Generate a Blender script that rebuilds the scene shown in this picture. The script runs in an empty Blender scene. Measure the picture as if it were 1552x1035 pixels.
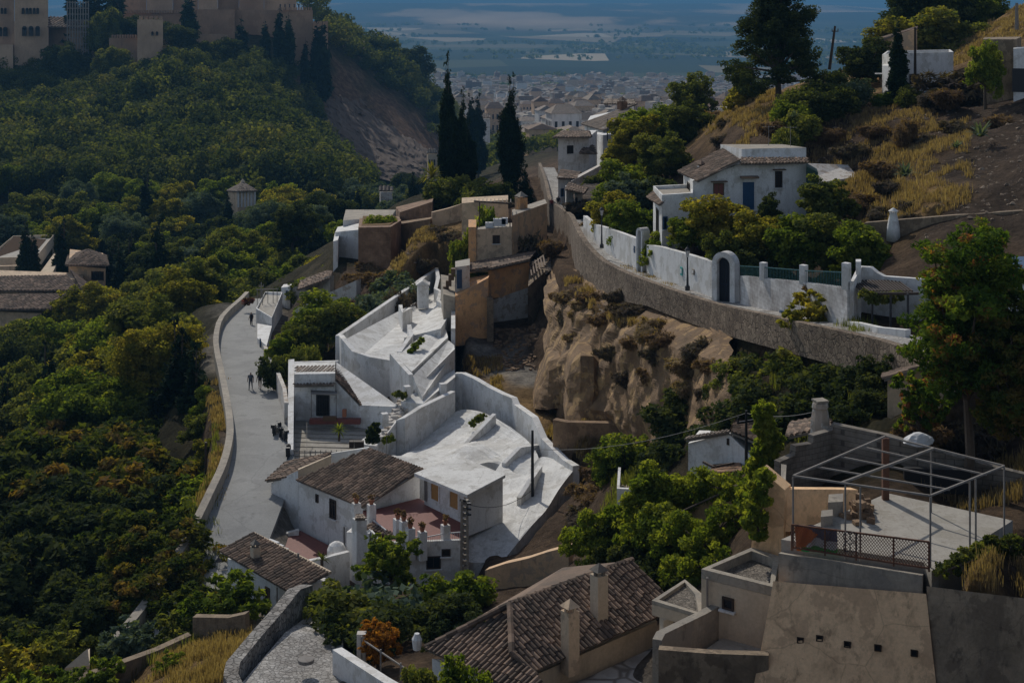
HAZE = 0.00017; EXPO = -0.25
import bpy, math, random
import numpy as np
from mathutils import Vector, Matrix
random.seed(7); RNG = np.random.default_rng(7)
F = 2200.0; CX = 776.0
SC = bpy.context.scene; COL = SC.collection
def P(px, py, d): return Vector(((px-CX)*d/F, d, -py*d/F))
def W(px, d): return Vector(((px-CX)*d/F, d, 0))
def ZP(py, d): return -py*d/F
R = math.radians
# ---------------------------------------------------------------- materials
MATS = {}
def nt(name):
    m = bpy.data.materials.new(name); m.use_nodes = True
    t = m.node_tree; t.nodes.clear(); return m, t
def N(t, typ, **kw):
    n = t.nodes.new(typ)
    for k, v in kw.items():
        if k.startswith('i_'):
            n.inputs[k[2:].replace('_', ' ')].default_value = v
        else: setattr(n, k, v)
    return n
def ramp(t, fac, stops):
    r = t.nodes.new('ShaderNodeValToRGB'); e = r.color_ramp.elements
    while len(e) < len(stops): e.new(0.5)
    for i, (p, c) in enumerate(stops):
        e[i].position = p; e[i].color = (c[0], c[1], c[2], 1)
    t.links.new(fac, r.inputs[0]); return r.outputs[0]
def mixc(t, fac, a, b, mode='MIX'):
    m = t.nodes.new('ShaderNodeMix'); m.data_type = 'RGBA'; m.blend_type = mode
    for s, v in ((0, fac), (6, a), (7, b)):
        if hasattr(v, 'node'): t.links.new(v, m.inputs[s])
        elif s == 0: m.inputs[0].default_value = v
        else: m.inputs[s].default_value = (v[0], v[1], v[2], 1)
    return m.outputs[2]
def obj_noise(t, scale, detail=5, rough=.6, stretch=None, coord='Object'):
    tc = N(t, 'ShaderNodeTexCoord'); src = tc.outputs[coord]
    if stretch:
        mp = N(t, 'ShaderNodeMapping'); mp.inputs['Scale'].default_value = stretch
        t.links.new(src, mp.inputs[0]); src = mp.outputs[0]
    n = N(t, 'ShaderNodeTexNoise', i_Scale=scale, i_Detail=detail, i_Roughness=rough)
    t.links.new(src, n.inputs['Vector']); return n.outputs[0]
def finish(m, t, col, rough=.85, bump=None, bstr=.3, bdist=.05, metal=0, spec=.3):
    b = N(t, 'ShaderNodeBsdfPrincipled'); o = N(t, 'ShaderNodeOutputMaterial')
    b.inputs['Roughness'].default_value = rough; b.inputs['Metallic'].default_value = metal
    b.inputs['Specular IOR Level'].default_value = spec
    if hasattr(col, 'node'): t.links.new(col, b.inputs['Base Color'])
    else: b.inputs['Base Color'].default_value = (*col, 1)
    if bump is not None:
        bn = N(t, 'ShaderNodeBump', i_Strength=bstr, i_Distance=bdist)
        t.links.new(bump, bn.inputs['Height']); t.links.new(bn.outputs[0], b.inputs['Normal'])
    t.links.new(b.outputs[0], o.inputs[0]); MATS[m.name] = m; return m
def plaster(name, c, dirt, stain=.5, scale=.7, bs=.25, lo=.45, hi=.75, patch=None, crack=0, ps=.9):
    m, t = nt(name)
    a = obj_noise(t, scale, 7, .65); b = obj_noise(t, 1.3, 6, .7, (2.2, 2.2, .35)); f = obj_noise(t, 9, 5, .7)
    k = ramp(t, a, [(lo, (0, 0, 0)), (hi, (1, 1, 1))]); s = ramp(t, b, [(.52, (0, 0, 0)), (.78, (1, 1, 1))])
    x = mixc(t, k, c, tuple(.5*(c[i]+dirt[i]) for i in range(3)))
    ms = N(t, 'ShaderNodeMath', operation='MULTIPLY', i_Value=stain); t.links.new(s, ms.inputs[0]); ms.inputs[1].default_value = stain
    x = mixc(t, ms.outputs[0], x, dirt)
    if patch:
        q = obj_noise(t, ps, 9, .62); x = mixc(t, ramp(t, q, [(.535, (0, 0, 0)), (.56, (.8, .8, .8))]), x, patch)
        q2 = obj_noise(t, ps*2.3, 8, .7, (1, 1, .5)); x = mixc(t, ramp(t, q2, [(.58, (0, 0, 0)), (.66, (.6, .6, .6))]), x, dirt)
    if crack:
        tc = N(t, 'ShaderNodeTexCoord'); wn = N(t, 'ShaderNodeTexNoise', i_Scale=1.5, i_Detail=4); t.links.new(tc.outputs['Object'], wn.inputs['Vector'])
        vv = N(t, 'ShaderNodeTexVoronoi', i_Scale=crack); vv.feature = 'DISTANCE_TO_EDGE'; t.links.new(mixc(t, .35, tc.outputs['Object'], wn.outputs[1], 'ADD'), vv.inputs['Vector'])
        x = mixc(t, ramp(t, vv.outputs[0], [(.002, (.38, .38, .38)), (.007, (0, 0, 0))]), x, dirt)
    g = ramp(t, f, [(.3, (.80, .80, .80)), (.7, (1, 1, 1))]); x = mixc(t, 1, x, g, 'MULTIPLY')
    return finish(m, t, x, .9, f, bs, .03)
plaster('whitewash', (.80, .79, .77), (.36, .33, .29), .55, .8, .3, .48, .8, patch=(.62, .60, .56), ps=.8)
plaster('whitewash_roof', (.80, .79, .76), (.30, .275, .24), .5, .7, .7, .46, .76, patch=(.60, .58, .54), crack=.45, ps=.6)
plaster('white_worn', (.66, .62, .57), (.30, .26, .22), .6, patch=(.40, .32, .25), ps=1.2)
plaster('ochre', (.78, .43, .20), (.30, .17, .09), .5, patch=(.46, .30, .20), crack=.5)
plaster('ochre_pale', (.74, .50, .30), (.27, .19, .13), .6, patch=(.46, .35, .25))
plaster('tan', (.70, .52, .35), (.27, .21, .15), .6, patch=(.44, .33, .23))
plaster('cream', (.64, .52, .38), (.30, .24, .18), .5)
plaster('concrete', (.42, .37, .30), (.15, .13, .11), .75, .9, .6, .40, .66, patch=(.30, .27, .23), crack=.5)
plaster('concrete_dark', (.20, .18, .155), (.08, .07, .06), .6, 1.2, .5)
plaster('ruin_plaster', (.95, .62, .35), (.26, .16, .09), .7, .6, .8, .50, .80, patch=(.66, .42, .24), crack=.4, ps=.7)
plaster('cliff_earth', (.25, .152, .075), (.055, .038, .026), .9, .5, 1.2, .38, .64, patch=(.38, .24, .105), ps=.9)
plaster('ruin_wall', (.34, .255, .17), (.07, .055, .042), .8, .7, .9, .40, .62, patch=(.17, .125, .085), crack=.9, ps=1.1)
plaster('earth_wall', (.36, .235, .135), (.10, .065, .045), .9, .6, 1.0, .36, .60, patch=(.20, .125, .075), crack=1.2, ps=1.4)
plaster('road_concrete', (.31, .31, .30), (.16, .16, .155), .35, .25, .2, patch=(.25, .25, .245), crack=.16, ps=.3)
plaster('terrace_floor', (.42, .39, .34), (.22, .19, .16), .4, .8, .3, patch=(.34, .31, .26), crack=.5)
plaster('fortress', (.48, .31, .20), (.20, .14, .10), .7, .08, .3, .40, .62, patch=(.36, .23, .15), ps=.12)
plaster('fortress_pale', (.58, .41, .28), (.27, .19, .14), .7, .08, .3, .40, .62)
plaster('earth_cliff', (.13, .085, .058), (.09, .06, .045), .7, .08, .8)
plaster('metal_grey', (.27, .25, .23), (.14, .10, .075), .5, 3)
plaster('rust', (.16, .075, .045), (.06, .035, .03), .5, 3)
plaster('cloth_white', (.72, .72, .72), (.5, .5, .5), .2)
def flat(name, c, rough=.6, metal=0, spec=.4):
    m, t = nt(name); f = obj_noise(t, 6, 4, .6)
    g = ramp(t, f, [(.3, (.75, .75, .75)), (.7, (1, 1, 1))]); x = mixc(t, 1, c, g, 'MULTIPLY')
    return finish(m, t, x, rough, None, metal=metal, spec=spec)
flat('glass', (.018, .022, .028), .15, 0, .6); flat('black', (.015, .015, .017), .5); flat('iron', (.035, .035, .04), .5)
flat('blue_paint', (.025, .08, .17), .5); flat('navy_paint', (.012, .022, .045), .5); flat('teal_paint', (.03, .13, .14), .5); flat('wood', (.13, .075, .04), .7)
flat('wood_dark', (.05, .032, .022), .7); flat('red_tile', (.21, .07, .055), .7); flat('red_paint', (.5, .03, .03), .5)
flat('bark', (.10, .075, .055), .95); flat('orange_board', (.42, .22, .07), .7); flat('turquoise', (.05, .42, .38), .5)
flat('skin', (.42, .25, .18), .6); flat('cloth_dark', (.02, .022, .03), .9); flat('cloth_red', (.18, .02, .02), .9)
flat('cloth_grey', (.11, .12, .14), .9); flat('cloth_blue', (.06, .10, .18), .9); flat('cloth_orange', (.75, .20, .05), .8)
flat('cloth_green', (.03, .38, .08), .8); flat('cloth_tan', (.4, .34, .26), .9); flat('hair', (.03, .02, .015), .8); flat('rubber', (.02, .02, .02), .8)
flat('chrome', (.5, .5, .5), .25, 1); flat('terracotta', (.38, .15, .08), .8); flat('glass_lamp', (.5, .5, .48), .2); flat('tarp_green', (.03, .08, .06), .7)
def brick(name, c1, c2, mort, w=.25, h=.07, soft=.012):
    m, t = nt(name); tc = N(t, 'ShaderNodeTexCoord'); sp = N(t, 'ShaderNodeSeparateXYZ'); t.links.new(tc.outputs['Object'], sp.inputs[0])
    ad = N(t, 'ShaderNodeMath', operation='ADD'); t.links.new(sp.outputs[0], ad.inputs[0]); t.links.new(sp.outputs[1], ad.inputs[1])
    cb = N(t, 'ShaderNodeCombineXYZ'); t.links.new(ad.outputs[0], cb.inputs[0]); t.links.new(sp.outputs[2], cb.inputs[1])
    b = N(t, 'ShaderNodeTexBrick', i_Scale=1.0); b.inputs['Color1'].default_value = (*c1, 1); b.inputs['Color2'].default_value = (*c2, 1)
    b.inputs['Mortar'].default_value = (*mort, 1); b.inputs['Mortar Size'].default_value = soft; b.inputs['Brick Width'].default_value = w; b.inputs['Row Height'].default_value = h
    t.links.new(cb.outputs[0], b.inputs['Vector']); a = obj_noise(t, .8, 6, .7)
    g = ramp(t, a, [(.35, (.45, .42, .4)), (.65, (1, 1, 1))]); x = mixc(t, 1, b.outputs[0], g, 'MULTIPLY')
    return finish(m, t, x, .9, b.outputs[1], -.3, .02)
brick('cinder', (.29, .26, .22), (.22, .195, .165), (.13, .115, .10), .42, .21, .012)
brick('brick', (.36, .205, .115), (.27, .15, .085), (.20, .14, .10), .28, .09, .012)
brick('painted_brick', (.70, .69, .68), (.64, .63, .62), (.50, .49, .48), .5, .22, .012)
def rubble(name, c1, c2, gap, scale=3.2):
    m, t = nt(name); tc = N(t, 'ShaderNodeTexCoord')
    v = N(t, 'ShaderNodeTexVoronoi', i_Scale=scale); v.feature = 'DISTANCE_TO_EDGE'; v2 = N(t, 'ShaderNodeTexVoronoi', i_Scale=scale)
    nz = N(t, 'ShaderNodeTexNoise', i_Scale=scale*1.5); t.links.new(tc.outputs['Object'], nz.inputs['Vector'])
    ad = mixc(t, .12, tc.outputs['Object'], nz.outputs[1], 'ADD')
    t.links.new(ad, v.inputs['Vector']); t.links.new(ad, v2.inputs['Vector'])
    sp = N(t, 'ShaderNodeSeparateColor'); t.links.new(v2.outputs['Color'], sp.inputs[0])
    k = ramp(t, sp.outputs[0], [(0, c1), (1, c2)]); e = ramp(t, v.outputs[0], [(.02, (0, 0, 0)), (.09, (1, 1, 1))])
    x = mixc(t, e, gap, k); a = obj_noise(t, .5, 6, .7); g = ramp(t, a, [(.35, (.5, .47, .45)), (.65, (1, 1, 1))]); x = mixc(t, 1, x, g, 'MULTIPLY')
    return finish(m, t, x, .95, e, .6, .05)
rubble('rubble', (.20, .15, .11), (.36, .28, .20), (.10, .075, .055))
rubble('rubble_grey', (.26, .25, .235), (.46, .44, .41), (.12, .115, .105), 3.5)
rubble('cobble', (.36, .35, .33), (.58, .56, .53), (.24, .23, .215), 5)
rubble('gravel', (.17, .15, .125), (.33, .29, .24), (.09, .08, .07), 9)
rubble('paving', (.38, .36, .34), (.52, .50, .47), (.20, .18, .16), .9)
def tilemat(name, stops, dirt):
    m, t = nt(name); a = N(t, 'ShaderNodeAttribute', attribute_name='rnd')
    k = ramp(t, a.outputs['Fac'], stops); n = obj_noise(t, .7, 6, .7); n2 = obj_noise(t, 14, 4, .7)
    x = mixc(t, ramp(t, n, [(.45, (0, 0, 0)), (.68, (.85, .85, .85))]), k, dirt)
    x = mixc(t, 1, x, ramp(t, n2, [(.3, (.7, .7, .7)), (.7, (1.1, 1.1, 1.1))]), 'MULTIPLY')
    return finish(m, t, x, .9, n2, .3, .02)
tilemat('roof_tile', [(0, (.09, .065, .05)), (.5, (.20, .135, .095)), (1, (.36, .25, .18))], (.075, .062, .05))
tilemat('roof_tile_pale', [(0, (.18, .14, .11)), (.5, (.28, .22, .17)), (1, (.40, .32, .25))], (.14, .12, .10))
def leafmat(name, stops, trans=.35, hue=.5):
    m, t = nt(name); a = N(t, 'ShaderNodeAttribute', attribute_name='rnd'); oi = N(t, 'ShaderNodeObjectInfo')
    ad = N(t, 'ShaderNodeMath', operation='MULTIPLY_ADD'); t.links.new(oi.outputs['Random'], ad.inputs[0]); ad.inputs[1].default_value = .35; ad.inputs[2].default_value = -.17
    a2 = N(t, 'ShaderNodeMath', operation='ADD'); t.links.new(ad.outputs[0], a2.inputs[0]); t.links.new(a.outputs['Fac'], a2.inputs[1])
    k = ramp(t, a2.outputs[0], stops)
    b = N(t, 'ShaderNodeBsdfPrincipled', i_Roughness=.95); b.inputs['Specular IOR Level'].default_value = .04; t.links.new(k, b.inputs['Base Color'])
    tr = N(t, 'ShaderNodeBsdfTranslucent'); kk = mixc(t, 1, k, (1.9, 1.75, .55), 'MULTIPLY'); t.links.new(kk, tr.inputs[0])
    mx = N(t, 'ShaderNodeMixShader'); mx.inputs[0].default_value = trans; t.links.new(b.outputs[0], mx.inputs[1]); t.links.new(tr.outputs[0], mx.inputs[2])
    o = N(t, 'ShaderNodeOutputMaterial'); t.links.new(mx.outputs[0], o.inputs[0]); MATS[name] = m; return m
leafmat('leaf_mid', [(0, (.050, .065, .022)), (.5, (.100, .125, .036)), (1, (.18, .185, .055))], 0.42)
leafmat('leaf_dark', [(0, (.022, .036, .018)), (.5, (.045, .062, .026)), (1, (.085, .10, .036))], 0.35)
leafmat('leaf_yellow', [(0, (.09, .10, .022)), (.5, (.18, .18, .036)), (1, (.30, .25, .06))], 0.48)
leafmat('leaf_bright', [(0, (.055, .09, .018)), (.5, (.11, .155, .028)), (1, (.20, .23, .045))], 0.48)
leafmat('leaf_rust', [(0, (.03, .05, .015)), (.5, (.07, .09, .022)), (.75, (.12, .105, .03)), (1, (.17, .11, .04))], .42)
leafmat('leaf_seed', [(0, (.035, .07, .018)), (.5, (.075, .125, .022)), (.80, (.15, .19, .035)), (.86, (.26, .12, .05)), (1, (.26, .10, .05))], 0.45)
leafmat('leaf_blue', [(0, (0.049, 0.077, 0.0588)), (.5, (0.091, 0.126, 0.091)), (1, (0.168, 0.21, 0.14))], .25)
leafmat('leaf_cypress', [(0, (.010, .018, .012)), (.5, (.016, .030, .016)), (1, (.032, .05, .022))], .12)
leafmat('leaf_wood', [(0, (.030, .045, .022)), (.4, (.065, .085, .030)), (.7, (.12, .135, .045)), (1, (.19, .165, .06))], 0.4)
leafmat('leaf_dry', [(0, (0.099, 0.066, 0.044)), (.5, (0.165, 0.11, 0.066)), (1, (0.253, 0.176, 0.099))], .3)
leafmat('leaf_twig', [(0, (0.06, 0.048, 0.042)), (.5, (0.102, 0.078, 0.06)), (1, (0.144, 0.12, 0.072))], .2)
leafmat('grass_dry', [(0, (.15, .11, .068)), (.5, (.24, .18, .115)), (1, (.36, .285, .18))], .35)
leafmat('leaf_orange', [(0, (.20, .09, .02)), (1, (.42, .20, .04))], .4)
leafmat('leaf_pink', [(0, (.05, .07, .02)), (.5, (.12, .05, .05)), (1, (.26, .08, .12))], .4)
# ---------------------------------------------------------------- mesh builder
class MB:
    def __init__(s): s.v = []; s.f = []; s.m = []; s.r = []
    def face(s, pts, mi=0, r=None):
        b = len(s.v); s.v += [tuple(p) for p in pts]; s.f.append(list(range(b, b+len(pts)))); s.m.append(mi); s.r.append(random.random() if r is None else r)
    def prism(s, base, zb, zt, mi=0, top_mi=None, r=None):
        n = len(base); zb = zb if isinstance(zb, (list, tuple)) else [zb]*n; zt = zt if isinstance(zt, (list, tuple)) else [zt]*n
        ar = sum(base[i][0]*base[(i+1) % n][1]-base[(i+1) % n][0]*base[i][1] for i in range(n))
        if ar < 0: base = base[::-1]; zb = zb[::-1]; zt = zt[::-1]
        b = len(s.v); rr = random.random() if r is None else r
        s.v += [(base[i][0], base[i][1], zb[i]) for i in range(n)]+[(base[i][0], base[i][1], zt[i]) for i in range(n)]
        s.f.append([b+i for i in range(n)][::-1]); s.m.append(mi)
        if n == 4 and max(zt)-min(zt) > 1e-6: s.f += [[b+4, b+5, b+6], [b+4, b+6, b+7]]; s.m += [mi if top_mi is None else top_mi]*2; s.r.append(rr)
        else: s.f.append([b+n+i for i in range(n)]); s.m.append(mi if top_mi is None else top_mi)
        for i in range(n): j = (i+1) % n; s.f.append([b+i, b+j, b+n+j, b+n+i]); s.m.append(mi)
        s.r += [rr]*(n+2)
    def box(s, c, size, rz=0, mi=0, r=None, ax=None):
        # ax: (u,v,w) custom axes
        if ax is None: ca, sa = math.cos(rz), math.sin(rz); ax = (Vector((ca, sa, 0)), Vector((-sa, ca, 0)), Vector((0, 0, 1)))
        c = Vector(c); h = [x/2 for x in size]; b = len(s.v)
        for k in (-1, 1):
            for (i, j) in ((-1, -1), (1, -1), (1, 1), (-1, 1)): s.v.append(tuple(c+ax[0]*(i*h[0])+ax[1]*(j*h[1])+ax[2]*(k*h[2])))
        for q in ((3, 2, 1, 0), (4, 5, 6, 7), (0, 1, 5, 4), (1, 2, 6, 5), (2, 3, 7, 6), (3, 0, 4, 7)): s.f.append([b+x for x in q]); s.m.append(mi)
        s.r += [random.random() if r is None else r]*6
    def tube(s, pts, rad, n=6, mi=0, r=None):
        pts = [Vector(p) for p in pts]; rad = rad if isinstance(rad, (list, tuple)) else [rad]*len(pts); rings = []; rr = random.random() if r is None else r
        for i, p in enumerate(pts):
            d = (pts[min(i+1, len(pts)-1)]-pts[max(i-1, 0)]); d = d.normalized() if d.length > 0 else Vector((0, 0, 1))
            a = Vector((1, 0, 0)) if abs(d.x) < .9 else Vector((0, 1, 0)); u = d.cross(a).normalized(); w = d.cross(u)
            b = len(s.v); rings.append(b)
            for k in range(n): t = 2*math.pi*k/n; s.v.append(tuple(p+(u*math.cos(t)+w*math.sin(t))*rad[i]))
        for a, b in zip(rings, rings[1:]):
            for k in range(n): j = (k+1) % n; s.f.append([a+k, a+j, b+j, b+k]); s.m.append(mi); s.r.append(rr)
        s.f.append([rings[0]+k for k in range(n)][::-1]); s.f.append([rings[-1]+k for k in range(n)]); s.m += [mi, mi]; s.r += [rr, rr]
    def bar(s, a, b, w, h=None, mi=0, r=None):
        a = Vector(a); b = Vector(b); d = b-a; L = d.length; d.normalize(); up = Vector((0, 0, 1)) if abs(d.z) < .95 else Vector((0, 1, 0))
        v = up.cross(d).normalized(); s.box((a+b)/2, (L, w, h or w), ax=(d, v, d.cross(v)), mi=mi, r=r)
    def lathe(s, c, prof, n=12, mi=0, r=None):
        c = Vector(c); s.tube([c+Vector((0, 0, z)) for (_, z) in prof], [max(q, .002) for (q, _) in prof], n, mi, r)
    def wallstrip(s, pts, th, zb, zt, mi=0, top_mi=None):
        # pts: xy points; butted wall of thickness th behind the line
        n = len(pts); pts = [Vector((p[0], p[1], 0)) for p in pts]; off = []
        for i in range(n):
            d1 = (pts[i]-pts[i-1]).normalized() if i else (pts[1]-pts[0]).normalized(); d2 = (pts[i+1]-pts[i]).normalized() if i < n-1 else d1
            d = (d1+d2).normalized(); nn = Vector((-d.y, d.x, 0)); off.append(pts[i]+nn*(th/max(.4, nn.dot(Vector((-d1.y, d1.x, 0))))))
        b = len(s.v); zb = zb if isinstance(zb, (list, tuple)) else [zb]*n; zt = zt if isinstance(zt, (list, tuple)) else [zt]*n
        for i in range(n):
            s.v += [(pts[i].x, pts[i].y, zb[i]), (pts[i].x, pts[i].y, zt[i]), (off[i].x, off[i].y, zt[i]), (off[i].x, off[i].y, zb[i])]
        for i in range(n-1):
            a = b+4*i; c = a+4
            for (p, q, m_) in ((0, 1, mi), (1, 2, top_mi if top_mi is not None else mi), (2, 3, mi), (3, 0, mi)): s.f.append([a+p, c+p, c+q, a+q]); s.m.append(m_); s.r.append(.5)
        s.f += [[b, b+1, b+2, b+3], [b+4*n-4, b+4*n-3, b+4*n-2, b+4*n-1]]; s.m += [mi, mi]; s.r += [.5, .5]
    def build(s, name, mats, parent=None, smooth=False, local=False):
        me = bpy.data.meshes.new(name); me.from_pydata(s.v, [], s.f)
        mats = [mats] if isinstance(mats, str) else mats
        for m in mats: me.materials.append(MATS[m])
        me.polygons.foreach_set('material_index', s.m); a = me.attributes.new('rnd', 'FLOAT', 'FACE'); a.data.foreach_set('value', s.r[:len(s.f)])
        if smooth: me.polygons.foreach_set('use_smooth', [True]*len(s.f))
        me.update(); o = bpy.data.objects.new(name, me); COL.objects.link(o)
        if parent:
            o.parent = parent
            if not local and parent.parent is None: o.matrix_parent_inverse = Matrix.Translation(-parent.location)
        else:
            # put the origin at the base centre
            vs = s.v; cx = sum(v[0] for v in vs)/len(vs); cy = sum(v[1] for v in vs)/len(vs); cz = min(v[2] for v in vs)
            me.transform(Matrix.Translation((-cx, -cy, -cz))); o.location = (cx, cy, cz)
        return o
def tag(o, label=None, cat=None, group=None, kind=None):
    if label: o['label'] = label
    if cat: o['category'] = cat
    if group: o['group'] = group
    if kind: o['kind'] = kind
    return o
def thing(name, label, cat, loc, group=None):
    o = bpy.data.objects.new(name, None); COL.objects.link(o); o.location = loc; o.empty_display_size = .3
    return tag(o, label, cat, group)
def npmesh(name, V, Fq, rnd, mats, mi=None):
    me = bpy.data.meshes.new(name); n = len(V); k = Fq.shape[1]; m = len(Fq)
    me.vertices.add(n); me.vertices.foreach_set('co', V.astype(np.float32).ravel())
    me.loops.add(m*k); me.loops.foreach_set('vertex_index', Fq.astype(np.int32).ravel())
    me.polygons.add(m); me.polygons.foreach_set('loop_start', np.arange(0, m*k, k, dtype=np.int32)); me.polygons.foreach_set('loop_total', np.full(m, k, dtype=np.int32))
    for x in mats: me.materials.append(MATS[x])
    if mi is not None: me.polygons.foreach_set('material_index', mi.astype(np.int32))
    a = me.attributes.new('rnd', 'FLOAT', 'FACE'); a.data.foreach_set('value', rnd.astype(np.float32)); me.update(calc_edges=True); return me
def link(name, me, loc=(0, 0, 0), parent=None):
    o = bpy.data.objects.new(name, me); COL.objects.link(o); o.location = loc
    if parent: o.parent = parent
    return o
# ---------------------------------------------------------------- value noise
def vnoise(x, y, seed=0):
    xi = np.floor(x).astype(np.int64); yi = np.floor(y).astype(np.int64); fx = x-xi; fy = y-yi; fx = fx*fx*(3-2*fx); fy = fy*fy*(3-2*fy)
    def h(a, b):
        n = (a*374761393+b*668265263+seed*1442695041) & 0xffffffff; n = ((n ^ (n >> 13))*1274126177) & 0xffffffff; return ((n ^ (n >> 16)) & 0xffff)/65535.0
    return (h(xi, yi)*(1-fx)+h(xi+1, yi)*fx)*(1-fy)+(h(xi, yi+1)*(1-fx)+h(xi+1, yi+1)*fx)*fy
def fbm(x, y, o=4, seed=0):
    s = 0; a = .5; t = 0
    for i in range(o): s = s+a*vnoise(x*2**i, y*2**i, seed+i); t += a; a *= .5
    return s/t-.5
# ---------------------------------------------------------------- terrain
# (px, py, d, cover) : cover  g dry grass, s brown soil, f forest floor, c town ground, p plain, b bare earth, d gravel/dust
CTRL = '''1360 520 66 s|1200 486 77 s|1097 462 88 s|1000 430 99 s|930 400 111 s|890 370 122 s|870 345 138 s|850 325 160 s|838 310 178 s|836 280 205 s|826 255 235 s
1400 540 62 s|1360 560 62 f|1200 535 74 s|1097 512 84.5 s|1000 490 95 s|930 462 106 s|880 440 116 s
950 530 100 s|905 592 103 g|880 520 113 s|1000 570 93 s|960 625 98 g|880 645 97 g|850 560 112 s|1100 575 80 f|1200 590 70 f|1000 690 84 f|930 730 83 s|1100 665 76 f|1250 630 66 f|1180 640 68 f
740 548 122 d|790 582 116 d|850 608 110 d|770 515 126 s|720 600 114 g|790 640 106 g|830 660 102 g
770 395 140 s|700 400 142 s|620 385 150 g|560 435 148 s|600 425 145 g|660 352 160 g|550 390 160 s|520 395 165 f|480 475 150 f|500 440 158 s|560 350 180 f|640 300 190 f
680 305 185 f|770 305 182 f|720 310 180 s|800 320 165 s|868 432 124 s|838 505 121 s|845 470 126 s
400 440 190 f|405 450 175 f|395 472 160 d|370 522 140 d|375 572 125 d|390 622 113 d|400 682 102 d|380 752 93 d|345 832 86 d|310 902 81 d|270 962 77 d
440 500 150 s|440 560 130 s|500 640 112 d|500 690 105 d|560 600 119 s|620 520 125 s|640 450 140 s|700 560 118 s|690 640 108 s|620 700 100 s|780 650 104 s|870 715 94 s|800 800 86 s|700 850 84 s|560 850 86 s|450 860 84 d|850 770 87 s|860 820 80 s|890 760 86 s
800 900 70 s|700 900 71 s|600 940 66 s|900 1000 54 d|980 930 58 s|1000 850 62 f|920 870 63 f|1060 780 66 f|1120 740 64 s|1060 745 70 s
1050 1050 46 d|1200 1040 43 s|1300 1400 36 s|1480 900 43 g|1520 840 46 s|1450 770 54 s|1500 700 58 s|1340 610 61 f|1200 760 56 s|1350 800 50 s|1440 660 60 s|1552 600 62 f
450 1000 62 d|420 1060 56 d|300 980 68 g|340 1040 60 g|220 1010 68 g|150 1060 72 g|60 1100 78 f|0 1120 80 f
330 640 118 f|320 700 112 s|250 730 114 f|310 760 102 s|100 870 108 f|200 940 88 s|240 900 90 f|260 620 125 f|300 520 150 f|300 470 175 f|0 900 120 f|0 1000 100 f
100 640 190 f|300 510 190 f|0 620 200 f|60 490 235 f|200 480 235 f|330 440 240 f|400 400 260 f|100 370 330 f|370 325 340 f|300 320 370 f|200 315 380 f|60 325 370 f|-100 320 380 f|500 350 300 f|450 340 330 f|600 320 400 f|560 330 360 f
200 215 470 f|60 225 470 f|340 200 480 f|440 220 490 f|0 130 575 f|100 125 575 f|200 112 575 f|240 102 565 f|300 92 590 f|400 85 610 f|460 92 630 f|500 75 660 f|60 60 640 s|250 55 640 s|440 55 640 s|-150 120 580 f
470 125 620 b|520 150 630 b|600 195 640 b|655 240 640 b|500 245 545 b|560 275 555 b|640 300 560 f|620 290 570 b|700 260 640 f|560 100 720 f|640 150 740 f|600 110 800 f|680 190 760 f|520 80 800 f|650 180 900 f
700 270 480 f|760 250 560 f|850 240 650 c|950 240 650 c|720 215 900 c|850 205 900 c|1000 205 900 c|1100 200 900 c|700 175 1500 c|900 172 1500 c|1150 172 1500 c|800 145 2400 c|1100 145 2400 c|600 145 2400 c|500 130 2600 p|1500 172 1500 c
200 120 3000 p|800 122 3000 p|1200 122 3000 p|0 78 4800 p|600 78 4800 p|1200 78 4800 p|1800 80 4800 p|-300 78 4800 p
830 300 250 s|900 260 230 s|960 250 240 s|870 250 300 s|1000 220 280 s|900 290 185 s|880 320 160 s
1133 325 104 s|1000 330 125 s|1050 320 115 s|950 350 130 s|930 380 118 s|1180 330 103 s|1240 250 118 s|1100 245 125 s|1020 250 150 s|1000 380 104 s|1150 405 93 s|1080 400 97 s|1250 420 88 s|1300 360 93 s|1300 430 82 s
1200 165 130 s|1185 148 140 g|1060 205 160 g|1080 240 135 s|1120 160 155 g|1300 170 128 s|1390 140 138 s|1300 110 160 g|1360 120 155 g|1450 255 97 k|1450 335 86 k|1550 330 84 k|1380 250 105 s|1500 180 115 k|1552 240 96 k|1420 290 93 g|1450 80 160 g|1500 40 172 g|1552 10 178 g|1400 90 168 g|1700 0 150 g|1250 150 150 g|1500 400 78 s|1420 440 74 s|1400 460 70 s|1550 480 68 f|1700 400 70 s
1060 200 220 s|1200 170 230 s|1350 130 230 s|1500 80 240 s|1700 60 240 s|1040 220 300 c|1300 190 350 c|1700 170 400 c
1300 1300 41 s|1550 1300 38 s|1150 1200 42 s|1800 900 40 s|900 1150 42 d|600 1150 48 s|300 1250 50 g|0 1400 55 g|-200 1300 70 f|-250 1000 110 f|-250 700 180 f|-250 500 260 f|800 1500 20 s|1500 1500 20 s|0 1700 25 s|1850 600 60 s'''
C = []
for line in CTRL.replace('\n', '|').split('|'):
    a = line.split(); C.append((float(a[0]), float(a[1]), float(a[2]), a[3]))
cp = np.array([(c[0]/700.0, math.log(c[2])) for c in C]); cz = np.array([-c[1]*c[2]/F for c in C])
def tk(r2): return r2*np.log(np.maximum(r2, 1e-12))
n_ = len(C); D2 = ((cp[:, None]-cp[None])**2).sum(-1); A = np.zeros((n_+3, n_+3)); A[:n_, :n_] = tk(D2)+np.eye(n_)*.0004
A[:n_, n_] = 1; A[:n_, n_+1:] = cp; A[n_, :n_] = 1; A[n_+1:, :n_] = cp.T
SOL = np.linalg.solve(A, np.concatenate([cz, np.zeros(3)]))
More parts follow.
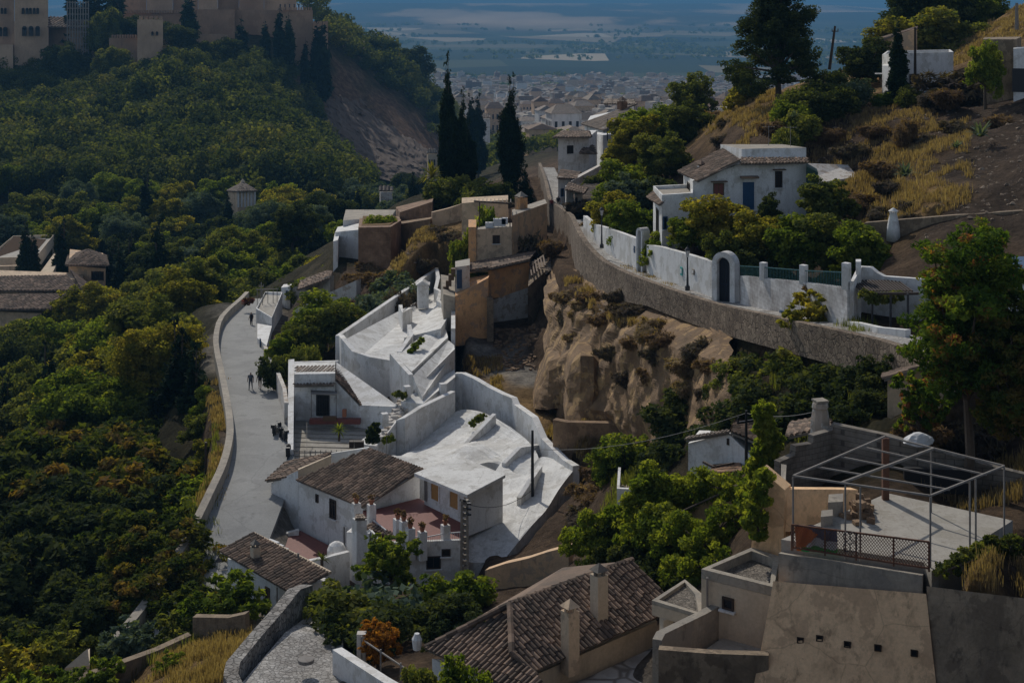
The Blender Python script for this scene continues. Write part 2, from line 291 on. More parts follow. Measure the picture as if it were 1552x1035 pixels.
def tps(px, ld):
    px = np.clip(px, -300, 1850)/700.0; ld = np.clip(ld, math.log(20), math.log(4800)); out = np.empty(px.shape)
    for i in range(0, len(px), 20000):
        a = px[i:i+20000]; b = ld[i:i+20000]; r2 = (a[:, None]-cp[None, :, 0])**2+(b[:, None]-cp[None, :, 1])**2
        out[i:i+20000] = tk(r2)@SOL[:n_]+SOL[n_]+SOL[n_+1]*a+SOL[n_+2]*b
    return out
PXS = np.concatenate([np.arange(-1400, -320, 60), np.arange(-320, 1860, 6.0), np.arange(1880, 3000, 60)])
LDS = np.concatenate([np.arange(math.log(16), math.log(260), .0075), np.arange(math.log(260), math.log(1000), .013), np.arange(math.log(1000), math.log(45000), .022)])
GX, GL = np.meshgrid(PXS, LDS); gd = np.exp(GL); gx = (GX-CX)/F*gd
H = tps(GX.ravel(), GL.ravel()).reshape(GX.shape)
rough = fbm(gx/3.1, gd/3.1, 4, 3); big = fbm(gx/14, gd/14, 3, 9)
H = H+rough*np.clip(gd/60, .3, 1.0)*.9*np.clip(2-gd/900, 0, 1)+big*1.2*np.clip(gd/100, 0, 1.5)*np.clip(2-gd/900, 0, 1)
# far hills beyond the plain
far = np.clip((gd-6500)/16000, 0, 1); hills = (fbm(gx/5200+3.1, gd/4200, 5, 21)+.5)
H = H+np.clip((gd-5200)/3000, 0, 1)*(hills-.35)*(150+np.clip((gd-8000)/9000, 0, 1)*260)+far*70
H = H-np.clip((gd-30000)/15000, 0, 1)*1500
H = np.minimum(H, np.where(gd > 9000, -gd*(5+6*fbm(gx/9000, gx*0+3, 3, 5))/F, 1e9))
ROAD = [(405, 452, 175), (398, 462, 166), (372, 490, 152), (366, 520, 140), (370, 545, 132), (378, 572, 125), (392, 622, 113), (399, 655, 106.5), (400, 682, 102), (393, 720, 97), (376, 765, 91.5), (347, 832, 86), (318, 885, 82), (285, 940, 78), (240, 1000, 74)]
PATHR = [(1430, 545, 60), (1360, 518, 65), (1200, 483, 76), (1097, 460, 87), (1000, 428, 98), (950, 408, 106), (918, 389, 113), (895, 370, 120), (884, 352, 130), (876, 337, 143), (860, 325, 158), (843, 312, 174), (838, 295, 190), (834, 280, 205), (829, 266, 222), (824, 254, 238)]
def flatten(line, hw, blend, dz, off=0):
    global H
    pts = [P(*q) for q in line]
    if off:
        nn = []
        for i in range(len(pts)): d_ = pts[min(i+1, len(pts)-1)]-pts[max(i-1, 0)]; d_.z = 0; d_.normalize(); nn.append(Vector((-d_.y, d_.x, 0))*off)
        pts = [p+q for p, q in zip(pts, nn)]
    best = np.full(H.shape, 1e9); zz = np.zeros(H.shape)
    for a, b in zip(pts, pts[1:]):
        dx = b.x-a.x; dy = b.y-a.y; L = dx*dx+dy*dy; t = np.clip(((gx-a.x)*dx+(gd-a.y)*dy)/L, 0, 1)
        dd = np.hypot(gx-a.x-t*dx, gd-a.y-t*dy); k = dd < best; best = np.where(k, dd, best); zz = np.where(k, a.z+t*(b.z-a.z), zz)
    w = np.clip(1-(best-hw)/blend, 0, 1); w = w*w*(3-2*w); H = H*(1-w)+(zz+dz)*w
flatten(ROAD, 3.2, 1.5, -.25); flatten(PATHR, .7, .6, -2.6, 1.75); flatten(PATHR, 1.0, .55, -.3, -.85)
def pad(poly, z, blend=1.0):
    """level the ground inside a convex polygon of (px,d)"""
    global H
    pts = [W(*q) for q in poly]; n = len(pts); ar = sum(pts[i].x*pts[(i+1) % n].y-pts[(i+1) % n].x*pts[i].y for i in range(n)); sg = 1 if ar > 0 else -1
    dist = np.full(H.shape, -1e9)
    for i in range(n):
        a = pts[i]; b = pts[(i+1) % n]; dx = b.x-a.x; dy = b.y-a.y; L = math.hypot(dx, dy)
        dist = np.maximum(dist, sg*((gx-a.x)*dy-(gd-a.y)*dx)/L)
    w = np.clip(1-dist/blend, 0, 1); H = H*(1-w)+z*w
def gz(x, y):
    px = x/y*F+CX; ld = math.log(y); i = int(np.searchsorted(LDS, ld))-1; j = int(np.searchsorted(PXS, px))-1
    i = max(0, min(len(LDS)-2, i)); j = max(0, min(len(PXS)-2, j)); u = (px-PXS[j])/(PXS[j+1]-PXS[j]); v = (ld-LDS[i])/(LDS[i+1]-LDS[i])
    return float((H[i, j]*(1-u)+H[i, j+1]*u)*(1-v)+(H[i+1, j]*(1-u)+H[i+1, j+1]*u)*v)
def G(px, d, dz=0): w = W(px, d); return Vector((w.x, w.y, gz(w.x, w.y)+dz))
PADS = [
 ([(735, 122.5), (805, 121), (862, 109), (832, 104.5), (792, 107)], -30.15, 1.5),
 ([(436, 114), (545, 112), (600, 103), (446, 101)], -32.3, 1.0),
 ([(452, 92), (575, 96), (640, 89), (710, 84), (700, 79), (440, 84)], -33.6, 1.2),
 ([(345, 84), (400, 84), (520, 77), (441, 73)], -33.8, 1.0),
 ([(620, 55), (775, 53), (960, 58), (1040, 55), (1050, 47), (770, 46), (640, 50)], -24.1, 1.0),
 ([(1060, 51), (1190, 52), (1190, 43), (990, 43), (990, 50)], -24.0, 1.0),
 ([(1185, 45), (1410, 43.5), (1540, 48), (1345, 51.2), (1262, 49.5)], -19.8, .6),
 ([(1050, 103), (1222, 104), (1235, 113), (1035, 113)], -15.9, 1.0),
 ([(1130, 89), (1290, 80), (1330, 88), (1140, 96)], -17.3, 1.0),
 ([(1285, 71), (1375, 67), (1400, 74), (1290, 77)], -16.2, .8),
 ([(505, 118), (600, 117), (690, 118), (690, 150), (660, 152), (500, 126)], -33.5, 1.0),
 ([(600, 112), (700, 112), (775, 106), (870, 92), (770, 83), (700, 85), (600, 100)], -36.0, 1.0),
 ([(700, 128), (800, 126), (830, 150), (700, 150)], -29.0, 1.0),
 ([(545, 150), (600, 152), (660, 175), (600, 178), (505, 168)], -29.5, 1.0),
 ([(1000, 45.0), (1060, 45.1), (1172, 45.3), (1404, 43.5), (1640, 41.2), (1640, 19), (980, 19)], -27, .5),
]
# ---------------------------------------------------------------- pads under buildings, then the ground sheet
for poly, z, bl in PADS: pad(poly, z, bl)
def make_ground():
    COV = {'g': (.33, .215, .10), 's': (.145, .10, .068), 'k': (.115, .085, .064), 'f': (.06, .055, .03), 'c': (.16, .13, .11), 'p': (.075, .085, .05), 'b': (.17, .105, .07), 'd': (.36, .33, .29)}
    cc = np.array([COV[c[3]] for c in C]); n, m = H.shape; gxn = GX.ravel()/700; gln = GL.ravel(); col = np.empty((n*m, 3))
    jx = fbm(gx.ravel()/5, gd.ravel()/5, 4, 77)*.10; jy = fbm(gx.ravel()/5, gd.ravel()/5, 4, 55)*.10
    for i in range(0, n*m, 20000):
        r2 = (gxn[i:i+20000, None]+jx[i:i+20000, None]-cp[None, :, 0])**2+(gln[i:i+20000, None]+jy[i:i+20000, None]-cp[None, :, 1])**2+1e-6
        w = 1/r2**2.5; col[i:i+20000] = (w@cc)/w.sum(1)[:, None]
    V = np.stack([gx.ravel(), gd.ravel(), H.ravel()], 1); idx = np.arange(n*m).reshape(n, m)
    Fq = np.stack([idx[:-1, :-1].ravel(), idx[:-1, 1:].ravel(), idx[1:, 1:].ravel(), idx[1:, :-1].ravel()], 1)
    m_, t = nt('ground_cover'); at = N(t, 'ShaderNodeAttribute', attribute_name='cov'); geo = N(t, 'ShaderNodeNewGeometry')
    def nz(s, d=6, r=.65):
        x = N(t, 'ShaderNodeTexNoise', i_Scale=s, i_Detail=d, i_Roughness=r); t.links.new(geo.outputs['Position'], x.inputs['Vector']); return x.outputs[0]
    x = mixc(t, 1, at.outputs['Color'], ramp(t, nz(.35, 8, .7), [(.32, (.45, .44, .43)), (.5, (.9, .9, .9)), (.68, (1.5, 1.45, 1.35))]), 'MULTIPLY')
    x = mixc(t, 1, x, ramp(t, nz(3.5, 5, .7), [(.3, (.6, .6, .6)), (.7, (1.25, 1.25, 1.25))]), 'MULTIPLY')
    # fields of the far plain
    sp = N(t, 'ShaderNodeSeparateXYZ'); t.links.new(geo.outputs['Position'], sp.inputs[0])
    mp = N(t, 'ShaderNodeMapping'); mp.inputs['Scale'].default_value = (.00034, .00013, 0); t.links.new(geo.outputs['Position'], mp.inputs[0])
    fn = N(t, 'ShaderNodeTexNoise', i_Scale=1.6, i_Detail=7, i_Roughness=.55); t.links.new(mp.outputs[0], fn.inputs['Vector'])
    mp2 = N(t, 'ShaderNodeMapping'); mp2.inputs['Scale'].default_value = (.0034, .0026, 0); t.links.new(geo.outputs['Position'], mp2.inputs[0])
    vo = N(t, 'ShaderNodeTexVoronoi', i_Scale=1.0); t.links.new(mp2.outputs[0], vo.inputs['Vector']); vs = N(t, 'ShaderNodeSeparateColor'); t.links.new(vo.outputs['Color'], vs.inputs[0])
    fieldc = ramp(t, vs.outputs[0], [(0, (.02, .032, .02)), (.4, (.04, .055, .028)), (.62, (.09, .10, .05)), (.76, (.20, .17, .10)), (.9, (.34, .27, .17)), (1, (.50, .42, .30))])
    hillc = ramp(t, fn.outputs[0], [(.40, (.03, .045, .03)), (.47, (.07, .07, .045)), (.50, (.40, .29, .18)), (.60, (.66, .48, .31)), (.64, (.14, .12, .07))])
    def step(lo, hi):
        r_ = N(t, 'ShaderNodeMapRange'); r_.inputs[1].default_value = lo; r_.inputs[2].default_value = hi; t.links.new(sp.outputs[1], r_.inputs[0]); return r_.outputs[0]
    x = mixc(t, step(2300, 3000), x, fieldc); x = mixc(t, step(6500, 8000), x, hillc)
    finish(m_, t, x, 1, nz(1.3, 9, .8), 1.0, .8, spec=.05)
    me = npmesh('ground', V, Fq, np.zeros(len(Fq)), ['ground_cover'])
    a = me.attributes.new('cov', 'FLOAT_COLOR', 'POINT'); a.data.foreach_set('color', np.concatenate([col, np.ones((n*m, 1))], 1).astype(np.float32).ravel())
    me.polygons.foreach_set('use_smooth', [True]*len(me.polygons))
    o = link('ground', me); o['kind'] = 'structure'
make_ground()
def ribbon(name, line, hw, mat, dz=.0, kind='structure', thick=.3, hr=None):
    pts = [P(*q) for q in line]
    # resample smooth
    out = []
    for i in range(len(pts)-1):
        p0 = pts[max(i-1, 0)]; p1 = pts[i]; p2 = pts[i+1]; p3 = pts[min(i+2, len(pts)-1)]
        for k in range(6):
            t = k/6; out.append(.5*((2*p1)+(p2-p0)*t+(2*p0-5*p1+4*p2-p3)*t*t+(3*p1-p0-3*p2+p3)*t**3))
    out.append(pts[-1]); L = []; Rr = []
    for i, p in enumerate(out):
        d = (out[min(i+1, len(out)-1)]-out[max(i-1, 0)]); d.z = 0; d.normalize(); nn = Vector((-d.y, d.x, 0)); L.append(p+nn*hw); Rr.append(p-nn*(hr or hw))
    b = MB()
    for i in range(len(out)-1):
        b.face([L[i], Rr[i], Rr[i+1], L[i+1]], r=.5)
        for A_ in (L, Rr): b.face([A_[i], A_[i+1], A_[i+1]-Vector((0, 0, thick)), A_[i]-Vector((0, 0, thick))], r=.5)
    o = b.build(name, mat); o['kind'] = kind
    return L, Rr, out
RL, RR, RC = ribbon('road', ROAD, 2.15, 'road_concrete')
PL, PR, PC = ribbon('path', PATHR, .45, 'cobble', hr=1.75)
# ---------------------------------------------------------------- foliage prototypes
PROTO = {}
def leaves(blobs, n, size, rng, clumps=26, cr=.33, aspect=1.7, up=.25, droop=0, shell=.82, hang=None):
    bl = np.array([tuple(q)+(.85,)*(5-len(q)) for q in blobs], float); w = bl[:, 3]**2; w /= w.sum(); cen = []; rad = []; val = []
    for b, ww in zip(bl, w):
        k = max(3, int(round(clumps*len(bl)*ww))); d = rng.normal(size=(k, 3)); d /= np.linalg.norm(d, axis=1)[:, None]
        rr = b[3]*shell*rng.uniform(.55, 1.12, k)[:, None]; rv = np.array([1, 1, b[4] if len(b) > 4 else .85])
        cen.append(b[:3]+d*rr*rv); rad.append(np.full(k, b[3]*cr)*rng.uniform(.7, 1.3, k)); val.append(rng.random(k))
    cen = np.concatenate(cen); rad = np.concatenate(rad); val = np.concatenate(val); m = len(cen); pr = rad**2; pr /= pr.sum()
    ci = rng.choice(m, n, p=pr); d = rng.normal(size=(n, 3)); d /= np.linalg.norm(d, axis=1)[:, None]
    pos = cen[ci]+d*(rad[ci]*rng.uniform(.35, 1, n)**.5)[:, None]*np.array([1, 1, .75])
    mid = bl[:, :3].mean(0); out = pos-mid; out /= np.linalg.norm(out, axis=1)[:, None]+1e-6
    nrm = out*.5+rng.normal(size=(n, 3))*.55+np.array([0, 0, up]); nrm /= np.linalg.norm(nrm, axis=1)[:, None]
    tv = rng.normal(size=(n, 3))+np.array([0, 0, -droop]); tv -= nrm*(tv*nrm).sum(1)[:, None]; tv /= np.linalg.norm(tv, axis=1)[:, None]+1e-9
    bv = np.cross(nrm, tv); sz = size*rng.uniform(.6, 1.3, n)[:, None]
    V = np.stack([pos-tv*sz*aspect/2, pos+bv*sz/2, pos+tv*sz*aspect/2, pos-bv*sz/2], 1).reshape(-1, 3)
    return V, np.arange(4*n).reshape(n, 4), np.clip(val[ci]*.75+rng.random(n)*.25, 0, 1)
def proto(key, name, blobs, n, size, trunk, seed, crown_name='crown', **kw):
    rng = np.random.default_rng(seed); V, Fq, r = leaves(blobs, n, size, rng, **kw)
    me = npmesh(key+'_crown', V, Fq, r, ['leaf_mid']); tb = MB(); rd = random.Random(seed)
    if trunk:
        h0, r0, lean = trunk; top = max(b[2] for b in blobs)
        pts = [Vector((0, 0, -.6))]+[Vector((lean*(k/4)**2+rd.uniform(-.1, .1)*h0*.1, rd.uniform(-.1, .1)*h0*.1, h0*k/4)) for k in range(1, 5)]
        tb.tube(pts, [r0*1.35, r0, r0*.85, r0*.75, r0*.65], 8)
        for b in blobs:
            e = Vector(b[:3]); s = pts[-1] if e.z > h0 else pts[-2]; q = s.lerp(e, .5)+Vector((rd.uniform(-.3, .3), rd.uniform(-.3, .3), rd.uniform(0, .4)))*b[3]*.4
            tb.tube([s, q, e], [r0*.5, r0*.32, r0*.12], 6)
    tm = bpy.data.meshes.new(key+'_trunk'); tm.from_pydata(tb.v, [], tb.f); tm.materials.append(MATS['bark'])
    hh = float(V[:, 2].max()); ww = float(np.percentile(np.abs(V[:, :2]), 97)*2)
    PROTO[key] = (name, me, tm if trunk else None, hh, ww, crown_name)
def broad(key, seed, h=11, w=9, nb=11, n=28000, size=.205, **kw):
    rd = random.Random(seed); bl = []
    for i in range(nb):
        a = i*2.399+rd.random(); t = (i+.5)/nb; z = h*(.30+.58*t); rr = w*.5*math.sqrt(max(.05, 1-((z/h-.50)/.52)**2))*.62*(rd.uniform(.6, 1.1))
        bl.append((math.cos(a)*rr, math.sin(a)*rr, z, w*rd.uniform(.17, .25)))
    bl.append((0, 0, h*.62, w*.28)); proto(key, 'tree', bl, n, size, (h*.34, h*.022+.05, .2), seed, **kw)
broad('broad1', 1); broad('broad2', 2, 12, 8.5, 12); broad('broad3', 3, 9, 10, 12)
broad('ail1', 4, 12, 10, 16, 40000, .2, clumps=34, cr=.26, droop=.6, aspect=2.2); broad('ail2', 5, 11, 9, 14, 38000, .2, clumps=34, cr=.26, droop=.6, aspect=2.2)
broad('garden1', 6, 4.6, 4.4, 9, 12000, .13, clumps=24); broad('garden2', 8, 4.2, 3.6, 8, 10000, .12, clumps=22)
broad('airy', 9, 5.5, 4.6, 10, 5200, .16, clumps=18, cr=.2, droop=.4, aspect=2.4)
def bigtree():
    rd = random.Random(77); bl = []
    for i in range(26):
        t = (i+.5)/26; a = i*2.399; z = 5.3+5.9*t; r = 2.35*math.sqrt(max(.1, 1-((t-.42)/.62)**2))*rd.uniform(.45, 1.0); bl.append((math.cos(a)*r, math.sin(a)*r, z, rd.uniform(.8, 1.2)))
    bl += [(0, 0, 6.2, 1.5), (0, 0, 8.0, 1.5), (0.3, 0, 9.6, 1.2)]
    proto('near', 'tree', bl, 44000, .09, (4.4, .2, .2), 77, clumps=20, cr=.3, droop=1.0, aspect=2.7)
bigtree()
def cyp(key, seed, h=12, w=2.1, n=12000, size=.17, rag=.12):
    rd = random.Random(seed); bl = []
    for i in range(22):
        t = (i+.3)/22; prof = min(1, (t+.04)*5)*(1-t**1.7)**.8; r = w*.5*max(.2, prof)*rd.uniform(1-rag, 1+rag)
        bl.append((rd.uniform(-rag, rag)*w*.6, rd.uniform(-rag, rag)*w*.6, h*(.04+t*.91), r*.95, 1.5))
    proto(key, 'cypress', bl, n, size, (h*.12, .17, 0), seed, clumps=26, cr=.5, aspect=2.4, droop=-1.5, up=.1, shell=.62)
cyp('cyp1', 11, n=18000); cyp('cyp2', 12, 12, 2.6, 24000, .17, .2); cyp('cypbig', 13, 14, 3.2, 34000, .16, .28); cyp('cypfar', 14, 13, 2.6, 3500, .4, .1)
def pine():
    rd = random.Random(5); bl = []
    for i in range(26):
        t = i/26; z = 2.6+8.4*t; a = i*2.4; r = (4.2-3.0*t)*rd.uniform(.35, 1.0)
        bl.append((math.cos(a)*r, math.sin(a)*r, z, rd.uniform(1.0, 1.6), .7))
    bl += [(0, 0, 6.5, 1.5), (0, 0, 8.5, 1.3), (0, 0, 10.4, 1.1)]
    proto('pine', 'pine_tree', bl, 52000, .11, (3.6, .26, .1), 5, clumps=20, cr=.36, aspect=2.2)
pine()
def shrub(key, seed, h, w, n, size, nb=6, **kw):
    rd = random.Random(seed); bl = [(rd.uniform(-.3, .3)*w, rd.uniform(-.3, .3)*w, h*rd.uniform(.3, .7), w*rd.uniform(.16, .27)) for _ in range(nb)]+[(0, 0, h*.5, w*.3)]
    proto(key, 'shrub', bl, n, size, (h*.3, .05, 0), seed, 'foliage', **kw)
shrub('shrub1', 21, 2.2, 3, 5000, .12); shrub('shrub2', 22, 1.5, 2.4, 3500, .10); shrub('twiggy', 23, 1.8, 2.6, 5200, .07, 7, aspect=5, up=1.0, droop=-1.2); shrub('hedge', 24, 2.0, 3.4, 7000, .11, 9)
TREES = 0
def tree(key, px, pytop, d, width, mat, name=None, label=None, cat='tree', group=None, base=None, rot=None, hmin=None):
    """a tree whose top shows at (px,pytop) at distance d, standing on the ground below"""
    global TREES
    nm, cm, tm, h0, w0, cn = PROTO[key]; p = P(px, pytop, d); zb = gz(p.x, p.y) if base is None else base; h = p.z-zb
    if h < .4: print('TREE LOW', px, pytop, d, round(h, 2)); h = hmin or 1.0; zb = p.z-h
    if hmin and h < hmin: zb = p.z-hmin; h = hmin
    mn = .8*width/w0*h0
    if h < mn: h = mn; zb = p.z-h
    TREES += 1; r = rot if rot is not None else (TREES*2.399) % 6.28
    root = thing(name or nm, label, cat, (p.x, p.y, zb), group); root['_rot'] = 1; root.rotation_euler = (0, 0, r); root.scale = (width/w0, width/w0, h/h0)
    c = link(cn, cm, parent=root); c.material_slots[0].link = 'OBJECT'; c.material_slots[0].material = MATS[mat]
    if tm: link('trunk' if cn == 'crown' else 'stem', tm, parent=root)
    del root['_rot']; return root
# ---------------------------------------------------------------- building helpers
def roofing(name, parent, poly, mat='roof_tile', pitch=.26, tl=.42, seg=4, slab='concrete_dark'):
    """barrel tiled roof slope; the first edge of poly (px,py,d) is the eave"""
    pts = [P(*q) if not isinstance(q, Vector) else q for q in poly]; n = Vector()
    for i in range(len(pts)): a, c = pts[i], pts[(i+1) % len(pts)]; n += a.cross(c)
    n.normalize()
    if n.z < 0: n = -n
    u = (pts[1]-pts[0]).normalized(); u = (u-n*u.dot(n)).normalized(); v = n.cross(u); 
    if v.z < 0: v = -v
    o = pts[0]; q2 = [((p-o).dot(u), (p-o).dot(v)) for p in pts]; b = MB()
    top = [o+u*x+v*y for x, y in q2]; sl = Vector((0, 0, -.10)); m = len(top)
    b.face(top, 1); b.face([p+sl for p in top][::-1], 1)
    for i in range(m): j = (i+1) % m; b.face([top[i], top[j], top[j]+sl, top[i]+sl], 1)
    x0 = min(x for x, _ in q2); x1 = max(x for x, _ in q2); k = int((x1-x0)/pitch)
    for i in range(k+1):
        x = x0+(i+.5)*(x1-x0)/(k+1); ys = []
        for (ax, ay), (cx, cy) in zip(q2, q2[1:]+q2[:1]):
            if (ax-x)*(cx-x) < 0: ys.append(ay+(cy-ay)*(x-ax)/(cx-ax))
        if len(ys) < 2: continue
        y0, y1 = min(ys), max(ys); y0 -= .06+random.uniform(0, .05); nt_ = max(1, int((y1-y0)/tl+.5)); L = (y1-y0)/nt_; rr = pitch*.44; jog = random.uniform(-.015, .015)
        ph = random.uniform(-.5, .5)*L
        for t in range(nt_+1):
            r = random.random(); a0 = max(y0, y0+t*L+ph if t else y0); a1 = min(y1, y0+(t+1)*L+ph)
            if a1-a0 < .03: continue
            jj = jog+random.uniform(-.008, .008); rings = []
            for (yy, lift, rad) in ((a0, .022, rr), (a1+.03, .0, rr*.9)):
                rings.append([o+u*(x+jj+rad*math.cos(math.pi*s_/seg))+v*yy+n*(lift+rad*.95*math.sin(math.pi*s_/seg)) for s_ in range(seg+1)])
            for s_ in range(seg): b.face([rings[0][s_+1], rings[0][s_], rings[1][s_], rings[1][s_+1]], 0, r)
            b.face(rings[0], 0, r*.7)
    return b.build(name, [mat, slab], parent)
def ridge(parent, a, c, mat='roof_tile', rad=.14, name='ridge_cap'):
    a = P(*a); c = P(*c); d = c-a; L = d.length; k = max(1, int(L/.4)); b = MB()
    for i in range(k): b.tube([a+d*(i/k), a+d*((i+1.08)/k)], [rad*1.1, rad*.9], 8)
    return b.build(name, mat, parent)
def onwall(a, c, px, py):
    a = Vector((a[0], a[1], 0)); c = Vector((c[0], c[1], 0)); e = (c-a).normalized(); n = Vector((-e.y, e.x, 0))
    y = a.dot(n)/((px-CX)/F*n.x+n.y); q = Vector(((px-CX)/F*y, y, -py*y/F))
    if n.dot(Vector((q.x, q.y, 0))) > 0: n = -n
    return q, e, n
def opening(parent, a, c, px, py, w, h, name='window', frame='wood_dark', pane='glass', fw=.07, sill='whitewash', hood=False, bars=False, panes=True, label=None, proud=.0):
    """a,c wall line as (px,d); window centre at (px,py); w,h metres"""
    q, e, n = onwall(W(*a), W(*c), px, py); Z = Vector((0, 0, 1)); q = q+n*proud; b = MB()
    for s in (-1, 1): b.box(q+e*(s*(w/2-fw/2))+n*.03, (fw, .08, h), ax=(e, n, Z))
    for s in (-1, 1): b.box(q+Z*(s*(h/2-fw/2))+n*.03, (w-2*fw, .08, fw), ax=(e, n, Z))
    if panes and w > .5: b.box(q+n*.025, (fw*.7, .06, h-2*fw), ax=(e, n, Z))
    if bars:
        for k in range(1, int(w/.14)): b.box(q+e*(-w/2+k*.14)+n*.11, (.018, .018, h), ax=(e, n, Z))
        for s in (-.3, .3): b.box(q+Z*(s*h)+n*.11, (w, .02, .02), ax=(e, n, Z))
    o = b.build(name, frame, parent)
    g = MB(); g.box(q+n*.012, (w-2*fw, .02, h-2*fw), ax=(e, n, Z)); g.build('pane' if name == 'window' else 'panel', pane, o)
    if sill: s_ = MB(); s_.box(q-Z*(h/2+.04)+n*.08, (w+.16, .2, .06), ax=(e, n, Z)); s_.build('sill' if name == 'window' else 'threshold', sill, o)
    if hood: s_ = MB(); s_.box(q+Z*(h/2+.12)+n*.18, (w+.35, .4, .07), ax=(e, n, Z)); s_.build('hood', 'roof_tile', o)
    if label: o['label'] = label
    return o
def blk(parent, name, mat, cs, zb, tops, top_mat=None, rim=0):
    """cs: (px,d) footprint; tops: py per corner or z float (single)"""
    pts = [W(*c) for c in cs]; zt = [ZP(t, c[1]) for t, c in zip(tops, cs)] if isinstance(tops, (list, tuple)) else tops
    b = MB(); b.prism(pts, zb, zt, 0, 1 if top_mat else None)
    if rim:
        z = max(zt) if isinstance(zt, list) else zt; n = len(pts); cx = sum(pts, Vector())/n; ins = [p+(cx-p).normalized()*.3 for p in pts]
        zt_ = zt if isinstance(zt, list) else [zt]*n
        for i in range(n):
            j = (i+1) % n; b.prism([pts[i], pts[j], ins[j], ins[i]], [zt_[i]-.02, zt_[j]-.02, zt_[j]-.02, zt_[i]-.02], [zt_[i]+rim, zt_[j]+rim, zt_[j]+rim, zt_[i]+rim])
    return b.build(name, [mat, top_mat] if top_mat else mat, parent)
def base_at(px, d, z=None):
    w = W(px, d); return Vector((w.x, w.y, gz(w.x, w.y) if z is None else z))
def box_part(parent, name, mat, c, size, rz=0, **k): b = MB(); b.box(c, size, rz); return b.build(name, mat, parent, **k)
def chimney(parent, px, py0, py1, d, w=.5, mat='whitewash', cap='roof_tile', name='chimney', dd=None):
    c = P(px, py1, d); h = (py1-py0)*d/F; b = MB(); b.box(c+Vector((0, 0, h/2)), (w, dd or w, h), .6)
    o = b.build(name, mat, parent); s = MB()
    for sx in (-1, 1):
        for sy in (-1, 1): s.box(c+Vector((sx*w*.3, sy*w*.3, h+.08)), (.1, .1, .16), .6)
    b0 = c+Vector((0, 0, h+.16)); q = w*.72; ring = [b0+Vector((math.cos(.6+math.pi*(.25+.5*k))*q*1.1, math.sin(.6+math.pi*(.25+.5*k))*q*1.1, 0)) for k in range(4)]
    for k in range(4): s.face([ring[k], ring[(k+1) % 4], b0+Vector((0, 0, .28*w/.5))])
    s.face(ring[::-1]); s.build('chimney_cap', cap, o); return o
def pole(name, label, cat, px, pyt, pyb, d, r=.09, mat='wood_dark', lean=0, arm=None, group=None):
    a = P(px, pyb, d); h = (pyb-pyt)*d/F; root = thing(name, label, cat, a, group); b = MB(); t = a+Vector((lean, 0, h)); b.tube([a-Vector((0, 0, .5)), t], [r*1.15, r*.75], 8); b.build('shaft', mat, root)
    if arm: b = MB(); b.box(t-Vector((0, 0, .5)), (arm, .08, .09), .5); [b.tube([t+Vector((s*arm*.4, s*arm*.2, -.45)), t+Vector((s*arm*.4, s*arm*.2, -.25))], .04, 6) for s in (-1, 1)]; b.build('crossarm', mat, root)
    return root
# ---------------------------------------------------------------- house with the blue door above the path
h = thing('white_house', 'white cottage with a blue door on the hillside above the arched garden wall', 'house', base_at(1130, 108, -15.9))
blk(h, 'wall', 'whitewash', [(1050, 104), (1122, 104.6), (1112, 111), (1036, 110)], -16.6, [274, 249, 228, 262])
blk(h, 'wall', 'whitewash', [(1122, 104.6), (1222, 105.6), (1218, 111.5), (1112, 111)], -16.6, [247, 245, 229, 228])
blk(h, 'roof_room', 'whitewash', [(1124, 106), (1222, 107), (1186, 112), (1092, 111.5)], -12.1, [226, 224, 219, 219], 'concrete')
roofing('roof', h, [(1058, 275, 103.4), (1029, 263, 110.2), (1096, 226, 111), (1124, 247, 104)])
roofing('roof', h, [(1123, 249, 103.8), (1225, 247, 105), (1224, 240, 106), (1123, 240, 105.2)])
fa, fb = (1122, 104.6), (1222, 105.6)
opening(h, fa, fb, 1134, 297, 1.05, 2.15, 'door', 'whitewash', 'blue_paint', .08, 'concrete', False, panes=False)
box_part(h, 'door_canopy', 'roof_tile', onwall(W(*fa), W(*fb), 1135, 268)[0]+Vector((0, -.3, 0)), (1.3, .7, .14))
opening(h, fa, fb, 1180, 272, .55, 1.2, frame='wood_dark', bars=True, hood=True)
opening(h, (1050, 104), (1122, 104.6), 1089, 287, .8, .9, frame='wood', pane='red_tile', hood=True)
opening(h, (1036, 110), (1050, 104), 1044, 290, 1.4, 1.3, frame='wood_dark')
blk(h, 'side_wing', 'whitewash', [(1003, 101.5), (1050, 102.5), (1050, 108), (990, 108)], -17.6, [301, 298, 284, 287], 'concrete', .25)
roofing('side_roof', h, [(1000, 311, 101), (982, 300, 107), (992, 290, 108), (1012, 302, 102)])
blk(h, 'porch', 'whitewash', [(1050, 101), (1120, 101), (1118, 103.9), (1050, 103.6)], -17.2, -15.75, 'terrace_floor')
opening(h, (990, 108), (1003, 101.5), 997, 337, 1.6, 1.9, 'door', 'wood_dark', 'glass', sill=None, panes=False)
opening(h, (1003, 101.5), (1050, 102.5), 1008, 338, .35, .9, frame='blue_paint')
chimney(h, 1063, 252, 266, 108, .45)
s = MB(); s.prism([W(1190, 108), W(1300, 111), W(1285, 114), W(1180, 112)], -16, [ZP(285, 108), ZP(268, 111), ZP(250, 114), ZP(246, 112)]); o = s.build('rock_slab', 'white_worn'); tag(o, 'pale whitewashed rock slab sloping beside the cottage roof', 'rock')
b = MB(); A0 = P(1224, 250, 106); b.prism([W(1222, 104.5), W(1240, 105.5), W(1238, 107), W(1222, 107)], -15.9, [ZP(252, 104.5), ZP(262, 105.5), ZP(256, 107), ZP(247, 107)]); o = b.build('tarpaulin', 'tarp_green'); tag(o, 'dark green tarpaulin hung at the right end of the blue door cottage', 'tarpaulin')
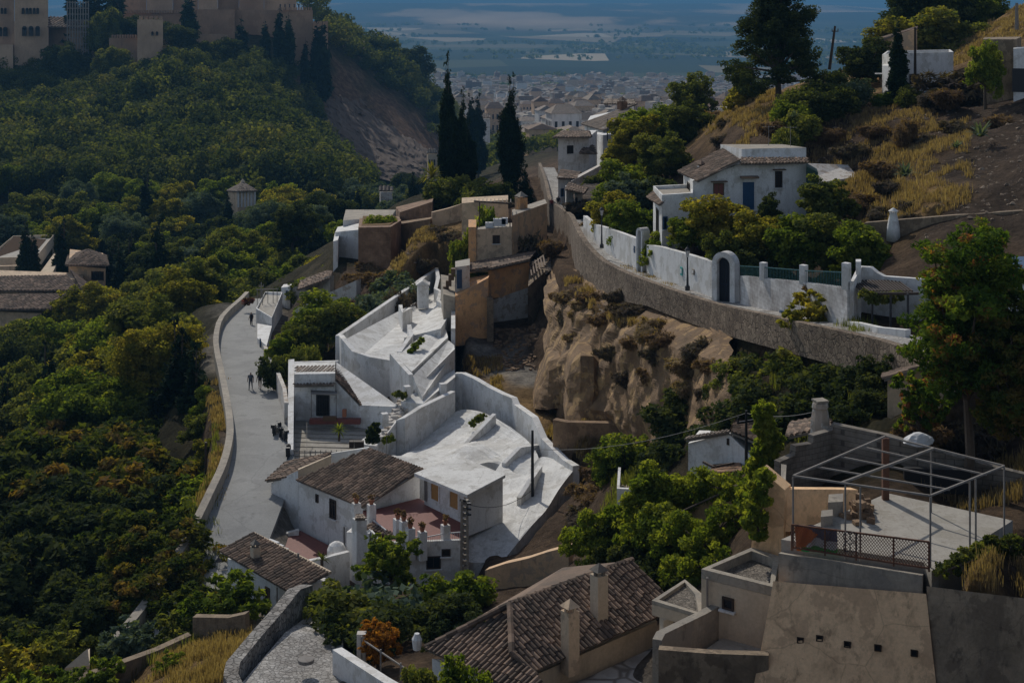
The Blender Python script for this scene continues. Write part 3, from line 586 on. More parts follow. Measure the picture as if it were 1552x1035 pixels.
# ---------------------------------------------------------------- garden wall along the path
gw = thing('garden_wall', 'long whitewashed garden wall with arched gateway beside the cobbled path', 'wall', base_at(1100, 89, -18.6))
w1 = [(884, 127.5, 327, ), (900, 121, 340), (918, 115.3, 345), (968, 105.5, 363)]
w2 = [(980, 103.2, 371), (1000, 100, 374), (1040, 94.8, 385), (1083, 89.9, 398)]
w3 = [(1122, 86.5, 418), (1158, 82.6, 422), (1200, 78.8, 426), (1240, 75.2, 431), (1284, 71.8, 437)]
for k, w_ in enumerate((w1, w2, w3)):
    b = MB(); b.wallstrip([W(q[0], q[1]) for q in w_], .35, [ZP(q[2], q[1])-3.4 for q in w_], [ZP(q[2], q[1]) for q in w_]); b.build('wall', 'painted_brick' if k == 2 else 'whitewash', gw)
def arch(parent, a, c, pxc, pyb, pyt, ow, name='arch', mat='whitewash', th=.5, band=.38):
    q, e, n = onwall(W(*a), W(*c), pxc, pyb); q2, _, _ = onwall(W(*a), W(*c), pxc, pyt); H_ = q2.z-q.z; r1 = ow/2; r2 = r1+band; zc = H_-r2; b = MB(); N_ = 14
    def pt(r, t): return q+e*(r*math.cos(t))+Vector((0, 0, zc+r*math.sin(t)))
    for s in (-1, 1): b.prism([q+e*(s*r1)+n*th/2, q+e*(s*r2)+n*th/2, q+e*(s*r2)-n*th/2, q+e*(s*r1)-n*th/2], q.z-1, q.z+zc)
    for i in range(N_):
        t0, t1 = math.pi*i/N_, math.pi*(i+1)/N_
        for sg in (1, -1): b.face([pt(r1, t0)+n*(sg*th/2), pt(r2, t0)+n*(sg*th/2), pt(r2, t1)+n*(sg*th/2), pt(r1, t1)+n*(sg*th/2)], r=.5)
        for r in (r1, r2): b.face([pt(r, t0)+n*th/2, pt(r, t1)+n*th/2, pt(r, t1)-n*th/2, pt(r, t0)-n*th/2], r=.5)
    o = b.build(name, mat, parent); d = MB(); out = [q+e*r1, q-e*r1]+[pt(r1, math.pi-math.pi*i/10) for i in range(11)]
    m = [p-n*.02 for p in out[:2]]+[p-n*.02 for p in out[2:]]
    d.face(m); d.face([p-n*.1 for p in m][::-1]); dd = d.build('gate_leaf', 'iron' if ow > .5 else 'blue_paint', o)
    ir = MB()
    for k in range(-3, 4): x = k*r1/3.6; ir.box(q+e*x+n*.05+Vector((0, 0, (zc+math.sqrt(max(0, r1*r1-x*x)))/2)), (.04, .03, zc+math.sqrt(max(0, r1*r1-x*x))-.1), ax=(e, n, Vector((0, 0, 1))))
    ir.box(q+n*.05+Vector((0, 0, 1.1)), (ow*.9, .03, .08), ax=(e, n, Vector((0, 0, 1)))); ir.build('gate_bars', 'navy_paint' if ow > .5 else 'blue_paint', dd); return o
arch(gw, (1082, 88.6), (1122, 87.4), 1100, 458, 381, .92, band=.34, th=.6)
arch(gw, (967, 105.0), (982, 104.0), 974.5, 408, 345, .40, th=.7, band=.17)
for px, d, t, bt in ((1158, 82.6, 400, 424), (1219, 77.2, 404, 430), (1284, 71.8, 401, 438), (1258, 73.8, 419, 434)):
    q = P(px, bt, d); hh = (bt-t)*d/F
    if px != 1258: box_part(gw, 'post', 'whitewash', q+Vector((0, .17, hh/2)), (.34, .34, hh+.1), .8)
for (p0, d0, y0), (p1, d1, y1) in zip([(1122, 86.5, 404), (1158, 82.6, 406), (1219, 77.2, 411)], [(1158, 82.6, 406), (1219, 77.2, 411), (1284, 71.8, 414)]):
    b = MB(); a = P(p0, y0, d0)+Vector((0, .17, 0)); c = P(p1, y1, d1)+Vector((0, .17, 0)); hh = .78
    b.bar(a, c, .05); b.bar(a-Vector((0, 0, hh)), c-Vector((0, 0, hh)), .05); k = int((c-a).length/.2)
    for i in range(1, k): q = a.lerp(c, i/k); b.bar(q, q-Vector((0, 0, hh)), .02)
    b.build('railing', 'teal_paint', gw)
q, e, n = onwall(W(1040, 94.8), W(1083, 89.9), 1034, 411)
for nm, mt, px, py, w_, hh, lab, ct in (('sign', 'turquoise', 1034, 411, .38, .55, 'turquoise upright panel sign fixed on the white garden wall left of the lamp post', 'sign'), ('plaque', 'concrete', 1052, 412, .34, .36, 'small grey plaque fixed on the garden wall right of the lamp post', 'plaque')):
    q, e, n = onwall(W(1000, 100), W(1083, 89.9), px, py); b = MB(); b.box(q+n*.06, (w_, .05, hh), ax=(e, n, Vector((0, 0, 1)))); b.box(q+n*.09, (w_*.6, .02, hh*.5), ax=(e, n, Vector((0, 0, 1))), mi=1); o = b.build(nm, [mt, 'whitewash']); tag(o, lab, ct)
q, e, n = onwall(W(980, 103.2), W(918, 115.3), 963, 378); b = MB(); b.box(q+n*.08, (.3, .05, .5), ax=(e, n, Vector((0, 0, 1)))); b.box(q+n*.12, (.2, .03, .1), ax=(e, n, Vector((0, 0, 1)))); tag(b.build('letter_box', 'blue_paint'), 'small blue box fixed to the garden wall left of the narrow gateway', 'letter box')
q, e, n = onwall(W(1158, 82.6), W(1200, 78.8), 1187, 474); b = MB(); b.box(q+n*.1, (.32, .12, .26), ax=(e, n, Vector((0, 0, 1)))); b.box(q+n*.17, (.22, .03, .16), ax=(e, n, Vector((0, 0, 1)))); tag(b.build('meter_box', 'blue_paint'), 'dark blue meter box at the foot of the white garden wall', 'box')
def lantern(px, pyt, pyb, d, label, name='street_lamp', wall=False):
    a = P(px, pyb, d); hh = (pyb-pyt)*d/F; root = thing(name, label, 'street lamp', a); b = MB()
    if wall: b.bar(a+Vector((.6, .2, .5)), a+Vector((0, 0, .5)), .04); b.bar(a+Vector((0, 0, .5)), a+Vector((0, 0, .62)), .03); z = .62
    else: b.lathe(a, [(.16, 0), (.16, .25), (.08, .35), (.06, 1.0), (.045, hh-.75)], 10); z = hh-.75
    b.build('bracket' if wall else 'post', 'iron', root); s = .5 if not wall else 1
    g = MB(); g.lathe(a+Vector((0, 0, z)), [(.07, 0), (.17, .42)], 6); g.build('lantern_glass', 'glass_lamp', root)
    c = MB(); c.lathe(a+Vector((0, 0, z+.42)), [(.21, 0), (.12, .14), (.03, .22), (.02, .32)], 6); c.build('lantern_cap', 'iron', root)
lantern(1042, 372, 440, 92.6, 'black iron lamp post standing on the path in front of the garden wall')
lantern(912, 312, 376, 112, 'black lamp post with lantern on the cobbled path at the corner before the garden wall')
lantern(331, 838, 878, 82.5, 'black wall lantern on the corner of the low white house by the road', 'wall_lamp', True)
# patio at the right end of the wall
pt = thing('patio_house', 'low white house with a shaded patio at the right end of the garden wall', 'house', base_at(1330, 71, -16.2))
b = MB(); b.wallstrip([W(1284, 71.6), W(1300, 70.3), W(1330, 68.3), W(1372, 66.4)], .3, [-17.6]*4, [ZP(x, d) for x, d in ((487, 71.6), (489, 70.3), (496, 68.3), (500, 66.4))]); b.build('low_wall', 'whitewash', pt)
wl = [(1300, 75.5, 404), (1318, 75, 405), (1328, 74.7, 413), (1340, 74.4, 419), (1410, 73, 424)]
b = MB(); b.wallstrip([W(q[0], q[1]) for q in wl], .3, [-17]*5, [ZP(q[2], q[1]) for q in wl]); b.build('wall', 'whitewash', pt)
blk(pt, 'side_wall', 'whitewash', [(1288, 71.7), (1294, 71.9), (1306, 75.3), (1300, 75.4)], -17.2, [428, 426, 405, 404])
blk(pt, 'pillar', 'whitewash', [(1297, 73.5), (1305, 73.5), (1305, 74.2), (1297, 74.2)], -17, ZP(394, 74))
opening(pt, (1300, 75.5), (1410, 73), 1342, 470, 1.0, 1.7, 'door', 'wood_dark', 'glass', sill=None, panes=False)
b = MB()
for k in range(16): a = P(1308+k*5, 442, 71.5); b.box(a+Vector((0, 1.4, 0)), (.07, 2.8, .1))
b.bar(P(1305, 445, 71), P(1392, 445, 69), .12); b.build('pergola_beams', 'wood_dark', pt)
for px, d in ((1322, 70.8), (1350, 70), (1376, 69.2)): b = MB(); b.bar(P(px, 445, d), P(px, 500, d), .09); b.build('pergola_post', 'iron', pt)
# ---------------------------------------------------------------- retaining wall of the path
rw = MB(); pl = PL; st = [i for i in range(0, len(pl), 2)]
rw.wallstrip([pl[i] for i in st][::1], .45, [pl[i].z-(1.55 if pl[i].y < 98 else min(3.4, 1.55+.08*(pl[i].y-98))) for i in st], [pl[i].z+(.12 if pl[i].y < 112 else (.75 if pl[i].y > 122 else .12+.063*(pl[i].y-112))) for i in st]); o = rw.build('retaining_wall', 'rubble'); tag(o, 'long brown rubble stone retaining wall holding up the cobbled path above the ravine', 'wall')
# ---------------------------------------------------------------- houses at the far end of the path
h = thing('path_house', 'white two storey house with shallow tiled roof on the far bend of the path', 'house', base_at(868, 200, -25.8))
blk(h, 'wall', 'whitewash', [(846, 192), (893, 194), (905, 204), (850, 204)], -27, ZP(209, 193))
roofing('roof', h, [(840, 209, 190.5), (896, 209, 192.5), (893, 200, 199), (852, 200, 198)], pitch=.4, tl=.8); roofing('roof', h, [(839, 209, 204), (840, 209, 190.5), (852, 200, 198)], pitch=.4, tl=.8); ridge(h, (850, 200, 198), (893, 200, 199), rad=.2)
opening(h, (846, 192), (893, 194), 864, 227, .95, 1.1, bars=True)
blk(h, 'front_wing', 'whitewash', [(846, 176), (872, 178), (878, 190), (848, 190)], -27, [268, 270, 262, 258])
roofing('lean_to_roof', h, [(845, 271, 175.5), (874, 273, 177.5), (880, 262, 184), (850, 259, 184)], pitch=.4, tl=.8)
opening(h, (846, 176), (872, 178), 852, 292, .5, 1.0, frame='blue_paint')
roofing('window_roof', h, [(878, 233, 190), (904, 233, 191), (899, 221, 196), (886, 221, 195)], pitch=.4, tl=.8)
h = thing('upper_house', 'large white house with broad pale tiled roofs above the far bend of the path', 'house', base_at(930, 225, -23))
blk(h, 'wall', 'whitewash', [(892, 212), (914, 203), (990, 206), (985, 225), (900, 225)], -27, [202, 205, 196, 185, 188])
blk(h, 'upper_wall', 'whitewash', [(886, 220), (914, 208), (962, 211), (956, 228), (895, 232)], -22.5, [190, 194, 177, 164, 176])
roofing('roof', h, [(882, 189, 219), (914, 196, 206.5), (966, 176, 210), (948, 161, 222)], 'roof_tile_pale', .42, .9); roofing('roof', h, [(882, 188, 219.5), (948, 162, 222), (965, 159, 232), (905, 178, 236)], 'roof_tile_pale', .42, .9)
opening(h, (914, 208), (962, 211), 945, 199, .9, 1.6); opening(h, (886, 220), (914, 208), 909, 205, 1.2, 1.1)
chimney(h, 943, 154, 166, 220, 1.1, 'brick')
roofing('terrace_roof', h, [(915, 158, 235), (965, 160, 236), (960, 152, 242), (918, 152, 242)], 'roof_tile_pale', .42, .9)
b = MB(); [b.bar(P(x, 196, 202.5), P(x, 213, 202.5), .05) for x in range(920, 962, 3)]; b.bar(P(918, 197, 202.5), P(962, 195, 202.5), .09); [b.bar(P(x, 180, 202.5), P(x, 214, 202.5), .12) for x in (921, 940)]; b.build('balcony_railing', 'iron', h)
h = thing('gate_pavilion', 'small white gate pavilion with narrow piers where the path narrows', 'building', base_at(868, 160, -24.5))
for a, t, m_ in ((862, 285, 'whitewash'), (876, 292, 'whitewash')): blk(h, 'pier', m_, [(a-4, 150), (a+7, 151), (a+6, 154), (a-5, 154)], -24.5, ZP(t, 152))
roofing('roof', h, [(857, 288, 148), (884, 296, 149.5), (890, 286, 156), (862, 279, 156)], pitch=.35); opening(h, (873, 150), (882, 151), 873, 313, .4, 1.8, 'door', 'wood_dark', 'blue_paint', sill=None, panes=False)
for i_, (cs, tp) in enumerate((([(866, 176), (916, 184), (914, 187), (864, 178)], [275, 248, 246, 272]),)):
    b = blk(None, 'lane_wall', 'white_worn', cs, -27.5, tp); tag(b, 'sloping pale rubble topped wall climbing beside the far white house', 'wall')
roofing_o = roofing('shed_roof', None, [(868, 300, 156), (905, 318, 150), (925, 290, 160), (895, 272, 168)], 'roof_tile_pale', .4, .8); tag(roofing_o, 'weathered brown tiled shed roof behind the gate pavilion', 'roof')
# ---------------------------------------------------------------- ochre ruin
h = thing('ochre_house', 'ochre house with one dark window and a planted roof terrace above the ruined walls', 'house', base_at(765, 142, -25))
blk(h, 'front_wall', 'tan', [(722, 138.5), (776, 139), (776, 144), (722, 144)], -26, [348, 344, 338, 342], 'terrace_floor')
blk(h, 'side_wall', 'ochre_pale', [(776.3, 139), (829, 146), (826, 150), (776.3, 144.3)], -26, [327, 308, 302, 318], 'concrete')
blk(h, 'corner_pier', 'ochre', [(710, 138.2), (721.7, 138.3), (721.7, 143), (710, 143)], -26, ZP(345, 138))
opening(h, (722, 138.5), (776, 139), 752, 363, .7, .8, frame='wood_dark'); opening(h, (776, 139), (829, 146), 786, 376, .3, .3, sill=None)
chimney(h, 790, 300, 322, 144, .9, 'ochre', 'concrete')
b = MB(); [b.box(P(x, y, 139.5), (w_, .5, hh)) for x, y, w_, hh in ((742, 341, .8, .5), (757, 337, 1.2, .7), (765, 335, .6, .6))]; b.build('white_furniture', 'cloth_white', h)
b = MB(); [b.bar(P(x, 306, d), P(x, 345, d), .1) for x, d in ((727, 139), (773, 139.5))]; b.bar(P(718, 305, 139.5), P(776, 309, 139.5), .14); [b.bar(P(720+6*k, 302, 143.5), P(720+6*k, 307, 139), .07) for k in range(10)]; b.build('terrace_pergola', 'wood_dark', h)
blk(h, 'back_room', 'tan', [(700, 150), (770, 149), (770, 154), (700, 154)], -26, [308, 303, 296, 300])
h = thing('ruined_house', 'roofless ruin with orange plaster walls and a collapsed tiled edge above the gravel yard', 'ruin', base_at(760, 127, -28.8))
blk(h, 'left_wall', 'ochre', [(690, 125), (740, 126), (742, 130), (690, 130)], -29.8, [449, 421, 416, 424])
blk(h, 'middle_wall', 'ochre', [(740, 130), (803, 133), (803, 134), (740, 131.2)], -26.8, [411, 397, 396, 410])
blk(h, 'back_wall', 'white_worn', [(742, 130.3), (800, 132.5), (800, 133.3), (742, 131)], -30.5, [456, 436, 436, 456])
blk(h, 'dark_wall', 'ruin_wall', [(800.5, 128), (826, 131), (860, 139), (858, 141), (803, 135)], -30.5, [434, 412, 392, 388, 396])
blk(h, 'corner_pier', 'ruin_wall', [(738, 125.2), (748, 125.4), (746, 130), (740, 130)], -30.5, [450, 455, 450, 440])
roofing('broken_roof', h, [(742, 408, 129), (803, 393, 132), (815, 380, 141), (738, 392, 140)], 'roof_tile', .35, .6)
roofing('broken_roof', h, [(704, 412, 130), (742, 405, 129.5), (745, 394, 138), (706, 400, 138)], 'roof_tile', .35, .6)
roofing('eave_fragment', h, [(826, 416, 131), (856, 398, 136), (852, 388, 138), (826, 402, 134)], 'roof_tile_pale', .35, .6)
b = MB(); [b.bar(P(803+k*4, 400-k*2.5, 133), P(806+k*4, 418-k*3, 129), .12) for k in range(6)]; b.bar(P(804, 404, 132), P(830, 383, 135), .16); b.build('roof_beams', 'wood', h)
q = P(773, 496, 130); b = MB(); b.box(q, (2.2, .5, .08)); b.box(q-Vector((0, 0, .5)), (2.2, .5, .08)); [b.box(q+Vector((s_, 0, -.25)), (.08, .5, .8)) for s_ in (-1.1, -.35, .35, 1.1)]; tag(b.build('wooden_crate', 'wood'), 'low open wooden rack against the peeling white wall of the ruin', 'rack')
b = MB()
for k in range(150):
    px = random.uniform(750, 815); d = random.uniform(118, 128); g = G(px, d); b.box(g+Vector((0, 0, .02)), (random.uniform(.1, .5), random.uniform(.1, .4), random.uniform(.1, .3)), random.uniform(0, 3))
o = b.build('rubble_heap', 'earth_wall'); tag(o, 'scattered stones and broken bricks on the ground below the ruin', 'rubble', kind='stuff')
h = thing('balcony_store', 'cluttered grey store with blue door between the white cave wall and orange ruin', 'building', base_at(680, 132, -28))
blk(h, 'wall', 'white_worn', [(690, 126), (712, 127), (712, 136), (690, 134)], -29, [405, 402, 392, 396], 'terrace_floor'); blk(h, 'floor_block', 'concrete', [(672, 127), (689.5, 127), (689.5, 137), (668, 137)], -29, [446, 450, 420, 416])
opening(h, (690, 126), (712, 127), 696, 423, .5, 1.6, 'door', 'blue_paint', 'cloth_blue', sill=None, panes=False)
for k in range(4): box_part(h, 'shelf_box', 'wood', P(676+k*4, 438-k*9, 130), (.5, .5, .5))
# ---------------------------------------------------------------- brick buildings on the spur
h = thing('brick_outhouse', 'brown brick outhouse with grass growing on its roof on the spur', 'building', base_at(575, 160, -28.8))
blk(h, 'wall', 'brick', [(543, 159), (592, 157), (608, 164), (604, 172), (545, 172)], -30.2, [345, 344, 334, 328, 331]); blk(h, 'roof', 'leaf_dry', [(548, 161), (590, 159), (602, 165), (599, 170), (550, 170)], -25.3, [342, 341, 332, 328, 331])
h = thing('brick_annex', 'long brown brick annex with a doorway behind the grassy outhouse', 'building', base_at(630, 168, -27))
blk(h, 'wall', 'brick', [(606, 172), (655, 166), (657, 180), (600, 180)], -28.5, [322, 306, 300, 314]); blk(h, 'low_wall', 'earth_wall', [(604, 166), (652, 162), (655, 165), (606, 170)], -28.5, [340, 332, 329, 336]); opening(h, (606, 172), (655, 166), 622, 345, .9, 1.7, 'door', 'wood_dark', 'glass', sill=None, panes=False)
h = thing('spur_house', 'small white house with a flat pale roof at the left tip of the spur', 'house', base_at(530, 168, -29.3))
blk(h, 'wall', 'whitewash', [(508, 167), (546, 165), (548, 172), (512, 174)], -31, [352, 348, 338, 344]); blk(h, 'roof_wall', 'whitewash', [(520, 172), (592, 176), (600, 184), (524, 186)], -30, [334, 330, 318, 318], 'concrete'); blk(h, 'step_wall', 'whitewash', [(505, 162), (512, 162), (516, 172), (508, 172)], -31, [366, 364, 350, 352])
b = MB(); wl = [(655, 163, 322), (680, 163.5, 316), (700, 164, 309), (748, 160, 305)]; b.wallstrip([W(q[0], q[1]) for q in wl], .4, [-28.5]*4, [ZP(q[2], q[1]) for q in wl]); tag(b.build('garden_wall', 'tan'), 'tan plaster garden wall below the tall pair of cypresses', 'wall')
# ---------------------------------------------------------------- whitewashed cave houses
W_ = 'whitewash'; WR = 'whitewash_roof'
cv = thing('upper_cave_house', 'upper whitewashed cave house with bare walls and a smooth sloping roof below the brown scrub', 'cave house', base_at(590, 125, -33))
blk(cv, 'roof', WR, [(520, 121), (546, 118.5), (597, 118), (612, 124), (662, 137), (664, 148)], -33.5, [516, 541, 549, 516, 466, 440])
blk(cv, 'roof', WR, [(612.3, 123), (668, 122), (690, 134), (686, 140), (662.3, 137)], -33.5, [512, 498, 462, 452, 462])
b = MB(); fw = [(513, 124, 508), (517, 121, 513), (533, 118.6, 532), (560, 117.4, 541), (597, 116.8, 547)]; b.wallstrip([W(q[0], q[1]) for q in fw], .45, [-35]*5, [ZP(q[2], q[1]) for q in fw]); b.build('front_wall', W_, cv)
b = MB(); bw = [(515, 123.8, 509), (560, 131, 478), (610, 140, 444), (663, 151, 408)]; b.wallstrip([W(q[0], q[1]) for q in bw], .4, [-33.5]*4, [ZP(q[2], q[1]) for q in bw]); b.build('perimeter_wall', W_, cv)
rwv = [(664, 150, 406), (667, 146, 420), (663, 141, 437), (671, 139, 441), (667, 136, 455), (677, 134, 462), (690, 128, 468), (690, 120, 498)]
b = MB(); b.wallstrip([W(q[0], q[1]) for q in rwv][::-1], .35, [-33.5]*8, [ZP(q[2], q[1]) for q in rwv][::-1]); b.build('stepped_wall', W_, cv)
b = MB(); q = P(641, 458, 138); b.box(q+Vector((0, 0, .6)), (1.0, .9, 2.2), .2); b.build('chimney', W_, cv); b = MB(); c = q+Vector((0, 0, 1.7)); b.prism([c+Vector((x, y, 0)) for x, y in ((-.65, -.6), (.65, -.6), (.65, .6), (-.65, .6))], c.z, [c.z+.02, c.z+.02, c.z+.1, c.z+.1]); b.face([c+Vector((-.65, -.6, 0)), c+Vector((.65, -.6, 0)), c+Vector((0, -.6, .45))]); b.face([c+Vector((-.65, -.6, 0)), c+Vector((0, -.6, .45)), c+Vector((0, .6, .45)), c+Vector((-.65, .6, 0))]); b.face([c+Vector((.65, -.6, 0)), c+Vector((0, -.6, .45)), c+Vector((0, .6, .45)), c+Vector((.65, .6, 0))]); b.build('chimney_hood', W_, cv)
for ps in ([(604, 132, 462), (610, 128, 474), (625, 132, 466)], [(617, 124, 492), (620, 121, 507), (610, 118, 521), (602, 116, 533)]):
    b = MB(); b.wallstrip([W(q[0], q[1]) for q in ps], .35, [-33.5]*len(ps), [ZP(q[2], q[1]) for q in ps]); b.build('divider_wall', W_, cv)
md = thing('middle_cave_house', 'middle whitewashed cave house with stepped roof slabs and green creepers between the other two', 'cave house', base_at(640, 112, -33))
blk(md, 'roof', WR, [(598, 115), (624, 110.5), (679, 120.5), (676, 125), (660, 125)], -34, [538, 563, 511, 500, 496])
blk(md, 'roof', WR, [(625, 110), (640, 107.5), (688.5, 116), (688.5, 119), (680, 120)], -34, [570, 602, 533, 523, 516])
b = MB(); wl = [(597, 115.3, 535), (612, 112.5, 552), (626, 110, 567)]; b.wallstrip([W(q[0], q[1]) for q in wl][::-1], .35, [-34]*3, [ZP(q[2], q[1]) for q in wl][::-1]); b.build('side_wall', W_, md)
blk(md, 'front_wall', W_, [(626, 109.3), (689, 115), (689, 115.8), (628, 110)], -34, [592, 529, 527, 590])
blk(md, 'front_wall', W_, [(608, 108), (640, 106.8), (690, 111.5), (689, 114.7), (627, 109)], -34, [608, 612, 571, 560, 596], WR)
b = MB(); wl = [(600, 104, 637), (614, 103.5, 633), (640, 105.2, 617), (690, 109, 593)]; b.wallstrip([W(q[0], q[1]) for q in wl], .4, [-34]*4, [ZP(q[2], q[1]) for q in wl]); b.build('parapet', W_, md)
b = MB(); cc_ = [(572, 103, 668), (583, 104, 655), (590, 106, 636), (601, 108, 619), (612, 110, 604), (626, 112.5, 585)]
for (a, d0, t0), (c, d1, t1) in zip(cc_, cc_[1:]): b.prism([W(a, d0), W(a+16, d0), W(c+14, d1), W(c, d1)], -34, [ZP(t0, d0)]*2+[ZP(t1, d1)]*2)
b.build('stairs', 'whitewash_roof', md)
b = MB()
for k in range(60):
    t = random.random(); i = min(4, int(t*5)); f = t*5-i; a = cc_[i]; c = cc_[i+1]; px = a[0]+(c[0]-a[0])*f+random.uniform(-2, 15); d = a[1]+(c[1]-a[1])*f; q = P(px, a[2]+(c[2]-a[2])*f, d); b.box(q+Vector((0, 0, .05)), (random.uniform(.2, .6), random.uniform(.2, .5), random.uniform(.1, .5)), random.uniform(0, 3))
rk = b.build('rubble', 'white_worn', md); rk['kind'] = 'stuff'
for q in ((617, 598, 108.5), (671, 594, 109), (583, 640, 103)): c = P(*q); box_part(md, 'chimney', W_, c+Vector((0, 0, .2)), (.45, .45, .9), .4)
blk(md, 'front_wall', W_, [(541, 104), (572, 102.5), (600, 103.8), (600, 108), (570, 108)], -34, [672, 676, 640, 632, 650])
lw = thing('lower_cave_house', 'lower cave house, a wide whitewashed bowl of roofs behind a curving wavy topped wall', 'cave house', base_at(760, 97, -34))
def surf(name, mat, rows, parent, nx=26, ny=22, bump=.25, seed=3, zb=None):
    """smooth hand plastered surface through a grid of (px,py,d) rows"""
    Rn = len(rows); Cn = len(rows[0]); grid = np.array([[tuple(P(*q)) for q in r] for r in rows]); b = MB(); out = []
    def cr(p0, p1, p2, p3, t): return .5*((2*p1)+(p2-p0)*t+(2*p0-5*p1+4*p2-p3)*t*t+(3*p1-p0-3*p2+p3)*t**3)
    def samp(a, t):
        n = len(a); x = t*(n-1); i = min(int(x), n-2); f = x-i; f2 = f; return cr(a[max(i-1, 0)], a[i], a[i+1], a[min(i+2, n-1)], f2)
    for v in range(ny+1):
        rowp = [samp([grid[r][c] for r in range(Rn)], v/ny) for c in range(Cn)]; out.append([samp(rowp, u/nx) for u in range(nx+1)])
    out = np.array(out); nz_ = fbm(out[:, :, 0]*.55+7, out[:, :, 1]*.55, 4, seed); edge = np.ones(nz_.shape); edge[0] = edge[-1] = 0; edge[:, 0] = edge[:, -1] = 0
    out[:, :, 2] += nz_*bump*2*edge
    for v in range(ny):
        for u in range(nx): b.face([out[v, u], out[v, u+1], out[v+1, u+1], out[v+1, u]], r=.5)
    # skirt downwards so that it is a body, not a sheet
    ring = [out[0, u] for u in range(nx+1)]+[out[v, nx] for v in range(1, ny+1)]+[out[ny, u] for u in range(nx-1, -1, -1)]+[out[v, 0] for v in range(ny-1, 0, -1)]
    z0 = zb if zb is not None else float(out[:, :, 2].min())-1.5
    for i in range(len(ring)): a = ring[i]; c = ring[(i+1) % len(ring)]; b.face([a, c, (c[0], c[1], z0), (a[0], a[1], z0)], r=.5)
    o = b.build(name, mat, parent); bm = bpy.data.meshes[o.data.name]; return o
surf('roof', WR, [[(600, 690, 104.2), (650, 657, 106.5), (690, 624, 109.2), (720, 622, 108.6), (748, 632, 106.2), (775, 648, 103.0)],
                  [(597, 696, 101.5), (640, 678, 103.3), (682, 650, 106), (712, 654, 105), (752, 660, 103), (800, 668, 99.5)],
                  [(590, 694, 99.5), (622, 698, 99.3), (672, 702, 98), (712, 668, 101.5), (765, 690, 98), (815, 690, 96.5)],
                  [(600, 716, 97), (622, 716, 96.8), (690, 714, 96.5), (745, 700, 97), (790, 722, 94), (818, 712, 94)]], lw, zb=-37)
surf('roof', WR, [[(760, 700, 96.6), (790, 722, 93.6), (806, 706, 94.6), (822, 692, 96), (850, 700, 94.5), (868, 714, 92)],
                  [(735, 738, 92.5), (768, 722, 94), (795, 738, 91.7), (812, 722, 93), (832, 728, 91.8), (848, 740, 90)],
                  [(720, 775, 88.5), (748, 760, 89.6), (780, 752, 90), (800, 758, 89.2), (815, 762, 88.6), (828, 772, 87.4)],
                  [(712, 800, 86), (735, 792, 86.4), (760, 790, 86.4), (785, 786, 86.6), (798, 790, 86), (806, 796, 85.4)],
                  [(706, 826, 83.8), (722, 826, 83.8), (738, 824, 84), (754, 822, 84.2), (768, 824, 83.8), (780, 828, 83.2)],
                  [(704, 850, 82.4), (716, 852, 82), (728, 852, 82), (740, 852, 82), (752, 852, 82), (762, 850, 82)]], lw, bump=.2, seed=8, zb=-37)
wt = [(689, 112.2, 566), (700, 112, 566), (718, 110.5, 574), (740, 108.6, 587), (760, 107, 597), (775, 105.8, 603), (779, 105, 613), (792, 102.6, 622), (806, 100.2, 632), (813, 98.8, 648), (820, 97.6, 664), (836, 95.6, 680), (852, 93.8, 696), (868, 92, 706)]
b = MB(); b.wallstrip([W(q[0], q[1]) for q in wt], .45, [-36]*len(wt), [ZP(q[2], q[1]) for q in wt]); b.build('wavy_wall', W_, lw)
b = MB(); wl = [(688, 99.5, 704), (718, 102, 678), (752, 105, 645)]; b.wallstrip([W(q[0], q[1]) for q in wl], .3, [-34]*3, [ZP(q[2]-(8, 16, 18)[k], q[1]) for k, q in enumerate(wl)]); b.build('divider_wall', W_, lw)
b = MB(); wl = [(766, 95.6, 716), (790, 97, 700), (818, 98.2, 686)]; b.wallstrip([W(q[0], q[1]) for q in wl], .3, [-34]*3, [ZP(q[2]-(14, 22, 12)[k], q[1]) for k, q in enumerate(wl)]); b.build('divider_wall', W_, lw)
b = MB(); wl = [(790, 88.5, 756), (808, 90.2, 742), (822, 93.5, 716)]; b.wallstrip([W(q[0], q[1]) for q in wl], .3, [-34]*3, [ZP(q[2]-(2, 16, 10)[k], q[1]) for k, q in enumerate(wl)]); b.build('divider_wall', W_, lw)
# ---------------------------------------------------------------- small white house with the courtyard
h = thing('courtyard_house', 'small white house with a dark double door and tiled terrace beside the road', 'house', base_at(478, 111, -32.3))
blk(h, 'wall', W_, [(446, 110.5), (508, 110), (508, 116), (446, 116.5)], -32.6, [576, 575, 548, 550], 'whitewash_roof')
blk(h, 'back_wall', W_, [(446, 116.7), (513, 116.2), (513, 117), (446, 117.3)], -32.6, [549, 547, 546, 548])
roofing('tile_strip', h, [(448, 572, 111.5), (506, 571, 111), (506, 556, 114.5), (448, 557, 115)], 'roof_tile_pale', .3, .5); blk(h, 'parapet', W_, [(446, 110.3), (508, 109.8), (508, 110.3), (446, 110.8)], -29.6, [567, 566, 563, 564])
roofing('cornice', h, [(446, 585, 109.9), (506, 584, 109.4), (506, 579, 110.2), (446, 580, 110.7)], 'roof_tile_pale', .26, .4)
opening(h, (446, 110.5), (508, 110), 489.5, 614, 1.05, 1.6, 'door', 'iron', 'glass', sill=None, bars=True)
b = MB(); b.prism([W(471, 108.9), W(511, 108.6), W(510, 110.2), W(471, 110.5)], ZP(597, 109), [ZP(598, 108.9)+.04, ZP(598, 108.6)+.04, ZP(594, 110.2)+.1, ZP(594, 110.5)+.1]); [b.bar(P(x, 598, 109), P(x, 632, 109), .05) for x in (472, 510)]; b.build('awning', 'metal_grey', h)
blk(h, 'sloping_wall', W_, [(508.3, 110), (546, 108.5), (600, 107.5), (602, 108), (510, 116)], -32.6, [576, 614, 616, 614, 549])
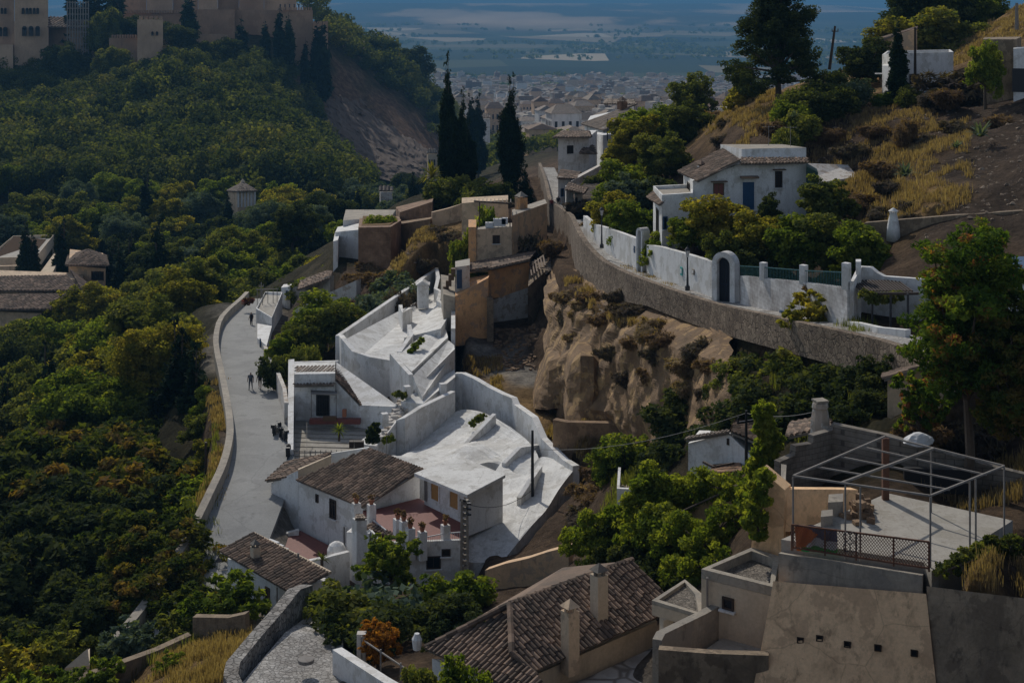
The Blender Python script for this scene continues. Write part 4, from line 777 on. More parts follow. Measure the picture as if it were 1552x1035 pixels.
roofing('coping', h, [(508, 575, 110), (546, 614, 108.3), (540, 600, 110.6), (508, 553, 115.5)], 'roof_tile', .3, .5)
blk(h, 'side_wall', W_, [(436, 101), (444.5, 101), (446, 118), (437, 118)], -33.2, [682, 681, 544, 545])
c = MB()
for k in range(9): c.prism([W(446, 101.4+k), W(575, 101.2+k*.93), W(572, 101.9+k*.93), W(446, 102.3+k)], -33.3, -32.18+k*.03)
c.build('terrace', 'terrace_floor', h); box_part(h, 'red_step', 'red_tile', P(508, 638, 108.2), (3.8, .5, .35)); box_part(h, 'bench', 'wood', P(500, 634, 107.9), (1.0, .35, .3))
box_part(h, 'jar', 'terracotta', P(522, 626, 108.5), (.3, .3, .55)); b = MB(); b.bar(P(446, 687, 101), P(540, 684, 100.8), .05); [b.bar(P(x, 682, 101), P(x, 700, 101), .05) for x in range(446, 545, 8)]; b.bar(P(465, 640, 106), P(465, 690, 101.5), .03); b.build('railing', 'metal_grey', h)
for px in (533, 541, 548): box_part(h, 'planter', 'wood_dark', P(px, 673, 101.5), (.32, .4, .45))
# ---------------------------------------------------------------- large white house with the red terrace
h = thing('terrace_house', 'large white house with a brown tiled roof and a dark red terrace', 'house', base_at(560, 88, -33.8))
blk(h, 'wall', W_, [(452, 91), (550, 86.1), (636, 88.2), (559, 92.3)], -34.6, [731, 770, 716, 684])
roofing('roof', h, [(450, 727, 90.7), (550.5, 768, 85.6), (642, 711, 88), (559, 679, 92.2)], pitch=.27)
blk(h, 'left_wing', W_, [(411, 93.5), (451.6, 91.3), (503, 94.6), (470, 98)], -34.6, [732, 713, 694, 694])
roofing('wing_roof', h, [(404, 729, 93.5), (452, 709, 91.6), (502, 687, 95.2), (431, 690, 97.5)], pitch=.3)
blk(h, 'gable_wall', 'cream', [(452, 91.1), (502, 93.4), (502, 93.8), (452, 91.5)], -31, [712, 690, 689, 710])
blk(h, 'parapet', W_, [(502.3, 93.4), (559, 92.6), (559, 93), (502.3, 93.8)], -31, [687, 678, 677, 686])
A_, B_ = (452, 91), (550, 86.1)
opening(h, A_, B_, 481, 755, .28, .5, sill=None, panes=False); opening(h, A_, B_, 505, 771, .65, 1.15, bars=True); opening(h, A_, B_, 523, 815, .35, 1.5, 'door', 'whitewash', 'metal_grey', sill=None, panes=False)
blk(h, 'terrace_floor', 'red_tile', [(550, 85.9), (572, 86.2), (634, 88), (702, 84.6), (703, 81.3), (590, 80.9)], -34.6, -30.2)
blk(h, 'front_wall', W_, [(578, 80.8), (703, 81.2), (703, 81.0), (578, 80.55)], -34.6, -30.12)
blk(h, 'front_wall', W_, [(556, 83), (578, 80.55), (578, 80.9), (558, 83.2)], -34.6, -30.1)
opening(h, (578, 80.55), (703, 81), 657, 852, .8, .7, pane='glass', frame='wood_dark'); opening(h, (578, 80.55), (703, 81), 676, 837, .5, .4)
blk(h, 'roof_room', W_, [(643, 87), (703, 83.7), (762, 86.2), (697, 89.2)], -31, -28.32)
b = MB(); b.prism([W(628, 86.3), W(708, 82.5), W(766, 86), W(696, 89.6)], -28.3, -28.12); b.build('roof_slab', 'whitewash_roof', h)
for px, py in ((660, 745), (689, 757)): opening(h, (643, 87), (703, 83.7), px, py, 1.0 if px > 670 else .95, 1.15, 'window', 'whitewash', 'orange_board', .08, None, panes=False, label='orange boarded window of the roof room')
opening(h, (643, 87), (703, 83.7), 646, 741, .25, 1.4, 'shutter', 'metal_grey', 'metal_grey', sill=None, panes=False)
def pot(px, py, d, s=.32, fl='leaf_dry'):
    c = P(px, py, d); r0 = MB(); r0.lathe(c, [(s*.35, 0), (s*.5, s*.7), (s*.56, s*.8), (s*.5, s*.82)], 10)
    return r0
for (px, pt_, pb, d) in ((540, 762, 800, 84), (563, 764, 800, 84.3), (545, 786, 850, 81.8), (603, 786, 812, 81.6), (612, 789, 812, 80.9), (622, 800, 826, 80.4), (640, 805, 826, 80.4), (675, 795, 816, 81.3)):
    wd = .62 if px == 545 else .42; c = P(px, pb, d); hh = (pb-pt_)*d/F; b = MB(); b.box(c+Vector((0, 0, hh/2-.4)), (wd, wd, hh+.8), .5); b.build('pillar', W_, h)
    if px != 545: m_ = pot(px, pt_, d).build('flower_pot', 'terracotta'); tag(m_, 'terracotta pot with dry flowers standing on a white pillar of the red terrace', 'flower pot', 'pots on the terrace pillars'); V, Fq, r = leaves([(0, 0, .42, .22)], 160, .07, RNG); link('flowers', npmesh('flowers', V, Fq, r, ['leaf_dry']), (0, 0, 0), m_)
roofing('pillar_cap', h, [(538, 786, 81.3), (553, 786, 81.5), (551, 780, 82.1), (541, 780, 82)], 'roof_tile_pale', .2, .3)
for wl in ([(540, 84, 790), (563, 84.3, 786), (585, 82, 803)], [(640, 80.4, 815), (675, 81.2, 808), (700, 81, 806)], [(603, 81.5, 800), (622, 80.3, 812), (640, 80.4, 815)]):
    b = MB()
    for (a, d0, t0), (c, d1, t1) in zip(wl, wl[1:]):
        p, q = P(a, t0, d0), P(c, t1, d1); b.bar(p, q, .05); k = int((q-p).length/.13); [b.bar(p.lerp(q, i/k), p.lerp(q, i/k)-Vector((0, 0, .6)), .02) for i in range(1, k)]
    b.build('railing', 'cloth_white', h)
roofing('coping', h, [(555, 800, 82.9), (640, 833, 80.3), (636, 826, 80.8), (562, 793, 83.4)], 'roof_tile', .25, .3, slab='red_tile')
blk(h, 'annex', W_, [(525, 84.5), (560, 82.2), (566, 84.5), (545, 86)], -34.6, [806, 808, 790, 790])
blk(h, 'courtyard_floor', 'red_tile', [(420, 88.5), (455, 90.6), (497, 88.2), (497, 84.5), (455, 84)], -34.6, -33.1)
b = MB(); wl = [(412, 90.4, 806), (432, 90.8, 803), (453, 91, 797)]; b.wallstrip([W(q[0], q[1]-1.2) for q in wl], .3, [-34.6]*3, [ZP(q[2]+6, q[1]-1.2) for q in wl]); b.build('courtyard_wall', W_, h)
b = MB(); wl = [(447, 83.6, 853), (490, 82.4, 846), (530, 83.4, 836)]; b.wallstrip([W(q[0], q[1]) for q in wl], .3, [-34.6]*3, [ZP(q[2], q[1]) for q in wl]); b.build('courtyard_wall', W_, h)
b = MB(); c = P(510, 832, 84.6); b.lathe(c, [(.55, -.4), (.55, 0), (.42, .28), (.2, .42), (.02, .47)], 14); b.build('oven_dome', W_, h)
for k in range(4): box_part(h, 'step', 'cloth_white', P(412+k*7, 822+k*5, 84.5), (.85, .45, .16), -.7)
# utility pole built as a lattice of concrete
root = thing('concrete_pylon', 'tall pale concrete utility pylon rising at the corner of the red terrace', 'utility pole', P(704, 862, 79.8)); b = MB()
for s_ in (-1, 1): b.bar(P(704+s_*5, 870, 79.8), P(704+s_*4, 757, 79.8), .13, .3)
for k in range(12): b.bar(P(700, 762+k*9, 79.8), P(708, 762+k*9, 79.8), .12, .2)
b.build('shaft', 'concrete', root); b = MB(); [b.bar(P(x, 762+k*8, 79.6), P(x+2, 764+k*8, 79.4), .1) for k in range(3) for x in (708, 711)]; b.bar(P(697, 757, 79.8), P(713, 760, 79.8), .12); b.build('insulators', 'iron', root)
pole('utility_pole', 'thin black utility pole in front of the white bowl of the lower cave house', 'utility pole', 807, 652, 745, 90, .10, 'black'); 
def aerial(px, py, d, label):
    c = P(px, py, d); root = thing('aerial', label, 'aerial', c); b = MB(); b.tube([c, c+Vector((0, 0, 1.5))], .02, 5); b.build('mast', 'metal_grey', root); b = MB(); b.bar(c+Vector((-.45, 0, 1.4)), c+Vector((.45, .1, 1.4)), .02); [b.bar(c+Vector((x, -.22, 1.4)), c+Vector((x, .22, 1.4)), .015) for x in (-.4, -.2, 0, .2, .4)]; b.build('elements', 'metal_grey', root)
aerial(1198, 222, 108, 'thin television aerial on the flat roof of the blue door cottage'); aerial(1165, 221, 108, 'smaller thin aerial left of the other on the blue door cottage roof'); aerial(890, 200, 198, 'thin aerial on the far two storey white house'); aerial(586, 693, 89.5, 'thin aerial on the brown tiled roof of the terrace house'); aerial(928, 160, 226, 'thin aerial on the broad pale roof of the upper house')
# ---------------------------------------------------------------- low house by the road
h = thing('low_house', 'low white house with brown tiled roof and one chimney at the road foot', 'house', base_at(400, 79, -33.7))
blk(h, 'wall', W_, [(345, 80), (440, 75), (497, 76), (386, 82)], -35, [846, 898, 878, 818])
roofing('roof', h, [(335, 835, 80), (441, 899, 74.4), (499, 868, 75.6), (383, 808, 81.4)], pitch=.26)
b = MB(); b.bar(P(383, 808, 81.5), P(500, 868, 75.6), .2, .14); b.build('ridge_cap', 'cream', h)
A_, B_ = (345, 80), (440, 75)
opening(h, A_, B_, 370, 886, .42, 1.05); opening(h, A_, B_, 406, 911, .42, 1.5, 'door', 'wood', 'wood_dark', sill=None, panes=False); opening(h, A_, B_, 394, 913, .3, .35, 'meter_box', 'metal_grey', 'metal_grey', sill=None, panes=False)
chimney(h, 387, 828, 852, 78.6, .42, 'cream', 'concrete_dark'); b = MB(); b.bar(P(420, 890, 75.8), P(420, 935, 75.8), .06); b.build('drainpipe', 'metal_grey', h); b = MB(); b.bar(P(452, 838, 77.6), P(452, 850, 77.6), .1); b.build('flue', 'metal_grey', h)
# ---------------------------------------------------------------- foreground tiled house
h = thing('tiled_house', 'foreground house with a hipped roof of dark barrel tiles and two tall cream chimneys', 'house', base_at(830, 52, -24))
roofing('roof', h, [(806, 1017, 49.4), (998, 934, 54.0), (1006, 902, 55.2), (958, 849, 56.4), (773, 917, 52.2), (776, 991, 49.9)], pitch=.21, tl=.38, seg=5)
roofing('roof', h, [(645, 981, 51.7), (850, 1072, 46.9), (812, 1025, 49.0), (776, 991, 49.9), (773, 917, 52.2)], pitch=.21, tl=.38, seg=5)
ridge(h, (645, 981, 51.7), (773, 915, 52.3), rad=.12); ridge(h, (773, 915, 52.3), (958, 848, 56.5), rad=.12); ridge(h, (773, 915, 52.2), (776, 989, 49.9), rad=.12); ridge(h, (776, 989, 49.9), (812, 1022, 49.1), rad=.10)
b = MB(); A_ = P(645, 981, 51.7); E_ = P(773, 917, 52.2); R__ = P(958, 849, 56.4); H1 = R__+Vector((-2.6, 2.5, -1.25)); b.face([A_, E_, H1]); b.face([E_, R__, H1]); b.face([A_-Vector((0, 0, .1)), H1-Vector((0, 0, .1)), E_-Vector((0, 0, .1))]); b.build('back_roof', 'roof_tile', h)
blk(h, 'wall', 'cream', [(808, 49.9), (996, 54.2), (960, 57), (775, 53)], -24.8, [1024, 941, 900, 960]); blk(h, 'wall', W_, [(655, 51.5), (812, 48.1), (808, 50), (775, 53)], -25.5, [998, 1068, 1040, 1000])
chimney(h, 908, 870, 944, 52.9, .47, 'cream', 'concrete_dark'); chimney(h, 864, 925, 1020, 50.6, .47, 'tan', 'tan')
b = MB(); b.prism([W(812, 49.6), W(996, 53.9), W(1030, 53), W(1010, 44.5), W(790, 44.5)], -24.7, -23.95); o = b.build('terrace', 'paving'); tag(o, 'paved stone terrace in front of the foreground tiled house', 'terrace')
# ---------------------------------------------------------------- flat roofed house and courtyard
h = thing('flat_roof_house', 'cream house with a flat gravel roof left of the big ruined wall', 'house', base_at(1110, 49, -24))
blk(h, 'wall', 'cream', [(1063, 48.5), (1173, 47.0), (1182, 49.6), (1139, 50.4)], -24.8, -19.3, 'gravel')
b = MB(); q = [W(1063, 48.5), W(1173, 47.0), W(1182, 49.6), W(1139, 50.4)]; c = sum(q, Vector())/4; ins = [p+(c-p).normalized()*.32 for p in q]
for i in range(4): j = (i+1) % 4; b.prism([q[i], q[j], ins[j], ins[i]], -19.32, -19.0)
b.build('parapet', 'concrete', h); opening(h, (1063, 48.5), (1173, 47), 1104, 914, .42, .4, frame='wood_dark'); b = MB(); b.bar(P(1072, 875, 48.2), P(1072, 932, 48.2), .07); b.build('drainpipe', 'metal_grey', h)
h2 = thing('porch', 'small flat roofed porch with a single post at the end of the tiled roof', 'porch', base_at(1020, 50, -24)); blk(h2, 'roof_slab', 'cream', [(988, 49.6), (1063, 48.4), (1063, 50.2), (1038, 51.4)], -21.0, -20.62, 'gravel')
b = MB(); q = [W(988, 49.6), W(1063, 48.4), W(1063, 50.2), W(1038, 51.4)]; c = sum(q, Vector())/4; ins = [p+(c-p).normalized()*.25 for p in q]
for i in range(4): j = (i+1) % 4; b.prism([q[i], q[j], ins[j], ins[i]], -20.64, -20.5)
b.build('rim', 'concrete', h2)
c = P(1010, 968, 49.4); box_part(h2, 'post', 'cream', Vector((c.x, c.y, -22.6)), (.36, .36, 3.2), .3); blk(h2, 'back_wall', 'earth_wall', [(1022, 50.4), (1062, 49.6), (1062, 49.9), (1022, 50.8)], -24.6, -21)
h = thing('sunken_courtyard', 'grey walled concrete yard sunk below the big ruined wall', 'courtyard', base_at(1080, 47, -24))
blk(h, 'floor', 'terrace_floor', [(1006, 45.2), (1160, 44.7), (1172, 48.2), (1122, 49)], -24.6, -21.1)
for wl, mt in (([(1003, 45.6, 970), (1008, 46, 960), (1070, 47.6, 930), (1124, 49.1, 900)], 'concrete'), ([(1122, 49.1, 899), (1172, 48.4, 903)], 'concrete'), ([(998, 44.9, 984), (1075, 44.6, 990), (1165, 44.3, 993)], 'ruin_wall')):
    b = MB(); b.wallstrip([W(q[0], q[1]) for q in wl], .3, [-24.8]*len(wl), [ZP(q[2], q[1]) for q in wl]); b.build('wall', mt, h)
# ---------------------------------------------------------------- big ruined wall with the pergola terrace
h = thing('ruined_building', 'massive battered plaster wall with five square holes carrying a concrete terrace', 'ruin', base_at(1290, 44, -20))
def facing(name, mat, q4, th, parent, nx=24, ny=16, amp=.10, seed=1):
    """uneven wall face through 4 corners TL TR BR BL, with thickness behind"""
    a, b_, c, d = [P(*q) for q in q4]; m = MB(); n = (b_-a).cross(d-a).normalized(); n = n if n.y < 0 else -n; g = []
    for v in range(ny+1):
        for u in range(nx+1):
            s_, t = u/nx, v/ny; p = (a*(1-s_)+b_*s_)*(1-t)+(d*(1-s_)+c*s_)*t; k = float(fbm(np.array([p.x*.8+seed*9]), np.array([p.z*.8]), 4, seed)[0])*amp*2; g.append(p+n*k)
    for v in range(ny):
        for u in range(nx): i = v*(nx+1)+u; m.face([g[i], g[i+1], g[i+nx+2], g[i+nx+1]], r=.5)
    rr = [g[u] for u in range(nx+1)]+[g[v*(nx+1)+nx] for v in range(1, ny+1)]+[g[ny*(nx+1)+u] for u in range(nx-1, -1, -1)]+[g[v*(nx+1)] for v in range(ny-1, 0, -1)]; bk = [p-n*th for p in rr]
    for i in range(len(rr)): j = (i+1) % len(rr); m.face([rr[i], rr[j], bk[j], bk[i]], r=.5)
    m.face(bk, r=.5); return m.build(name, mat, parent), n
_, nw = facing('battered_wall', 'ruin_plaster', [(1172, 880, 45.6), (1404, 900, 43.7), (1432, 1160, 41.5), (1120, 1160, 43.2)], .9, h, 40, 30, .09)
blk(h, 'top_band', 'concrete', [(1180, 46), (1398, 44.1), (1400, 45), (1184, 46.9)], -19.2, [838, 872, 869, 836])
blk(h, 'terrace', 'terrace_floor', [(1184, 46.9), (1400, 45), (1412, 44.3), (1535, 48.6), (1345, 51.3), (1264, 49)], -19.5, -17.42)
for px, py in ((1215, 972), (1244, 969), (1286, 978), (1332, 983), (1387, 991)):
    d = 44.9-(px-1215)/190*1.4-(py-885)/275*2.0+.25; q = P(px, py, d)+nw*.12; b = MB(); e = Vector((1, -.35, 0)).normalized(); Zv = Vector((0, 0, 1))
    for s_ in (-1, 1): b.box(q+e*s_*.085, (.03, .16, .2), ax=(e, nw, Zv)); b.box(q+Zv*s_*.085, (.2, .16, .03), ax=(e, nw, Zv))
    o = b.build('wall_hole', 'wood_dark', h); g = MB(); g.box(q-nw*.02, (.15, .1, .15), ax=(e, nw, Zv)); g.build('hole_back', 'black', o)
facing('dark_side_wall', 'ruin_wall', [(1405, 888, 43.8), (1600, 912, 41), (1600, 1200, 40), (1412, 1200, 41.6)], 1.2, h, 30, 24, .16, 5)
facing('inner_wall', 'ruin_plaster', [(1152, 712, 50.6), (1190, 742, 50.2), (1186, 845, 50.0), (1138, 838, 50.4)], 1.0, h, 10, 12, .18, 7)
facing('inner_wall', 'ruin_plaster', [(1186, 741, 50.6), (1300, 742, 51.2), (1296, 800, 50.9), (1182, 806, 50.3)], .6, h, 16, 10, .06, 9)
blk(h, 'low_pier', 'concrete', [(1255, 48.9), (1278, 49), (1278, 49.8), (1256, 49.7)], -19, ZP(755, 49.3)); blk(h, 'low_pier', 'concrete', [(1244, 48), (1262, 48.1), (1262, 48.7), (1245, 48.6)], -19, ZP(778, 48.3))
cw = thing('block_wall', 'stepped grey cinder block wall behind the pergola frame', 'wall', base_at(1350, 55, -19.5))
wl = [(1182, 55.5, 700), (1205, 56, 690), (1206, 56.02, 676), (1232, 56.4, 672), (1233, 56.42, 660), (1262, 57, 652), (1264, 57.02, 643), (1345, 55.6, 660), (1420, 54.6, 684), (1500, 54, 706), (1600, 53, 730)]
b = MB(); b.wallstrip([W(q[0], q[1]) for q in wl], .3, [-20.5]*len(wl), [ZP(q[2], q[1]) for q in wl]); b.build('wall', 'cinder', cw)
blk(cw, 'return_wall', 'concrete', [(1183, 52), (1190, 52), (1192, 55.4), (1184, 55.4)], -20.5, [738, 737, 704, 703])
b = MB(); b.box(P(1420, 728, 53.8), (2.4, .2, .9), -.1); b.build('dark_opening', 'black', cw)
pg = thing('pergola_frame', 'bare grey metal pergola frame on the concrete terrace', 'pergola', P(1342, 762, 50.4)); TZ = -15.22
def TP(px, py): return P(px, py, -TZ*F/py)
Acn = [TP(1202, 721), TP(1342, 661), TP(1522, 706), TP(1410, 751)]
b = MB()
for i in range(4): b.bar(Acn[i], Acn[(i+1) % 4], .055)
b.bar(TP(1276, 731.5), TP(1415, 679.5), .07); b.build('top_frame', 'metal_grey', pg)
for t in (.25, .5, .75): b = MB(); b.bar(Acn[0].lerp(Acn[1], t)-Vector((0, 0, .06)), Acn[3].lerp(Acn[2], t)-Vector((0, 0, .06)), .05); b.build('rafter', 'metal_grey', pg)
def post(p, r=.032, mat='metal_grey', zb=-17.45): b = MB(); b.tube([Vector((p.x, p.y, zb)), Vector((p.x, p.y, TZ-.05))], r, 6); b.build('post', mat, pg)
for p in (Acn[0], Acn[2], Acn[3], Acn[0].lerp(Acn[3], .39), Acn[3].lerp(Acn[2], .52), Acn[3].lerp(Acn[2], .60), Acn[0].lerp(Acn[3], .5), Acn[1].lerp(Acn[2], .4)): post(p, zb=-17.6)
q = Acn[1]; b = MB(); b.box(Vector((q.x, q.y, (TZ-17.5)/2-.1)), (.22, .2, 2.35)); b.build('thick_post', 'rust', pg)
fe = thing('lattice_fence', 'rusty diamond lattice fence along the edge of the concrete terrace', 'fence', P(1300, 850, 45))
a, c = P(1200, 795, 46.3), P(1408, 821, 44.35); a2, c2 = P(1200, 829, 46.3), P(1408, 861, 44.35); b = MB(); b.bar(a, c, .05); b.bar(a2, c2, .05); [b.bar(a.lerp(c, t), a2.lerp(c2, t)-Vector((0, 0, .1)), .05) for t in (0, .25, .48, .75, 1)]; b.build('frame', 'rust', fe)
b = MB(); k = 46; hgt = (a-a2).length
for i in range(-8, k+8):
    for s_ in (-1, 1):
        t0 = i/k; t1 = (i+s_*7)/k
        if t1 < t0: pass
        lo, hi = max(0, min(t0, t1)), min(1, max(t0, t1))
        if hi <= lo: continue
        f = lambda t: (t-t0)/(t1-t0)
        p = a2.lerp(c2, lo).lerp(a.lerp(c, lo), max(0, min(1, f(lo)))); q = a2.lerp(c2, hi).lerp(a.lerp(c, hi), max(0, min(1, f(hi)))); b.bar(p, q, .014)
b.build('lattice', 'rust', fe)
b = MB()
for px, py in ((1283, 812), (1283, 828), (1293, 812), (1293, 828)):
    q = P(px, py, 45.3); n_r = 14; b.tube([q+Vector((.11*math.cos(t*2*math.pi/n_r), -.04, .14*math.sin(t*2*math.pi/n_r))) for t in range(n_r+1)], .015, 5)
b.build('ring_ornament', 'iron', fe)
# flag of cloth hung behind the lattice
b = MB(); nx, ny = 24, 12; A1, B1, C1, D1 = P(1205, 794, 46.45), P(1268, 802, 45.95), P(1270, 838, 45.9), P(1207, 833, 46.4)
g = [[(A1.lerp(B1, u/nx)).lerp(D1.lerp(C1, u/nx), v/ny)+Vector((0, .05*math.sin(u*.9+v*.4), -.04*math.sin(u*.4))) for u in range(nx+1)] for v in range(ny+1)]
for v in range(ny):
    for u in range(nx):
        mi = 0 if u*.6+abs(v-ny*.35)*.9 < 7.5 else (3 if v > ny*.8 else (1 if v < ny*.45 else 2)); b.face([g[v][u], g[v][u+1], g[v+1][u+1], g[v+1][u]], mi); b.face([p+Vector((0, .01, 0)) for p in (g[v][u], g[v+1][u], g[v+1][u+1], g[v][u+1])], mi)
tag(b.build('flag', ['cloth_orange', 'cloth_blue', 'cloth_white', 'cloth_green']), 'sagging cloth flag in orange, navy, white and green tied behind the lattice fence', 'flag')
b = MB()
for k in range(70): px = random.gauss(1305, 9); d = 50.2+random.gauss(0, .35); w_ = W(px, d-1); b.box(Vector((w_.x, w_.y, -17.35+max(0, .5-abs(px-1305)/24)*random.random())), [random.uniform(.08, .3) for _ in range(3)], random.uniform(0, 3))
tag(b.build('rubble_heap', 'earth_wall'), 'small heap of brown rubble on the far corner of the pergola terrace', 'rubble', kind='stuff')
# shed with vines
h = thing('white_shed', 'small white shed with a dark barrel tiled roof left of the vine covered post', 'shed', base_at(1080, 70, -23.5))
blk(h, 'wall', W_, [(1043, 70), (1104, 68.6), (1138, 67.2), (1190, 71), (1060, 75)], -25, [672, 657, 690, 655, 652]); roofing('roof', h, [(1107, 655, 68.3), (1142, 690, 66.8), (1205, 655, 70), (1120, 644, 73)], pitch=.3, tl=.5)
roofing('eave_tiles', h, [(1040, 667, 69.8), (1106, 655, 68.4), (1106, 652, 68.8), (1042, 663, 70.2)], 'roof_tile_pale', .22, .3); opening(h, (1043, 70), (1104, 68.6), 1104, 669, .12, .3, sill=None, panes=False)
b = MB(); b.prism([W(1074, 67), W(1125, 66), W(1122, 68), (W(1080, 68.8))], -22, [ZP(716, 67), ZP(713, 66), ZP(700, 68), ZP(706, 68.8)]); b.build('brick_lean_to', 'brick', h); b = MB(); b.bar(P(1066, 700, 68), P(1082, 708, 67), .1); b.bar(P(1085, 707, 67.5), P(1112, 702, 67), .1); b.build('loose_boards', 'wood_dark', h)
h = thing('ruined_chimney', 'stubby whitewashed chimney with a broken top above the block wall', 'chimney', P(1243, 645, 58)); b = MB(); c = P(1243, 648, 58); b.lathe(c, [(.42, -1.2), (.38, .3), (.30, .75), (.34, .82), (.30, 1.0), (.2, 1.03)], 8); b.build('stack', 'white_worn', h); b = MB(); b.box(c+Vector((0, 0, 1.08)), (.5, .5, .08), .3); b.build('cap_stone', 'concrete', h)
roofing_o = roofing('collapsed_roof', None, [(1195, 662, 58), (1262, 645, 58.5), (1255, 632, 63), (1200, 640, 63)], 'roof_tile', .28, .45); tag(roofing_o, 'collapsed strip of roof tiles beside the stubby chimney', 'roof')
pole('utility_pole', 'dark utility pole with a crossarm standing beside the white shed', 'utility pole', 1131, 622, 700, 66, .07, 'black', 0, 1.0)
h = thing('beige_house', 'beige house with a sloping tiled verge half hidden by the big tree', 'house', base_at(1400, 61, -16.8)); blk(h, 'wall', 'tan', [(1345, 60), (1480, 59), (1500, 66), (1360, 67)], -19.5, [574, 524, 520, 560]); roofing('roof', h, [(1340, 575, 59.6), (1342, 560, 66.5), (1500, 512, 66), (1490, 524, 58.6)], 'roof_tile', .3, .5); opening(h, (1345, 60), (1480, 59), 1408, 566, .5, .45)
h = thing('dome_chimney', 'white bottle shaped cave chimney standing alone on the dark slope', 'chimney', G(1354, 88)); c = P(1354, 348, 88); b = MB(); b.lathe(c, [(.42, -.7), (.38, .1), (.27, .7), (.2, .98), (.24, 1.02)], 14); b.build('stack', W_, h, True); b = MB(); b.lathe(c+Vector((0, 0, 1.12)), [(.3, 0), (.14, .12), (.02, .2)], 12); [b.box(c+Vector((x, y, 1.07)), (.06, .06, .14)) for x, y in ((.15, .15), (-.15, .15), (.15, -.15), (-.15, -.15))]; b.build('cap', W_, h)
# ---------------------------------------------------------------- stone alley bottom left
b = MB(); wl = [(474, 66.5, 886), (455, 64.2, 893), (430, 61.8, 925), (395, 59.2, 965), (364, 56.6, 1003), (361, 55.4, 1020), (378, 53.5, 1055)][::-1]
b.wallstrip([W(q[0], q[1]) for q in wl], .55, [-30.5]*7, [ZP(q[2], q[1]) for q in wl]); tag(b.build('alley_wall', 'rubble_grey'), 'grey stone parapet wall curving round the top of the white alley', 'wall')
b = MB(); b.prism([W(478, 66), W(432, 61.2), (W(366, 56)), W(376, 52), W(520, 52), W(520, 62)], -30, [ZP(925, 66), ZP(958, 61.2), ZP(1035, 56), ZP(1110, 52), ZP(1110, 52), ZP(960, 62)]); o = b.build('alley', 'cobble'); o['kind'] = 'structure'
b = MB(); c = P(464, 1003, 57.4); c.z += .1; b.lathe(c, [(.32, -.1), (.32, .03), (.28, .04)], 16); tag(b.build('manhole_cover', 'metal_grey'), 'round pale manhole cover set in the paved alley', 'manhole cover')
b = MB(); wl = [(504, 57.5, 984), (535, 56, 1004), (575, 54.2, 1030), (640, 52, 1068)]; b.wallstrip([W(q[0], q[1]) for q in wl], .4, [-30]*4, [ZP(q[2], q[1]) for q in wl]); tag(b.build('alley_wall', W_), 'whitewashed wall on the right side of the alley below the garden bush', 'wall')
h = thing('garden_fence', 'thin green metal garden fence on the whitewashed alley wall', 'fence', P(560, 1000, 56)); b = MB(); a, c = P(548, 968, 57.5), P(640, 1030, 53.6); b.bar(a, c, .05); b.bar(a-Vector((0, 0, 1)), c-Vector((0, 0, 1)), .04); b.build('rail', 'metal_grey', h)
for t in (0, .33, .66, 1): b = MB(); b.bar(a.lerp(c, t)+Vector((0, 0, .1)), a.lerp(c, t)-Vector((0, 0, 1.2)), .06); b.build('post', 'metal_grey', h)
b = MB(); b.box(P(548, 985, 57.8), (.35, .35, 1.4)); tag(b.build('gate_pillar', 'white_worn'), 'short worn white pillar beside the garden bush', 'pillar')
b = MB(); wl = [(292, 70, 935), (345, 69.5, 936), (372, 69.2, 930)]; b.wallstrip([W(q[0], q[1]) for q in wl], .4, [-32.5]*3, [ZP(q[2], q[1]) for q in wl]); tag(b.build('ruined_wall', 'ruin_wall'), 'low dark brown ruined wall on the dry grass by the road end', 'wall')
b = MB(); wl = [(75, 66, 1062), (130, 66.5, 1024), (185, 67.5, 1005), (240, 69, 985), (290, 70, 962)]; b.wallstrip([W(q[0], q[1]) for q in wl], .4, [-34.5]*5, [ZP(q[2], q[1]) for q in wl]); tag(b.build('slope_wall', 'ruin_wall'), 'long low earth coloured wall curving along the bottom left corner', 'wall')
b = MB(); b.prism([W(98, 70), W(136, 70), W(136, 73), W(110, 73)], -35, [ZP(1012, 70), ZP(1008, 70), ZP(982, 73), ZP(1003, 73)]); b.face([P(98, 1012, 69.95), P(136, 1008, 69.95), P(133, 982, 70.4)]); tag(b.build('wall_gable', 'cream'), 'pale triangular gable wall poking up among the trees at bottom left', 'wall')
b = MB(); wl = [(735, 76.5, 866), (765, 76, 856), (800, 75.5, 848), (830, 75, 838), (862, 74.5, 830)]; b.wallstrip([W(q[0], q[1]-2) for q in wl], .5, [-31.5]*5, [ZP(q[2]-2, q[1]-2) for q in wl]); tag(b.build('old_wall', 'ochre_pale'), 'old ochre plaster wall behind the ridge of the foreground roof', 'wall')
b = MB(); wl = [(838, 96, 636), (860, 95.5, 640), (960, 95, 642)]; b.wallstrip([W(q[0], q[1]) for q in wl], .5, [-30.5]*3, [ZP(q[2], q[1]) for q in wl]); tag(b.build('earth_wall', 'earth_wall'), 'crumbling earth wall holding the dry grass ledge under the cliff', 'wall')
h = thing('small_ruin', 'tiny white walled ruin with an open tiled top above the vines', 'ruin', base_at(960, 76, -26.3)); blk(h, 'wall', W_, [(935, 75), (975, 75), (975, 75.6), (935, 75.6)], -28, [740, 742, 740, 738]); blk(h, 'side_wall', W_, [(935, 75.7), (939, 75.7), (941, 79), (937, 79)], -28, ZP(736, 76)); roofing('roof', h, [(941, 752, 75.8), (972, 752, 75.8), (974, 738, 79), (943, 738, 79)], 'roof_tile_pale', .25)
